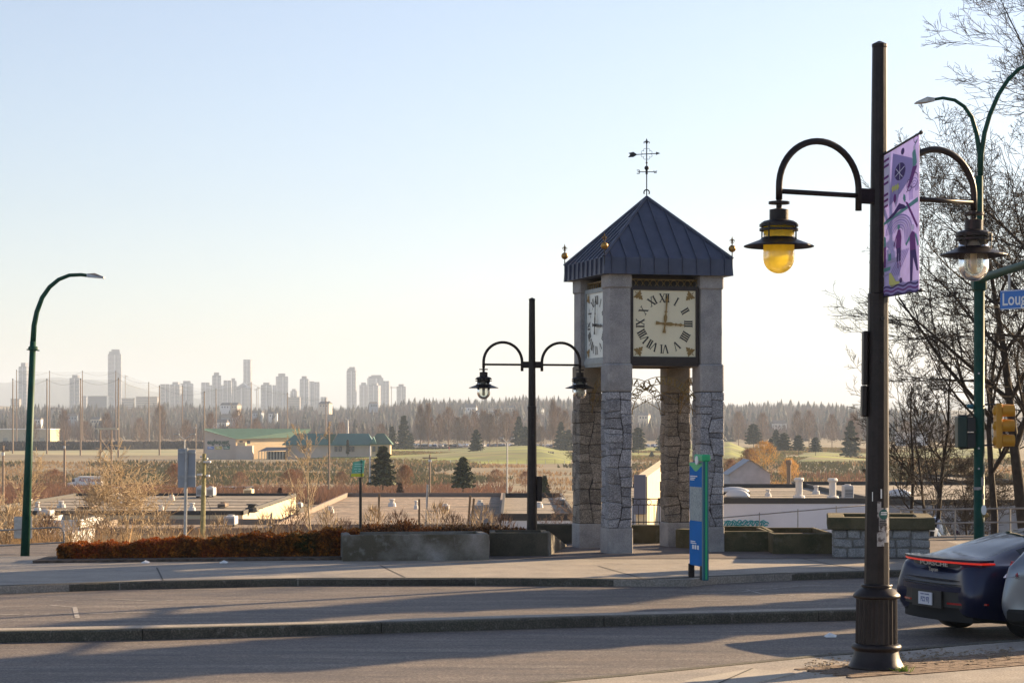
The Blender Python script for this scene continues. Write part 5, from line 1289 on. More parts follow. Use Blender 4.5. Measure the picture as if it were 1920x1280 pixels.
# ------------------------------------------------------------------ industrial area below
gravel_roof = mat('gravel_roof', (.27,.225,.18), .95, scale=.25, c2=(.17,.145,.12), stretch=(.6,2,1), speck=(3,.2), layers=[((.10,.09,.08), .12, .52, .62, .6, True), ((.34,.30,.26), .5, .58, .66, .6, False)])
tan_roof = mat('tan_roof', (.28,.205,.15), .95, scale=.2, c2=(.17,.125,.095), stretch=(.6,2,1), speck=(2,.25), layers=[((.09,.07,.055), .15, .5, .6, .7, True), ((.36,.30,.24), .6, .57, .64, .7, False)])
wall_white = mat('white_wall', (.66,.65,.66), .8, scale=.5, var=.05); wall_cream = mat('cream_wall', (.58,.49,.34), .85, scale=.8, var=.08)
dark_trim = mat('dark_trim', (.03,.028,.028), .7); metal_w = mat('white_metal', (.6,.6,.6), .5, .2)
def building(name, label, x0, x1, d0, d1, zr, zg, wm, rm, skew=0.0, trim=dark_trim, parapet=.35, rz=0):
    t = thing(name, label, 'building', (x0, d0, zg), rz); w_, L_, h = x1-x0, d1-d0, zr-zg
    b = MB(); b.add([(0,0,0),(w_,skew*w_,0),(w_,L_+skew*w_,0),(0,L_,0),(0,0,h),(w_,skew*w_,h),(w_,L_+skew*w_,h),(0,L_,h)], [(0,1,5,4),(1,2,6,5),(2,3,7,6),(3,0,4,7)]); b.build('wall', wm, t)
    b = MB(); b.add([(0,0,h-.05),(w_,skew*w_,h-.05),(w_,L_+skew*w_,h-.05),(0,L_,h-.05)], [(0,1,2,3)]); rf = b.build('roof', rm, t)
    b = MB(); e = .14; P = [(0,0),(w_,skew*w_),(w_,L_+skew*w_),(0,L_)]
    for i in range(4):
        a, c = Vector(P[i]), Vector(P[(i+1)%4]); u = (c-a).normalized(); n = Vector((-u.y,u.x))
        q = [a-n*.05-u*.05, c-n*.05+u*.05, c+n*e+u*.05, a+n*e-u*.05]
        b.prism([(v.x,v.y) for v in q], h-.12-(0.004*i), h+parapet-(.004*i))
    b.build('parapet', trim, t); return t, rf
def pxb(name, label, pl, pr, yf, yb, zr, wm, rm, zg=-10, **k):     # roof measured in the photo: front edge row, back edge row
    d0, d1 = GD(yf, zr), GD(yb, zr); return building(name, label, X(pl,d0), X(pr,d0), d0, d1, zr, zg, wm, rm, **k)
A_, Ar = pxb('warehouse', 'large flat gravel roofed warehouse at the left with many roof vents', -60, 455, 962, 928, -4.2, wall_cream, gravel_roof, trim=dark_trim, parapet=.2)
pxb('workshop', 'low tan roofed building in front of the cream warehouse wall', 150, 505, 999, 981, -4.9, MATS['cream_wall'], tan_roof, zg=-9.5, trim=mat('tan_trim', (.2,.16,.13), .8))
pxb('workshop', 'white walled workshop between left railing and warehouse', 62, 148, 984, 968, -4.6, wall_white, gravel_roof, zg=-9, trim=metal_w)
pxb('workshop', 'small bright white shed roof low behind the left railing', 48, 132, 1012, 1000, -3.6, wall_white, metal_w, zg=-8, trim=metal_w)
pxb('long_shed', 'long shed with sunlit white parapet running right from the workshop', 150, 260, 986, 968, -5.2, wall_white, gravel_roof, zg=-9, trim=metal_w, parapet=.4)
pxb('warehouse', 'broad brown roofed building behind the middle planter', 512, 935, 992, 930, -4.6, mat('brown_wall', (.25,.19,.15), .9, scale=.5, var=.2), tan_roof, zg=-10, trim=mat('brown_trim', (.2,.15,.12), .8))
pxb('warehouse', 'flat roofed building right of the distant lamp post with a black parapet', 940, 1078, 972, 931, -4.0, wall_white, gravel_roof, zg=-10)
E_, Er = pxb('warehouse', 'long white walled warehouse right of the clock tower', 1180, 1640, 941, 913, -4.0, mat('lavender_wall', (.64,.64,.70), .8, scale=.4, var=.05), gravel_roof, zg=-10)
pxb('warehouse', 'grey walled warehouse behind the bare trees on the right', 1640, 2250, 944, 908, -4.2, mat('greyish_wall', (.28,.28,.30), .85, scale=.5, var=.15), gravel_roof, zg=-10)
pxb('workshop', 'pale building with cream corner far behind the signal pole', 1800, 1905, 905, 893, -5.5, wall_cream, gravel_roof, zg=-11)
# slanted white sunlit parapet wall seen through the tower
d0 = 165
b = MB(); x0, x1 = X(1192,d0), X(1290,d0); t = thing('parapet_wall', 'slanting cream parapet wall seen through the middle of the tower', 'wall', (x0, d0, -6))
b.add([(0,0,0),(.9,0,0),(4.6,26,0),(3.7,26,0),(0,0,4.4),(.9,0,4.4),(4.6,26,5.2),(3.7,26,5.2)], [(0,3,2,1),(4,5,6,7),(0,1,5,4),(1,2,6,5),(2,3,7,6),(3,0,4,7)]); b.build('wall', wall_cream, t)
MB().cbox(-.15, .75, -.5, -.05, 1.5, 4.55, .02).build('end_pier', mat('slate_pier', (.10,.11,.16), .8), t)
# graffiti on the white wall
tealp = mat('teal_graffiti', (.02,.28,.33), .6)
g = thing('wall_graffiti', 'teal bubble graffiti along the white warehouse wall right of the tower', 'graffiti', (X(1358,175), GD(941,-4)-.03, 0))
rng = random.Random(2); dd = GD(941,-4)
for i in range(9):
    cx = (X(1362+i*9.2,dd)-X(1358,dd)); cz = Z(981,dd); b = MB(); pts = []
    for k in range(14):
        a = k*.45; r = .28*(1+.3*math.sin(3*a+i)); pts.append((cx+r*math.cos(a), cz+.8*r*math.sin(a)))
    b.tube([(p[0], 0, p[1]) for p in pts], .07, 4); b.tube([(cx-.1,0,cz-.15),(cx+.1,0,cz+.15)], .06, 4); b.build('letter', tealp, g)
# roof equipment
pipe = mat('pale_vent', (.6,.58,.55), .6); hv = mat('hvac_grey', (.45,.45,.46), .6, .2)
def vent(label, px, yt, yb, zr, r=.12, cap=True, m=pipe):
    d = GD(yb, zr); h = (yb-yt)/F*d; t = thing('roof_vent', label, 'vent', (X(px,d), d, zr)); MB().lathe([(r,-.1),(r,h*.85)], 10).build('pipe', m, t)
    MB().lathe([(r*1.3,h*.82),(r*1.5,h*.9),(r*1.2,h),(0.01,h)], 10).build('cowl', m, t); MB().lathe([(r*1.9,-.05),(r*1.6,.25),(r,.3)], 10).build('flashing', m, t); return t
def unit(label, px, w_, yt, yb, zr, dep=1.2, m=hv, cat='air unit', name='rooftop_unit'):
    d = GD(yb, zr); W_ = w_/F*d; h = (yb-yt)/F*d; t = thing(name, label, cat, (X(px,d), d, zr))
    MB().cbox(-W_/2,W_/2,0,dep,.12*h,h,.04).build('casing', m, t); b = MB()
    for sx in (-1,1): b.box(sx*W_*.4-.06, sx*W_*.4+.06, .02, dep-.02, 0, .13*h)
    b.build('skid', dark_trim, t)
    b = MB(); b.lathe([(min(W_,dep)*.32,h),(min(W_,dep)*.32,h+.1),(.02,h+.1)], 12, None, 0, dep/2); b.build('fan_shroud', m, t)
    b = MB(); [b.box(-W_*.4, W_*.4, -.02, .0, h*(.3+.1*k), h*(.34+.1*k)) for k in range(5)]; b.build('louvre', dark_trim, t); return t
vent('tall white vent pipe, left of two, on the roof right of the tower', 1498, 895, 934, -4.0, .30); vent('tall white vent pipe on the roof just left of the near lamp post', 1561, 896, 935, -4.0, .30)
vent('rusty topped chimney pipe behind the right warehouse roof', 1479, 862, 911, -4.0, .22, m=mat('rusty_pipe', (.25,.17,.11), .8))
vent('short white vent beside the green pole at the left', 70, 940, 958, -4.2, .15); vent('slim white vent in the middle of the left gravel roof', 172, 934, 948, -4.2, .13); vent('small white vent near the pale bare tree', 302, 947, 956, -4.2, .13)
vent('white stub vent behind the two panel sign back', 322, 927, 936, -4.2, .15); vent('dark stack in front of the brown roofed building', 472, 944, 958, -4.2, .3, m=dark_trim); vent('thin vent at the right of the brown roof', 780, 938, 953, -4.6, .1)
unit('white boxy air unit left of the wooden light pole on the roof', 374, 13, 912, 933, -4.2, 2); unit('white boxy air unit right of the wooden light pole on the roof', 393, 14, 914, 931, -4.2, 2)
unit('low tan roof hatch on the left gravel roof', 158, 26, 949, 954, -4.2, 3, tan_roof, 'roof hatch', 'roof_hatch'); unit('low dark roof hatch behind the pale bare tree', 232, 22, 944, 948, -4.2, 3, gravel_roof, 'roof hatch', 'roof_hatch'); unit('small brown roof box in the middle of the gravel roof', 415, 15, 944, 951, -4.2, 2, tan_roof, 'roof hatch', 'roof_hatch')
unit('tall grey duct box above the white workshop', 82, 24, 957, 979, -4.6, 1.5); unit('white bent duct unit behind the large sign post', 268, 22, 962, 975, -5.2, 1.5); unit('grey cabinet on the right warehouse roof edge near the lamp post', 1592, 18, 910, 938, -4.0, 1.5); unit('pair of cream units at the back of the gravel roof', 464, 16, 917, 927, -4.2, 2, wall_cream)
unit('white unit with pipes on the low tan roof behind the hedge', 430, 20, 968, 986, -4.9, 2); unit('tiny box unit on the far left roof edge', 45, 12, 936, 943, -4.2, 2)
def skylight(label, px, w_, yt, yb, zr):
    d = GD(yb, zr); W_ = w_/F*d; h = (yb-yt)/F*d; t = thing('dome_skylight', label, 'skylight', (X(px,d), d, zr)); MB().cbox(-W_/2,W_/2,-.8,.8,0,h*.3,.03).build('frame', dark_trim, t)
    MB().lathe([(W_/2*math.cos(a), h*.3+h*.7*math.sin(a)) for a in np.linspace(0,1.57,8)], 20, Matrix.Scale(.4,4,(0,1,0))).build('dome', metal_w, t, True)
skylight('low white dome skylight against the right tower pillar', 1382, 48, 917, 938, -4.0); skylight('white dome skylight right of the near lamp post', 1685, 52, 916, 936, -4.2); skylight('second white skylight dome behind the first near the tower', 1375, 60, 912, 926, -4.0)
for i, (px, yb, zr, lab) in enumerate([(560,952,-4.6,'on the brown roof just left of the transit stop post'),(620,960,-4.6,'on the brown roof behind the tall pale tree'),(735,948,-4.6,'on the brown roof right of the transit stop post'),(835,956,-4.6,'on the brown roof above the pale leaning stake'),(900,946,-4.6,'on the brown roof near its right end'),(115,950,-4.2,'near the left end of the gravel roof'),(215,936,-4.2,'at the back of the gravel roof behind the bare tree'),(360,957,-4.2,'at the front of the gravel roof under the two panel sign'),(1010,950,-4.0,'on the flat roof right of the distant lamp'),(1050,944,-4.0,'on the flat roof next to the tower left pillar'),(1440,930,-4.0,'between the white dome and the tall white vents'),(1530,925,-4.0,'between the two tall white vent pipes')]):
    if i % 3: vent('small pale vent stub '+lab, px, yb-9-(i%4)*2, yb, zr, .13+.03*(i%3))
    else: unit('low grey air box '+lab, px, 10+i, yb-9, yb, zr, 1.6)
for (t_, w_, L_, h_) in ((A_,22,38,5.8),(E_,21,34,6.0)):
    for k in range(5):
        y = 3+k*L_/5.5; b = MB(); b.box(.5, w_*.95, y, y+.12, h_-.045, h_-.02); b.build('roof_seam', dark_trim, t_)
# gable roofed shed
d = 290; t = thing('gabled_shed', 'grey gable roofed shed behind the warehouse right of the tower', 'building', (X(1368,d), d, -11)); w_ = X(1444,d)-X(1368,d); h = Z(887,d)+11; hr = Z(862,d)+11
MB().add([(0,0,0),(w_,0,0),(w_,8,0),(0,8,0),(0,0,h),(w_,0,h),(w_,8,h),(0,8,h),(w_/2,0,hr),(w_/2,8,hr)], [(0,1,5,8,4),(1,2,6,5),(2,3,7,9,6),(3,0,4,7)]).build('wall', mat('shed_wall', (.42,.42,.44), .8, scale=1, var=.1), t)
MB().add([(-.3,-.3,h-.2),(w_/2,-.3,hr+.05),(w_/2,8.3,hr+.05),(-.3,8.3,h-.2),(w_+.3,-.3,h-.2),(w_+.3,8.3,h-.2)], [(0,1,2,3),(1,4,5,2)]).build('roof', mat('shed_roof', (.32,.33,.36), .7, scale=1, var=.1), t)
# ------------------------------------------------------------------ scrub: dry stems on the slopes
def scrub(name, label, boxes, n, hmin, hmax, m, seed, wd=.012, lean=.35, clump=0, group=None):
    rng = np.random.default_rng(seed); V = []; P = []
    for (pa, pb, da, db, wt) in boxes:
        k = int(n*wt); d = rng.uniform(da, db, k) if db/da < 2 else da*(db/da)**rng.random(k); px = rng.uniform(pa, pb, k); x = (px-960)/F*d
        if clump: 
            keep = (np.sin(x*clump*1.7+d*.13*clump)+np.sin(d*clump*.9+1.3)+np.sin(x*clump*.7-2)) > -.4; x, d = x[keep], d[keep]
        P.append(np.stack([x, d], 1))
    P = np.concatenate(P); n = len(P); z = np.array([tz(a, b_) for a, b_ in P]) - .05
    h = rng.uniform(hmin, hmax, n); a = rng.uniform(0, 6.283, n); l = rng.normal(0, lean, (n,2))*h[:,None]; s = wd*(.6+.8*rng.random(n))*(1+P[:,1]/220)
    dx, dy = np.cos(a)*s, np.sin(a)*s*.3
    A0 = np.stack([P[:,0]-dx, P[:,1]-dy, z],1); A1 = np.stack([P[:,0]+dx, P[:,1]+dy, z],1); m1 = np.stack([P[:,0]+l[:,0]*.6, P[:,1]+l[:,1]*.6, z+h*.6],1); tip = np.stack([P[:,0]+l[:,0]*1.2, P[:,1]+l[:,1]*1.2, z+h],1)
    off = np.stack([dx*.6, dy*.6, 0*dx],1)
    V = np.stack([A0, A1, m1+off, tip, m1-off], 1).reshape(-1,3)
    o = npmesh(name, V, np.arange(n*5).reshape(n,5), m); tag(o, label, 'scrub', None, 'stuff'); return o
straw = mat('straw_stems', (.40,.28,.15), .9, scale=.5, c2=(.24,.15,.085), tl=.3)
redst = mat('reddish_stems', (.25,.13,.085), .9, scale=.08, c2=(.17,.10,.06), tl=.25)
olive = mat('olive_scrub', (.12,.12,.05), .9, scale=.08, c2=(.075,.065,.035), tl=.2)
scrub('dry_scrub', 'dry straw coloured stems on the slope right behind the hedge and plaza', [(-200,1060,49,70,.5),(-200,640,60,105,.3),(1350,1990,62,110,.2)], 46000, .25, 1.0, straw, 1, .006)
scrub('twiggy_scrub', 'thin brown brush standing on the slope behind the planters', [(470,1075,50,64,1)], 17000, .6, 1.5, MATS['brown_twig_bark'], 12, .006, .22, .5)
scrub('twiggy_scrub', 'thin straw brush standing on the slope behind the hedge', [(-100,640,52,70,1)], 16000, .5, 1.5, straw, 13, .006, .25, .5)
scrub('dry_scrub', 'tangle of pale brush at the left slope', [(-150,130,60,110,1)], 9000, .8, 2.2, straw, 2, .010, .5)
scrub('dry_scrub', 'reddish brown brush across the flat land beyond the warehouses', [(-100,1000,330,470,.75),(1000,1620,330,560,.25)], 36000, 1.0, 2.8, redst, 3, .05, .3, .06)
scrub('bank_scrub', 'olive and brown scrub on the terraced bank below the golf course', [(-100,2000,500,725,1)], 30000, .5, 1.6, olive, 4, .08, .3, .05)
scrub('bank_scrub', 'straw coloured grass stems on the terraced bank', [(-100,2000,480,735,1)], 26000, .4, 1.2, straw, 6, .07, .3, .09)
scrub('dark_berm_scrub', 'dark scrub along the berm behind the driving range', [(-150,385,1110,1180,1)], 9000, 1.5, 4.5, mat('dark_scrub', (.055,.04,.035), .9, scale=.05, var=.3), 7, .22, .3)
scrub('orange_brush', 'golden willow brush right of the tower around the gabled shed', [(1380,1560,270,330,1)], 6000, 1.5, 5.0, mat('willow_stems', (.5,.30,.10), .9, scale=.2, var=.25, tl=.3), 9, .035, .45)
# ------------------------------------------------------------------ golf land
fair = mat('fairway_grass', (.27,.30,.03), .9, scale=.035, c2=(.08,.095,.02), stretch=(.45,1.8,1), layers=[((.10,.11,.03), .03, .48, .56, .8, True), ((.24,.18,.07), .06, .55, .65, .7, True)])
rangeg = mat('range_turf', (.30,.26,.14), .9, scale=.03, c2=(.19,.20,.10), stretch=(.3,1.6,1))
def fairsheet(name, pts, m, dz=.06, nx=60, ny=26, mound=0.9, seed=0):
    (pa, pb), (da, db) = pts; V = []; Q = []
    for j in range(ny+1):
        d = da+(db-da)*j/ny
        for i in range(nx+1):
            x = X(pa+(pb-pa)*i/nx, d); u, v = i/nx, j/ny; e = min(1, min(u,1-u)*8, min(v,1-v)*6)
            V.append((x, d, tz(x,d)+dz*1.5 + e*mound*(1+math.sin(x*.045+seed)*1.4+math.sin(d*.03+x*.02+seed*2)) - (1-e)*.3))
    for j in range(ny):
        for i in range(nx): a = j*(nx+1)+i; Q.append((a,a+1,a+nx+2,a+nx+1))
    return struct(npmesh(name, V, Q, m, smooth=True))
fairsheet('fairway', ((560,1075),(745,1140)), fair, mound=1.0, seed=1); fairsheet('fairway', ((1150,1400),(735,1200)), fair, mound=1.3, seed=2.2); fairsheet('fairway', ((1490,1900),(740,1080)), fair, mound=1.3, seed=4)
fairsheet('driving_range', ((-150,384),(925,1105)), rangeg, mound=.05, seed=3)
yr = struct(MB().add([(-300,1190,-11.5),(-60,1190,-11.5),(-60,1500,-10.5),(-300,1500,-10.5)], [(0,1,2,3)]).build('bare_field', mat('bare_field', (.22,.15,.10), .95, scale=.03, var=.25)))
pkl = struct(MB().add([(-72,1125,-10.9),(120,1125,-10.9),(130,1240,-10.9),(-76,1240,-10.9)], [(0,1,2,3)]).build('car_park', mat('car_park_asphalt', (.12,.115,.115), .9, scale=.1, var=.1)))
scrub('rough_grass', 'uneven tufts of rough olive grass breaking up the fairways', [(560,1900,745,1150,1)], 42000, .25, .8, mat('rough_grass', (.15,.16,.04), .9, scale=.05, c2=(.09,.08,.035), tl=.3), 21, .10, .3, .05)
scrub('rough_grass', 'dry tan grass along the edges of the fairways', [(560,1900,740,1150,1)], 26000, .3, .9, mat('dry_rough', (.28,.20,.09), .9, scale=.05, c2=(.15,.10,.05), tl=.3), 22, .10, .3, .035)
# golf course fence
gf = thing('course_fence', 'long low post fence along the top of the terraced bank', 'fence', (X(400,742), 742, -12)); 
for i in range(46):
    x = i*3.3; b = MB(); b.box(x-.06,x+.06,-.06,.06,-.3,1.35+.2*((i*7)%3==0)); b.build('post', metal_w if i % 3 else wood_pole, gf)
b = MB(); b.box(0,150,-.015,.015,1.0,1.04).box(0,150,-.015,.015,.5,.54); b.build('wire', wood_pole, gf)
# clubhouse with green roofs
D0 = 850.; zg = -12
def cx_(px, d=D0): return X(px, d)
def cz_(py, d=D0): return Z(py, d)
club_g = mat('green_metal_roof', (.014,.085,.06), .8, 0, scale=.3, var=.08, layers=[((.025,.12,.08), .6, .5, .6, .3, False)]); club_t = mat('teal_metal_roof', (.012,.13,.12), .5, .1, scale=.3, var=.08)
club_w = mat('clubhouse_cream', (.56,.43,.27), .85, scale=.4, var=.05); club_p = mat('clubhouse_pinkish', (.55,.45,.38), .85, scale=.4, var=.06); win_m = mat('far_window', (.05,.06,.08), .2); trimw = mat('cream_trim', (.6,.55,.42), .7)
cb = thing('clubhouse', 'long cream golf clubhouse with green and teal hipped roofs and logo lettering', 'building', (cx_(384), D0, zg)); ox = cx_(384)
def lx(px, d=D0): return cx_(px, d)-ox
def lz(py, d=D0): return cz_(py, d)-zg
b = MB(); b.add([(lx(384),0,-1),(lx(442),0,-1),(lx(442),0,lz(823)),(lx(384),0,lz(806)),(lx(384),14,-1),(lx(384),14,lz(806))], [(0,1,2,3),(4,0,3,5)]); b.build('gable_wall', club_p, cb)
DW = 27.
def wq(px): u = (px-442)/(560-442); return (lx(px, D0+DW*u), DW*u)
WH = lz(822.5)
b = MB(); p0, p1 = wq(442), wq(560); b.add([(p0[0],p0[1],-1),(p1[0],p1[1],-1),(p1[0],p1[1],WH+.6),(p0[0],p0[1],WH)], [(0,1,2,3)]); b.build('wall', club_w, cb)
AW = math.atan2(p1[1]-p0[1], p1[0]-p0[0])
b = MB(); r0 = lz(803.2); e1 = wq(566); b.add([(lx(383.5),-.8,lz(806.5)),(lx(445),-.8,WH-.1),(e1[0]+1,e1[1]-1,WH+.5),(lx(585,D0+DW+6),DW+6,CAMZ-zg-(803.6-HOR)/F*(D0+DW+6)),(lx(384,D0+8),8,CAMZ-zg-(803-HOR)/F*(D0+8))], [(0,1,2,3,4)]); b.build('roof', club_g, cb)
for px in (452,466,481,496,512,528,540):
    q_ = wq(px); Mw = Matrix.Translation((q_[0],q_[1],0)) @ Matrix.Rotation(AW,4,'Z')
    f = MB().cbox(-.9,.9,-.12,.5,WH-2.0,WH-.7,.05,Mw).build('window', win_m, cb)
    MB().box(-1.1,1.1,-.2,-.05,WH-2.15,WH-2.02,Mw).build('sill', trimw, f)
MB().box(lx(445),lx(476),-5,0,-1,lz(835)).build('annex_block', club_p, cb); MB().box(lx(447),lx(462),-3,0,-1,lz(829)).build('annex_block', club_w, cb)
# lower hipped wings
def hip(x0, x1, ye, yr_, xr0, xr1, m, dep=12, name='roof', y0=-2.0):
    b = MB(); ze, zr = lz(ye), lz(yr_); b.add([(x0,y0,ze),(x1,y0,ze),(x1,y0+dep,ze),(x0,y0+dep,ze),(xr0,y0+dep/2,zr),(xr1,y0+dep/2,zr),(x0,y0,ze-.35),(x1,y0,ze-.35),(x1,y0+dep,ze-.35),(x0,y0+dep,ze-.35)],
        [(0,1,5,4),(1,2,5),(2,3,4,5),(3,0,4),(0,6,7,1),(1,7,8,2),(2,8,9,3),(3,9,6,0)]); return b.build(name, m, cb)
MB().box(lx(536),lx(624),-.5,9,-1,lz(832.5)).build('wall', club_p, cb); MB().box(lx(624),lx(696),-.8,9,-1,lz(832.5)).build('wall', club_p, cb)
MB().box(lx(696),lx(732),-3.5,7,-1,lz(832)).build('wall', club_w, cb)
hip(lx(530), lx(628), 832.5, 812.5, lx(553), lx(612), club_t, name='roof'); hip(lx(622), lx(702), 833, 812.5, lx(632), lx(690), club_t, 13, y0=-2.4); hip(lx(694), lx(736), 831.5, 812, lx(706), lx(720), club_g, 12, y0=-4.5)
b = MB(); b.add([(lx(606),-2.6,lz(815)),(lx(622),-2.6,lz(832)),(lx(632),-2.6,lz(813))], [(0,1,2)]); b.build('roof_valley', club_g, cb)
b = MB(); b.add([(lx(696),-6.5,lz(831)),(lx(708),-6.5,lz(831)),(lx(702),-6.3,lz(818)),(lx(702),-1,lz(818))], [(0,1,2),(0,2,3),(1,3,2)]); b.build('dormer', club_t, cb)
for px in (568,572,630,638,655,662,702,712,722): 
    MB().box(lx(px)-.5,lx(px)+.6,-1.2-(3 if px > 695 else 0),-.0,lz(846),lz(836)).build('window', win_m, cb)
# lean-to shelter
b = MB(); b.add([(lx(487),-7,lz(845.5)),(lx(540),-7,lz(843.5)),(lx(548),0,lz(838)),(lx(500),0,lz(838))], [(0,1,2,3)]); b.build('porch_roof', mat('grey_porch_roof', (.13,.12,.13), .8), cb)
MB().box(lx(500),lx(536),-.5,-.1,-1,lz(846)).build('porch_wall', dark_trim, cb)
for i in range(9): MB().box(lx(489+i*5.6)-.15,lx(489+i*5.6)+.15,-6.9,-6.6,-1,lz(845)).build('post', trimw, cb)
b = MB(); b.tube([(lx(446),-1,lz(825)),(lx(446.5),-1,0)], .12, 5); b.build('downpipe', trimw, cb)
Mt = lambda px, py: Matrix.Translation((lx(px),-.12,lz(py))) @ Matrix.Rotation(R(90),4,'X')
logog = mat('logo_green', (.012,.075,.055), .6)
text_obj('logo_lettering', 'eaglequest', 2.5, logog, cb, Mt(409,828.5), .03, 'CENTER', .09, .82)
text_obj('logo_lettering', 'GOLF', 1.05, logog, cb, Mt(424,835), .03, 'CENTER', .05, 1.25)
for px, cc in ((395,(.12,.22,.55)),(410,(.55,.42,.03)),(425,(.02,.16,.10))):
    p_ = MB().box(lx(px)-1.25,lx(px)+1.25,-.1,-.02,lz(842),lz(836.5)).build('logo_panel', mat('logo_panel%d' % px, cc, .6), cb)
    for k in range(2): MB().box(lx(px)-.9,lx(px)+.7-.5*k,-.14,-.10,lz(840.5)+.55*k,lz(840.5)+.2+.55*k).build('printed_line', white_p, p_)
# long pale building at the far left
fb = thing('storage_building', 'long pale low building beyond the driving range at the far left', 'building', (X(-120,1400), 1400, -12)); wf = X(93,1400)-X(-120,1400)
MB().box(0,wf,0,30,0,Z(805,1400)+12).build('wall', wall_cream, fb); MB().box(-.5,wf+.5,-.5,30.5,Z(805,1400)+12,Z(803.5,1400)+12).build('roof', white_p, fb)
for i in range(9): MB().box(4+i*8,7+i*8,-.2,-.02,0,4).build('roller_door', mat('roller%d' % i, (.4,.37,.3), .8), fb)
fb = thing('storage_building', 'low pale shed seen far behind the right trees', 'building', (X(1685,1300), 1300, -12)); MB().box(0,18,0,12,0,Z(811,1300)+12).build('wall', wall_white, fb); MB().box(-.3,18.3,-.3,12.3,Z(811,1300)+12,Z(810,1300)+12.3).build('roof', white_p, fb)
# white lorry and cars by the warehouses
d = 440; z0 = tz(X(160,d), d)
tk = thing('box_truck', 'white long nosed delivery lorry parked left beyond the warehouses', 'truck', (X(128,d), d, Z(917,d)))
b = MB(); q = [(0,0.6),(0,1.3),(.9,1.55),(1.6,2.4),(2.2,2.55),(2.2,.6)]; b.prism(q, -1.1, 1.1, Matrix.Rotation(R(90),4,'X')); b.build('cab', white_p, tk)
MB().cbox(2.25,X(192,d)-X(128,d),-1.2,1.2,.75,2.7,.05).build('cargo_box', white_p, tk); MB().box(1.0,1.55,-1.12,1.12,1.6,2.2).build('windscreen', win_m, tk)
text_obj('lettering', 'A.D. Express', .95, mat('lorry_red', (.4,.12,.12), .6), tk, Matrix.Translation((4.7,-1.23,2.0)) @ Matrix.Rotation(R(90),4,'X'), .01, 'CENTER', .02, .9)
for x in (.8, 5.0, 6.1): b = MB(); b.lathe([(.45,-.1),(.45,.1),(.2,.11)], 16, Matrix.Translation((x,-1.0,.45)) @ Matrix.Rotation(R(90),4,'X')); b.lathe([(.45,-.1),(.45,.1)], 16, Matrix.Translation((x,1.0,.45)) @ Matrix.Rotation(R(90),4,'X')); b.build('wheel', tyre_m, tk)
pad = struct(MB().add([(X(60,d),432,Z(917,d)+.0),(X(250,d),432,Z(917,d)),(X(260,d),456,Z(917,d)),(X(55,d),456,Z(917,d))], [(0,1,2,3)]).build('yard', mat('yard_asphalt', (.12,.12,.125), .9, scale=.3, var=.1)))
pad = struct(MB().add([(X(55,345),330,-10.2),(X(200,345),330,-10.2),(X(240,345),375,-10.3),(X(55,345),375,-10.3)], [(0,1,2,3)]).build('yard', mat('yard_concrete', (.3,.28,.27), .9, scale=.3, var=.1)))
# small cars: one low model per colour, copied
def small_car(name, label, m, group):
    t = thing(name, label, 'car', group=group)
    b = MB(); prof = [(0,.3),(0,.9),(.35,1.0),(.9,1.42),(2.3,1.45),(3.1,1.0),(4.2,.82),(4.4,.3)]
    b.prism(prof, -.88, .88, Matrix.Rotation(R(90),4,'X')); b.build('body', m, t)
    b = MB(); b.prism([(.5,1.0),(.95,1.36),(2.25,1.38),(2.9,1.0)], -.9, .9, Matrix.Rotation(R(90),4,'X')); b.build('windows', glass_m, t)
    b = MB(); [b.lathe([(.33,-.92),(.33,.92)], 10, Matrix.Translation((x,0,.33)) @ Matrix.Rotation(R(90),4,'X')) for x in (.85,3.5)]; b.build('wheels', tyre_m, t); return t
protos = []
for nm, cc in (('white',(.7,.7,.7)),('silver',(.4,.41,.43)),('black',(.02,.02,.025)),('blue',(.05,.08,.18)),('red',(.3,.02,.02))):
    protos.append((nm, car_paint('far_'+nm, cc, .2, .3)))
G_ = 'cars parked in the golf course car park'
rng = random.Random(77); first = {}
slots = [(i*2.75-66, 1140) for i in range(36)] + [(i*2.75+26, 1150) for i in range(20)] + [(i*2.75-62, 1168) for i in range(26)]
for (x, d) in slots:
    if rng.random() < .12: continue
    k = rng.choices(range(5), [5,4,3,2,.4])[0]
    lab = protos[k][0] + ' car in the distant car park row beyond the fairway'
    px_ = 960+x/d*F; lab = protos[k][0]+' car, '+('front' if d < 1145 else 'middle' if d < 1160 else 'back')+' row of the distant car park, '+('beside the spired conifer' if px_ < 800 else 'left of the fairway conifer' if px_ < 893 else 'left of the lamp post' if px_ < 998 else 'right of the lamp post')
    if k not in first: o = small_car('distant_car', lab, protos[k][1], G_); first[k] = o
    else: o = copy_tree(first[k])
    o['label'] = lab
    o.location = (x+rng.uniform(-.2,.2), d+rng.uniform(-.5,.5), -10.88); o.rotation_euler = (0,0,R(90*rng.choice((1,-1))+rng.uniform(-28,28)))
for i, (px, d, z, k, lab) in enumerate([(405,420,-9.9,1,'small silver car parked between roof units behind the left warehouse'),(421,423,-9.9,0,'pale car second from the left behind the warehouse roof'),(437,421,-9.9,3,'blue car behind the left warehouse roof'),(453,424,-9.9,0,'white car at the right of the group behind the warehouse roof'),(200,366,-10.1,1,'silver car parked in the yard below the white lorry')]):
    o = copy_tree(first[k]) if k in first else small_car('distant_car', lab, protos[k][1], None)
    zc = Z(925.5 if i < 4 else 929, d); o.location = (X(px,d), d, zc); o.rotation_euler = (0,0,R(10+rng.uniform(-12,12))); o['label'] = lab; o.name = 'small_car'
    if 'group' in o: del o['group']
struct(MB().box(X(385,420),X(475,420),414,430,-13.6,Z(925.6,420)).build('loading_deck', mat('deck_concrete', (.25,.24,.23), .9)))
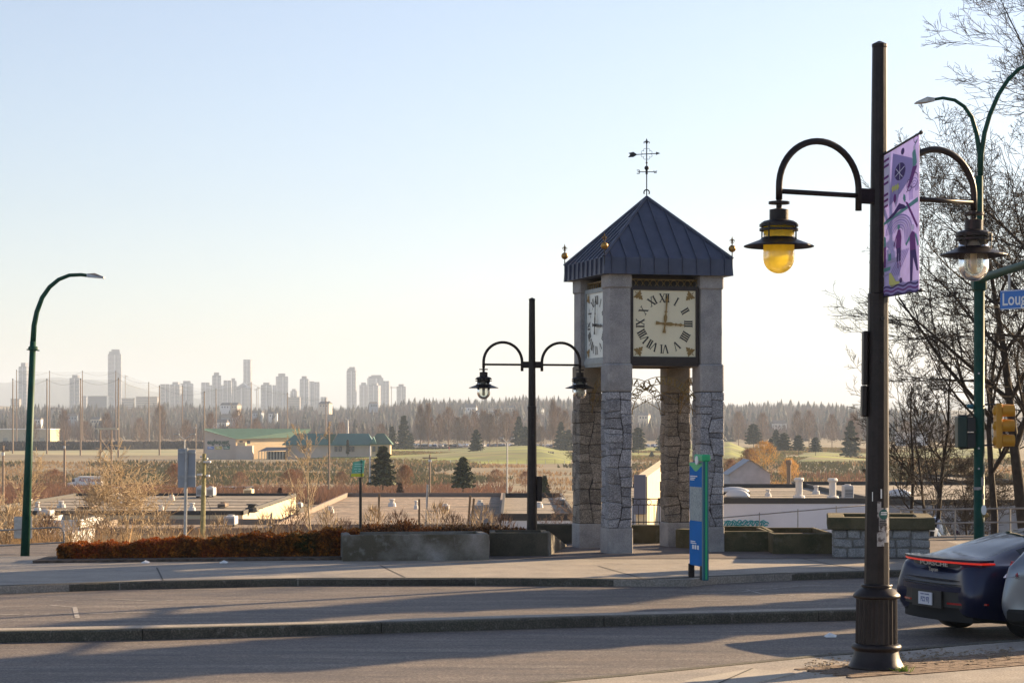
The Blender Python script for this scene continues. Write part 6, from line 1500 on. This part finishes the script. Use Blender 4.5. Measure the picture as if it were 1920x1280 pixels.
# golfers
for i, (px, c1, lab) in enumerate([(1029,(.03,.03,.05),'golfer in dark clothes, left of three, on the far fairway'),(1033,(.1,.1,.14),'golfer in the middle of the group of three on the fairway'),(1037,(.05,.06,.09),'golfer at the right of the group of three on the fairway'),(842,(.45,.03,.03),'golfer in a red jacket standing near the parked cars')]):
    d = 820 if i < 3 else 1000; x = X(px, d); z = tz(x, d)+1.6
    o = MB(); m_ = mat('clothes%d' % i, c1, .8)
    o.lathe([(.10,0),(.13,.45),(.17,.85),(.2,1.0),(.24,1.35),(.2,1.48),(.07,1.52),(.06,1.56),(.11,1.65),(.1,1.76),(.0,1.8)], 10); o.tube([(.22,0,1.4),(.34,-.1,1.1),(.25,-.25,.95)], [.06,.05,.04], 6); o.tube([(-.22,0,1.4),(-.33,-.1,1.1),(-.2,-.25,.95)], [.06,.05,.04], 6)
    q = o.build('person', m_); q.location = (x, d, z-.4); tag(q, lab, 'person')
# ------------------------------------------------------------------ poles
def netpole(px, yt, yb, i):
    d = min(1250, GD(yb, -12)); h = Z(yt, d)+12; t = thing('net_pole', NP[i], 'pole', (X(px,d), d, -12), 0, 'driving range net poles')
    MB().lathe([(.42,-1),(.22,h)], 8).build('shaft', net_pole, t); MB().lathe([(.26,h-.02),(.26,h+.5),(.05,h+.7)], 8).build('pole_top', dark_trim, t); return (X(px,d), d, h-12)
raw = [(24,712,850,'short net pole at the far left'),(31,695,835,'taller net pole at the far left'),(88,712,851,'net pole just right of the green lamp pole, shorter'),(93,697,834,'net pole just right of the green lamp pole, taller'),(151,712,853,'nearer net pole left of the tallest skyscraper'),(154.5,697,834,'farther net pole left of the tallest skyscraper'),(217,697,834,'farther net pole in front of the tallest skyscraper'),(222,711,855,'nearer net pole in front of the tallest skyscraper'),
  (279,718,838,'net pole left of the twin pale towers'),(299,725,852,'net pole between hedge and clubhouse, second'),(342,724,833,'net pole in front of the wide pale towers'),(383,736,852,'net pole touching the left clubhouse wall'),(405,730,818,'net pole behind the clubhouse left end'),(471,718,818,'net pole behind the clubhouse middle'),(539,738,818,'net pole behind the clubhouse roof ridge'),(611,748,818,'net pole behind the right part of the clubhouse')]
NP = [r[3] for r in raw]; tops = [netpole(r[0], r[1], r[2], i) for i, r in enumerate(raw)]
netm = mat('golf_net', (.12,.12,.12), .9, alpha=.07)
def net(name, label, seq):
    b = MB(); 
    for a, c in zip(seq, seq[1:]):
        A0, C0 = tops[a], tops[c]; b.add([(A0[0],A0[1],-10),(C0[0],C0[1],-10),(C0[0],C0[1],C0[2]),(A0[0],A0[1],A0[2])], [(0,1,2,3)])
    t = thing(name, label, 'net'); b.build('netting', netm, t); q = MB()
    for a, c in zip(seq, seq[1:]):
        p, r = Vector(tops[a]), Vector(tops[c]); pts = [p.lerp(r, k/8)-Vector((0,0,2.2*math.sin(math.pi*k/8))) for k in range(9)]; q.tube(pts, .05, 4, False)
    q.build('top_cable', iron, t)
net('range_net', 'sheer netting of the near side of the driving range', [0,2,4,7,9,11]); net('range_net', 'sheer netting of the far side of the driving range', [1,3,5,6,8,10,12,13,14,15])
# light masts, utility poles
def ylight(label, px, d, yt, yb, sp=13, m=galv):
    zb = Z(yb, d); h = Z(yt, d)-zb; t = thing('park_light', label, 'street light', (X(px,d), d, zb)); s = sp/F*d
    MB().lathe([(.11*d/250,-1),(.07*d/250,h*.93)], 8).build('mast', m, t); b = MB(); b.tube([(-s*.8,0,h),(0,0,h*.93),(s*.8,0,h)], .06*d/250, 6); b.build('arm', m, t)
    for k in (-1,1): b = MB(); b.cbox(min(k*s*.6,k*s*1.3),max(k*s*.6,k*s*1.3),-.12,.12,h-.02,h+.14,.03); b.build('lamp_head', m, t)
ylight('double headed light pole between distant lamp post and bank', 951, 230, 822, 935, 11); ylight('double headed light pole behind the two panel sign back', 346, 240, 815, 935, 16)
ylight('tiny double headed light mast behind the clubhouse', 652, 1300, 785, 815, 4)
wp = thing('utility_pole', 'weathered wooden light pole with floodlights behind the hedge', 'utility pole', (X(379,88), 88, Z(995,88))); h = Z(850,88)-Z(995,88)
b = MB(); b.tube([(0,0,-1),(X(383,88)-X(379,88),0,h)], [.12,.075], 8); b.build('shaft', mat('mossy_wood', (.30,.27,.13), .9, scale=8, var=.25), wp)
for (px, py, w_) in ((389,866,13),(375,890,10),(390,892,6)): b = MB(); x0 = X(px,88)-X(379,88); zc = Z(py,88)-Z(995,88); b.cbox(x0-w_/2*.022, x0+w_/2*.022, -.2,.1,zc-.03,zc+.05,.01); b.build('floodlight', metal_w, wp)
for (px, py) in ((377,856),(384,853),(388,860)): b = MB(); b.ball((X(px,88)-X(379,88),0,Z(py,88)-Z(995,88)), .05, 8, 6); b.build('insulator', metal_w, wp)
b = MB(); b.tube([(0.1,-.1,h*.5),(.35,-.1,h*.3),(.3,-.1,h*.12)], .012, 4); b.build('loose_cable', iron, wp)
hf = thing('pole_frame', 'wooden H shaped pole frame with crossed braces on the left bank', 'utility pole', (X(188,520), 520, -13.2)); dh = 520
xa, xb = 0, X(219,dh)-X(188,dh); zt = Z(803,dh)+13.2
for x, yb in ((0,895),(X(209,dh)-X(188,dh),855)): b = MB(); b.tube([(x,0,-1),(x,0,zt)], [.28,.2], 8); b.build('shaft', net_pole, hf)
b = MB(); b.box(-1.1, xb+.3, -.2,.2, zt-.3, zt+.1); b.build('crossarm', trimw, hf)
x2 = X(209,dh)-X(188,dh); z1, z2 = Z(822,dh)+13.2, Z(850,dh)+13.2
b = MB(); b.tube([(0,0,z1),(x2,0,z2)], .12, 5); b.build('brace', net_pole, hf); b = MB(); b.tube([(0,0,z2),(x2,0,z1)], .12, 5); b.build('brace', net_pole, hf)
def simplepole(label, px, d, yt, yb, r=.12, arm=True, m=net_pole):
    zb = Z(yb,d); h = Z(yt,d)-zb; t = thing('utility_pole', label, 'utility pole', (X(px,d),d,zb)); MB().lathe([(r*1.3,-1),(r,h)], 8).build('shaft', m, t)
    if arm: MB().box(-.9,.9,-.08,.08,h*.9,h*.9+.16).build('crossarm', m, t); MB().cbox(-.2,.2,-.3,.0,h*.82,h*.88,.05).build('transformer', metal_w, t)
simplepole('plain wooden pole between the green lamp and the lorry', 121, 430, 826, 905, .2); simplepole('wooden pole on the berm left of the clubhouse', 367, 1000, 795, 838, .25)
simplepole('pole in the shrubs left of the blue sky gap at the left edge', 6, 300, 835, 940, .14); simplepole('slim pole right of the bare tree by the clubhouse', 617, 330, 790, 905, .12, False)
simplepole('pole beside the dark conifer and the white arrow sign', 694, 330, 836, 895, .12, False, metal_w); simplepole('short pole with dark box between the two dark conifers', 806, 260, 852, 928, .1)
for i, (px, yt, yb, lab) in enumerate([(786,935,990,'brown stake post on the slope left of the distant lamp post'),(709,925,988,'thin stake behind the transit stop post'),(798,908,985,'pale leaning stake on the slope'),(876,928,985,'left stake of the leaning pair on the slope'),(881,934,990,'right leaning stake of the pair on the slope')]):
    d = 62; zb = Z(yb,d)-.4; h = Z(yt,d)-zb; t = MB().tube([(0,0,0),(.03*i,0,h)], .035, 6).build('stake_post', wood_pole if i != 2 else galv); t.location = (X(px,d), d, zb); tag(t, lab, 'post')
# wire fence on the slope between stakes
# ------------------------------------------------------------------ middle distance trees
for i, (px, yt, yb, d, wpx, m, lab) in enumerate([
    (718,838,912,330,52,needle_y,'broad dark conifer in front of the clubhouse right end'),(868,858,915,300,46,needle_y,'broad dark conifer left of the distant lamp post on the bank'),
    (1021,893,930,260,22,needle_y,'small yellowish conifer between distant lamp post and tower'),(757,780,842,1080,34,needle,'tall spired conifer right of the clubhouse'),
    (893,806,850,900,32,needle,'rounded conifer on the fairway in front of the parked cars'),(973,782,842,1100,34,needle,'dark conifer just left of the distant lamp post'),(1052,792,846,1050,34,needle,'dark conifer right of the distant lamp post'),
    (1197,802,852,900,34,needle,'spreading conifer seen through the tower'),(1222,846,856,850,12,needle,'tiny round conifer on the green seen through the tower'),(1413,795,840,1000,36,needle,'dark conifer right of the tower on the far green'),
    (1470,812,850,900,34,needle,'middle dark conifer of the right hand group'),(1497,816,850,900,28,needle,'smaller conifer touching the middle one'),(1529,820,852,880,26,needle,'small round topped conifer left of the near lamp post'),(1595,790,858,850,44,needle,'tall thin conifer beside the near lamp post'),
    (652,825,852,846,6,needle,'narrow clipped evergreen in front of the clubhouse'),(1240,815,850,950,26,needle,'dark conifer half hidden by the rear tower pillar'),(750,905,930,240,14,bark_b,'small rusty evergreen near the transit flag'),(525,915,930,220,9,mat('rusty_needles', (.09,.03,.02), .9, scale=1, var=.3),'tiny dark red conical bush on the brown roof edge')]):
    zb = Z(yb, d); H = Z(yt, d)-zb; rad = wpx/2/F*d
    evergreen('conifer', lab, (X(px,d), d, zb), H, rad, 1500 if d > 500 else 2600, H*.055+.1, 100+i, m, .08 if i not in (7,9,10,11,12,15) else .22, .34 if i in (7,9,10,11,12,15) else .55 if i in (0,1,4) else .75)
gt = {}
def puff_tree(name, label, px, yt, yb, d, wpx, seed, m, n=900, group=None, pop=False):
    zb = Z(yb,d); H = Z(yt,d)-zb; rad = wpx/2/F*d; rng = np.random.default_rng(seed); t = thing(name, label, 'tree', (X(px,d),d,zb), 0, group)
    h0 = rng.random(n)**.7*.85+.12; a = rng.uniform(0,6.283,n); q = rng.random(n)**.5; prof = np.sin(np.clip(h0,0,1)**(.6 if pop else .9)*math.pi)**.7
    r0 = rad*prof*q; p0 = np.stack([r0*np.cos(a), r0*np.sin(a), h0*H],1)
    L_ = H*(.06+.10*rng.random(n)); dr = np.stack([np.cos(a)*.45+rng.normal(0,.25,n), np.sin(a)*.45+rng.normal(0,.25,n), (1.2 if pop else .8)+rng.random(n)*.5],1); dr /= np.linalg.norm(dr,axis=1,keepdims=True)
    s = H*.0022+.02*min(1,d/300)+.002; sd = np.cross(dr, rng.normal(size=(n,3))); sd /= np.linalg.norm(sd,axis=1,keepdims=True)
    V = np.stack([p0-sd*s, p0+sd*s, p0+dr*L_[:,None]],1).reshape(-1,3); npmesh('twigs', V, np.arange(n*3).reshape(n,3), m, t)['kind'] = 'stuff'
    b = MB(); b.lathe([(H*.014,-.5),(H*.010,H*.3),(H*.003,H*.95)], 6); rr = random.Random(seed)
    for i in range(14):
        aa = rr.uniform(0,6.28); h = rr.uniform(.15,.7); e = rad*.8; b.tube([(0,0,h*H),(e*.5*math.cos(aa),e*.5*math.sin(aa),h*H+H*.12),(e*.8*math.cos(aa),e*.8*math.sin(aa),h*H+H*.26)], [H*.006,H*.004,H*.002], 4, False)
    b.build('trunk', m, t); return t
park_tw = mat('park_twigs', (.20,.13,.09), .9, scale=.1, var=.2)
for i, (px, yt, wpx, lab) in enumerate([(788,762,26,'bare poplar nearest the spired conifer'),(803,758,24,'tall bare poplar second right of the spired conifer'),(841,764,32,'broad bare tree in the car park row'),(872,778,28,'bare tree with twin stems in the car park row'),(906,770,26,'bare tree behind the left lantern of the distant lamp'),(932,768,36,'wide bare tree behind the car park, left of the distant lamp'),(950,775,30,'bare tree overlapping its neighbour left of the distant lamp'),(1015,800,26,'low bare tree right of the distant lamp post'),(1037,752,22,'tall narrow bare poplar left of the tower'),(1060,770,24,'bare tree touching the tower left pillar'),(445,768,34,'bare tree rising behind the clubhouse roof'),(395,775,24,'bare tree left behind the clubhouse roof'),(480,785,26,'smaller bare tree behind the clubhouse roof centre'),(640,792,26,'faint bare tree behind the clubhouse right wing'),(715,795,26,'low bare tree at the end of the clubhouse'),(300,760,30,'bare tree behind the range net poles'),(200,775,26,'bare tree behind the H shaped frame'),(120,770,28,'bare tree far left behind the range')]):
    puff_tree('bare_park_tree', lab, px, yt, 842, 1130 if px > 700 else 1230, wpx, 200+i, park_tw, 1100, None, i in (0,1,8))
for i, (px, yt, yb, wpx, d, lab) in enumerate([(1385,772,835,30,1300,'hazy bare tree right of the tower'),(1430,775,835,30,1300,'hazy bare tree behind the dark conifer'),(1495,772,835,26,1300,'first of the upright bare trees right of the tower'),(1517,770,835,28,1300,'second of the upright bare trees right of the tower'),(1560,778,838,26,1250,'bare tree left of the near lamp post'),(1600,775,850,34,1000,'bare tree close against the near lamp post'),(1700,790,850,40,1000,'hazy bare tree behind the saplings'),(1900,790,850,40,1000,'hazy bare tree at the right edge behind the signal head'),(1775,790,850,40,1100,'hazy bare tree left of the pedestrian signal'),(1432,828,880,60,320,'golden bare willow around the gabled shed'),(1405,842,882,40,330,'brown bush tree left of the gabled shed'),(1480,860,905,40,280,'golden bush right of the gabled shed'),(760,872,918,34,300,'brown bush between the two dark conifers'),(545,880,925,50,300,'russet bush left of the tall pale tree'),(100,880,925,60,330,'russet bush behind the green pole'),(330,870,925,50,330,'straw bush behind the sign back')]):
    m_ = park_tw if i < 9 else MATS['willow_stems'] if i in (9,11) else redst
    puff_tree('bare_tree' if i < 9 else 'bare_bush', lab, px, yt, yb, d, wpx, 300+i, m_, 1200)
rb = random.Random(61)
SB = [(150,955,'left of the pale bare tree'),(190,975,'in front of the white shed roof'),(300,960,'under the right side of the pale bare tree'),(350,985,'at the foot of the two panel sign'),(410,970,'right of the wooden light pole'),(450,990,'low above the hedge, right of the light pole'),(500,965,'left of the tall pale bare tree'),(545,950,'touching the tall pale bare tree'),(615,955,'right of the tall pale bare tree'),(645,975,'left of the transit stop post'),(700,950,'right of the transit stop post'),(745,960,'between the transit stop and the brown stake'),(820,945,'between the pale leaning stake and the brown stake'),(850,965,'left of the leaning pair of stakes'),(905,950,'right of the leaning pair of stakes'),(945,965,'just left of the distant lamp post'),(20,950,'at the far left edge'),(90,965,'right of the green pole base')]
for i, (px, yt, lab) in enumerate(SB):
    d = 53+i*7 % 13; zb = tz(X(px,d), d); H = Z(yt,d)-zb; yb_ = HOR+(CAMZ-zb)*F/d
    puff_tree('bare_shrub', 'leafless brown shrub on the slope '+lab, px, yt, yb_, d, rb.uniform(60,110), 500+i, MATS['brown_twig_bark'] if i % 2 else MATS['pale_twig_bark'], 420)
for i, (px, yt, yb, d, wpx, m_, lab) in enumerate([(735,800,842,1060,20,needle,'small conifer left of the tall spired one'),(770,812,842,1090,18,needle,'low conifer right behind the tall spired one'),(985,800,842,1060,24,needle,'second dark conifer hugging the distant lamp post'),(1066,806,846,1020,26,needle,'lower dark conifer against the tower left pillar'),(1445,822,850,880,20,needle,'low dark bush shaped conifer left of the middle group'),(1455,806,846,980,24,needle,'dark conifer just left of the middle right group'),(1184,812,850,950,20,needle,'dark conifer beside the front tower pillar'),(1645,800,855,900,30,needle,'dark conifer just right of the near lamp post')]):
    zb = Z(yb, d); H = Z(yt, d)-zb
    evergreen('conifer', lab, (X(px,d), d, zb), H, wpx/2/F*d, 1300, H*.06+.1, 700+i, m_, .1, .5)
for i, (px, yt, yb, d, wpx, lab) in enumerate([(823,778,842,1140,24,'bare tree between the two broad trees of the car park row'),(858,782,842,1120,22,'thin bare tree left of the twin stemmed one'),(890,772,842,1150,24,'bare tree rising behind the rounded fairway conifer'),(918,776,842,1130,24,'bare tree right of the rounded fairway conifer'),(967,770,842,1150,26,'bare tree directly behind the distant lamp post'),(1003,776,842,1120,24,'bare tree right of the distant lamp post'),(1048,764,842,1140,22,'bare tree behind the dark conifer by the tower'),(350,788,842,1200,26,'dark bare tree behind the range berm'),(262,784,842,1240,30,'bare tree behind the berm left of the sign back'),(160,790,842,1260,34,'bare tree mass behind the range left part'),(60,786,842,1240,30,'bare tree behind the green lamp pole far away'),(560,880,915,420,30,'brown bare bush left below the clubhouse'),(450,885,918,420,34,'brown bare bush below the clubhouse gable'),(640,884,915,400,30,'brown bare bush under the clubhouse right wing'),(930,880,915,420,36,'brown bare bush left of the double headed light pole'),(985,884,918,420,30,'brown bare bush right of the double headed light pole'),(1370,862,905,300,36,'brown bare bush touching the right tower pillar')]):
    puff_tree('bare_tree' if i < 11 else 'bare_bush', lab, px, yt, yb, d, wpx, 800+i, park_tw if i < 11 else redst, 1000)
# ------------------------------------------------------------------ forest on the hill (one mass), houses, towers
def forest(name, label, n, da, db, hmin, hmax, conif, m, seed, xa=-.30, xb=.34, sides=5):
    rng = np.random.default_rng(seed); d = da+(db-da)*rng.random(n); x = rng.uniform(xa, xb, n)*d
    z = np.array([tz(a, b_) for a, b_ in zip(x, d)]); H = hmin+(hmax-hmin)*rng.random(n)**1.6; Vs = []; Fs = []
    if conif:
        tiers = ((.05,.55,1.0),(.32,.8,.72),(.6,1.02,.45)); base = 0
        for (h0, h1, rr) in tiers:
            a = np.linspace(0, 2*math.pi, sides, endpoint=False)[None,:]+rng.uniform(0,6,n)[:,None]; R_ = (H*.25*rr)[:,None]*(.7+.6*rng.random((n,sides)))
            ringv = np.stack([x[:,None]+R_*np.cos(a), d[:,None]+R_*np.sin(a), (z+H*h0)[:,None]+H[:,None]*.06*rng.normal(size=(n,sides))],2)
            tip = np.stack([x, d, z+H*h1],1)[:,None,:]; V = np.concatenate([ringv, tip],1); k = sides+1
            Fq = np.array([[i,(i+1)%sides,sides] for i in range(sides)])[None]+(np.arange(n)*k)[:,None,None]+base
            Vs.append(V.reshape(-1,3)); Fs.append(Fq.reshape(-1,3)); base += n*k
        V = np.concatenate(Vs); Fq = np.concatenate(Fs)
    else:
        k = 16; a = rng.uniform(0,6.283,(n,k)); h = rng.random((n,k))*.5+.1; L_ = .35+.45*rng.random((n,k)); sp = rng.normal(0,.16,(n,k,2)); Hh = H[:,None]
        p0 = np.stack([x[:,None]+sp[:,:,0]*Hh, d[:,None]+sp[:,:,1]*Hh, z[:,None]+h*Hh*.6],2); tip = p0+np.stack([sp[:,:,0]*Hh*.8, sp[:,:,1]*Hh*.5, np.minimum(L_, 1-h*.6)*Hh],2)
        s = Hh[:,:,None]*.020; sd = np.stack([np.cos(a), np.sin(a)*.3, 0*a],2)*s; V = np.stack([p0-sd, p0+sd, tip],2).reshape(-1,3); Fq = np.arange(len(V)).reshape(-1,3)
    return tag(npmesh(name, V, Fq, m), label, 'forest', None, 'stuff')
fc = mat('far_conifers', (.04,.042,.038), .95, scale=.008, var=.5); fd = mat('far_bare_wood', (.21,.135,.10), .95, scale=.01, c2=(.13,.095,.075), stretch=(1,.3,1))
forest('conifer_forest', 'dark conifer forest covering the distant ridge', 4600, 2250, 3450, 8, 21, True, fc, 1)
forest('conifer_forest', 'scattered conifers among the bare woods at the foot of the hill', 900, 1500, 2200, 8, 17, True, fc, 5)
forest('bare_woodland', 'brown leafless woodland at the foot of the ridge', 5200, 1480, 2450, 7, 16, False, fd, 2)
forest('bare_woodland', 'leafless trees mixed into the ridge forest', 11000, 2350, 3400, 10, 19, False, fd, 3)
rng = random.Random(44)
hw_ = [mat('house_white', (.72,.72,.72), .8), mat('house_cream', (.6,.52,.42), .8), mat('house_blue', (.3,.35,.42), .8)]; hr_ = mat('house_roof', (.12,.11,.11), .9)
for i, (px, py, d, s, lab) in enumerate([(880,770,2400,1.6,'large white house on the hill right above the car park'),(890,777,2350,1,'small white house below the large white one'),(920,773,2400,1,'white house left of the distant lamp on the hill'),(935,770,2450,1.1,'pale house uphill left of the distant lamp post'),(958,768,2450,1,'white house just left of the distant lamp post on the hill'),(1010,772,2400,1,'pale house right of the distant lamp post on the hill'),(425,764,2500,1.2,'white house cluster, left one, beneath the skyscrapers'),(440,764,2500,1.2,'white house cluster, right one, beneath the skyscrapers'),(484,778,2300,1,'cream house beneath the skyscrapers'),(512,779,2300,.9,'pale small house beneath the twin cranes'),(106,772,2400,1,'small pale house far left on the wooded hill'),(136,784,2200,1,'cream house low on the left hill'),(70,790,2100,.9,'cream hut low at the far left'),(180,790,2100,.9,'pale hut low left of the tallest skyscraper'),(430,790,2050,1.5,'white and blue house behind the clubhouse roof'),(415,798,1950,1.2,'cream house directly over the clubhouse ridge'),(1208,783,2100,1,'white speck of a house seen through the tower'),(700,760,2550,.9,'pale house above the clubhouse right end'),(1460,800,1900,1.2,'faint house right of the tower'),(610,762,2550,1.3,'house group beneath the third tower cluster')]):
    x = X(px,d); z = Z(py,d)-2.5*s; t = thing('hill_house', lab, 'house', (x,d,z), rng.uniform(-.4,.4)); w_, h = 5.2*s, 5*s
    MB().box(-w_,w_,-4*s,4*s,-6,h).build('wall', hw_[i % 3 if i not in (0,1,2) else 0], t); b = MB(); b.add([(-w_-.4,-4.4*s,h),(w_+.4,-4.4*s,h),(w_+.4,4.4*s,h),(-w_-.4,4.4*s,h),(-w_*.9,0,h+2.4*s),(w_*.9,0,h+2.4*s)], [(0,1,5,4),(1,2,5),(2,3,4,5),(3,0,4)]); b.build('roof', hr_, t)
    for k in (-.55,0,.55): MB().box(k*w_-.7,k*w_+.7,-4*s-.08,-4*s-.02,h-3.2,h-1.5).build('window', win_m, t)
# skyscrapers
DT = 5200.
tw_w = [mat('tower_glass_blue', (.05,.075,.125), .4, scale=.02, var=.08), mat('tower_grey', (.09,.10,.14), .6, scale=.02, var=.08), mat('tower_cream', (.21,.195,.19), .7, scale=.02, var=.06)]
slab_m = mat('balcony_slab', (.52,.52,.53), .7); crane_m = mat('crane_steel', (.3,.25,.2), .6)
TW = [(37,55,680,0,'bluish tower at the far left, partly behind the green lamp pole',1),(132,153,703,0,'glassy tower left of the tallest skyscraper',1),(153,163,742,1,'short block attached right of the glassy left tower',0),(202,229,655,1,'tallest skyscraper with stepped crown, left third of the skyline',2),(300,318,720,1,'pale mid rise block behind the net poles',0),(320,341,716,0,'left one of the wide pale twin towers',1),(339,362,714,1,'right one of the wide pale twin towers',1),
  (377,394,717,1,'grey tower first of the dense central cluster',0),(397,415,698,0,'tower with a cap in the dense central cluster',1),(388,405,722,2,'lower cream tower in front of the capped tower',0),(410,428,722,0,'low bluish tower right of the capped tower',0),(419,435,713,1,'tower under construction in the central cluster',0),(431,444,709,0,'slim tower right of the one under construction',1),(443,470,727,1,'pyramid topped block left of the slender tall tower',3),(457,472,674,1,'slender tall tower in the central cluster',0),
  (489,511,717,0,'broad tower with flat top right of the slender tall tower',1),(511,518,722,1,'narrow block beside the flat topped tower',0),(517,540,700,0,'tall two part dark glass tower',1),(545,559,729,1,'small block left of the third cluster',1),(562,580,705,0,'left tower of the third cluster',1),(572,590,715,0,'front tower of the third cluster',0),(588,599,716,1,'right tower of the third cluster, greenish',0),(602,614,744,1,'low block right of the third cluster',0),
  (650,669,688,1,'tall rounded tower alone at the left of the fourth cluster',2),(673,691,717,2,'low cream tower left front of the fourth cluster',1),(688,719,703,0,'widest stepped tower at the back of the fourth cluster',2),(693,713,718,1,'short front tower in the middle of the fourth cluster',1),(718,731,714,1,'right tower of the fourth cluster',0),(743,762,720,1,'isolated tower at the right end of the skyline',1)]
for i, (xa, xb, yt, mi, lab, top) in enumerate(TW):
    d = DT + (i*137) % 500; w_ = X(xb,d)-X(xa,d); zb = 15; h = Z(yt,d)-zb; t = thing('skyscraper', lab, 'skyscraper', (X((xa+xb)/2,d), d, zb), R(((i*37) % 30)-15)); a = w_/2*.88; hh = h*(.93 if top in (1,2) else 1.0)
    b = MB(); b.box(-a,a,-a,a,0,hh); b.build('shaft', tw_w[mi], t)
    b = MB(); n = int(hh/3.4)
    for k in range(1, n):
        z = k*3.4
        b.box(-a-1.1,a*.25,-a-1.1,-a,z,z+.9); b.box(a*.45,a+1.1,-a-.9,a*.2,z,z+.9)
    o = b.build('balcony_slabs', slab_m, t); o['kind'] = 'stuff'
    if top == 1: MB().box(-a*.6,a*.55,-a*.6,a*.6,hh,h).build('penthouse', tw_w[1], t)
    if top == 2: MB().box(-a*.85,a*.8,-a*.8,a*.8,hh,hh+(h-hh)*.55).build('penthouse', tw_w[0], t); MB().box(-a*.5,a*.75,-a*.5,a*.5,hh+(h-hh)*.55,h).build('penthouse', tw_w[1], t)
    if top == 3: MB().add([(-a,-a,hh),(a,-a,hh),(a,a,hh),(-a,a,hh),(0,0,hh+14)], [(0,1,4),(1,2,4),(2,3,4),(3,0,4)]).build('roof', tw_w[0], t)
    b = MB(); b.box(-a*.05,a*.12,-a-1.3,-a-.3,0,hh*.99); b.build('pier', slab_m, t)
for i, (px, yt, yb, jl, jr, lab) in enumerate([(481,731,755,-4,3,'small tower crane right of the slender tall tower'),(734,727,755,-3,12,'tower crane between the fourth cluster and the isolated tower'),(484,728,755,-2,4,'second small crane beside the first'),(640-405,706,755,-1,5,'crane beside the tallest skyscraper')]):
    d = 5000; zb = 15; h = Z(yt,d)-zb; s = d/F; t = thing('tower_crane', lab, 'crane', (X(px,d),d,zb)); MB().box(-.9,.9,-.9,.9,0,h+4).build('mast', crane_m, t); MB().box(jl*s,jr*s,-.7,.7,h,h+1.6).build('jib', crane_m, t)
# low blocks along the ridge under the towers
for i, (xa, xb, yt, lab) in enumerate([(165,200,743,'low dark apartment block left of the tallest skyscraper'),(228,250,747,'low pale block right of the tallest skyscraper'),(255,295,744,'row of low roofs left of the pale twin towers'),(540,562,745,'low block between the second and third clusters'),(20,36,748,'low white block at the far left')]):
    d = 4600; w_ = X(xb,d)-X(xa,d); h = Z(yt,d)-12; t = thing('apartment_block', lab, 'building', (X(xa,d),d,12)); MB().box(0,w_,0,20,0,h).build('wall', tw_w[2 if i != 0 else 0], t); MB().box(-.5,w_+.5,-.5,20.5,h,h+1).build('roof', hr_, t)
    b = MB(); [b.box(0,w_,-.3,-.02,h-4-5*k,h-2.6-5*k) for k in range(4)]; o = b.build('window_bands', win_m, t); o['kind'] = 'stuff'
# blue mountain ridge on the left horizon
V = []; Q = []; nx_ = 120
prof = [(-900,60),(-600,95),(-300,100),(0,86),(80,93),(150,96),(235,80),(300,62),(400,44),(520,38),(700,30),(1000,26),(1400,30),(1700,40),(2300,60),(3000,50)]
for i in range(nx_+1):
    px = -900+3900*i/nx_; hpx = float(np.interp(px, [p[0] for p in prof], [p[1] for p in prof]))*.86+2.0*math.sin(i*1.3)+1.2*math.sin(i*2.9)
    d = 11500; x = X(px,d); hz = CAMZ+hpx/F*d
    for (dd, k) in ((-2600,0),(-1400,.45),(-500,.85),(0,1),(900,.7),(2500,0)): V.append((x*(1+dd/d), d+dd, -30+(hz+30)*k+(8*math.sin(i*.9+dd) if 0 < k < 1 else 0)))
for i in range(nx_):
    for j in range(5): a = i*6+j; Q.append((a,a+6,a+7,a+1))
struct(npmesh('mountain_ridge', V, Q, mat('mountain_forest', (.06,.075,.06), .95, scale=.002, var=.2), smooth=True))
# ------------------------------------------------------------------ air
hz = MB().box(-9000,9000,-200,14400,-60,300).build('haze', None); hz['kind'] = 'stuff'
hm = bpy.data.materials.new('haze'); hm.use_nodes = True; n_ = hm.node_tree.nodes; n_.clear()
pv = n_.new('ShaderNodeVolumePrincipled'); pv.inputs['Density'].default_value = HAZE; pv.inputs['Color'].default_value = (.66,.79,1.0,1); pv.inputs['Anisotropy'].default_value = .1
hm.node_tree.links.new(pv.outputs[0], n_.new('ShaderNodeOutputMaterial').inputs['Volume']); hz.data.materials.append(hm)
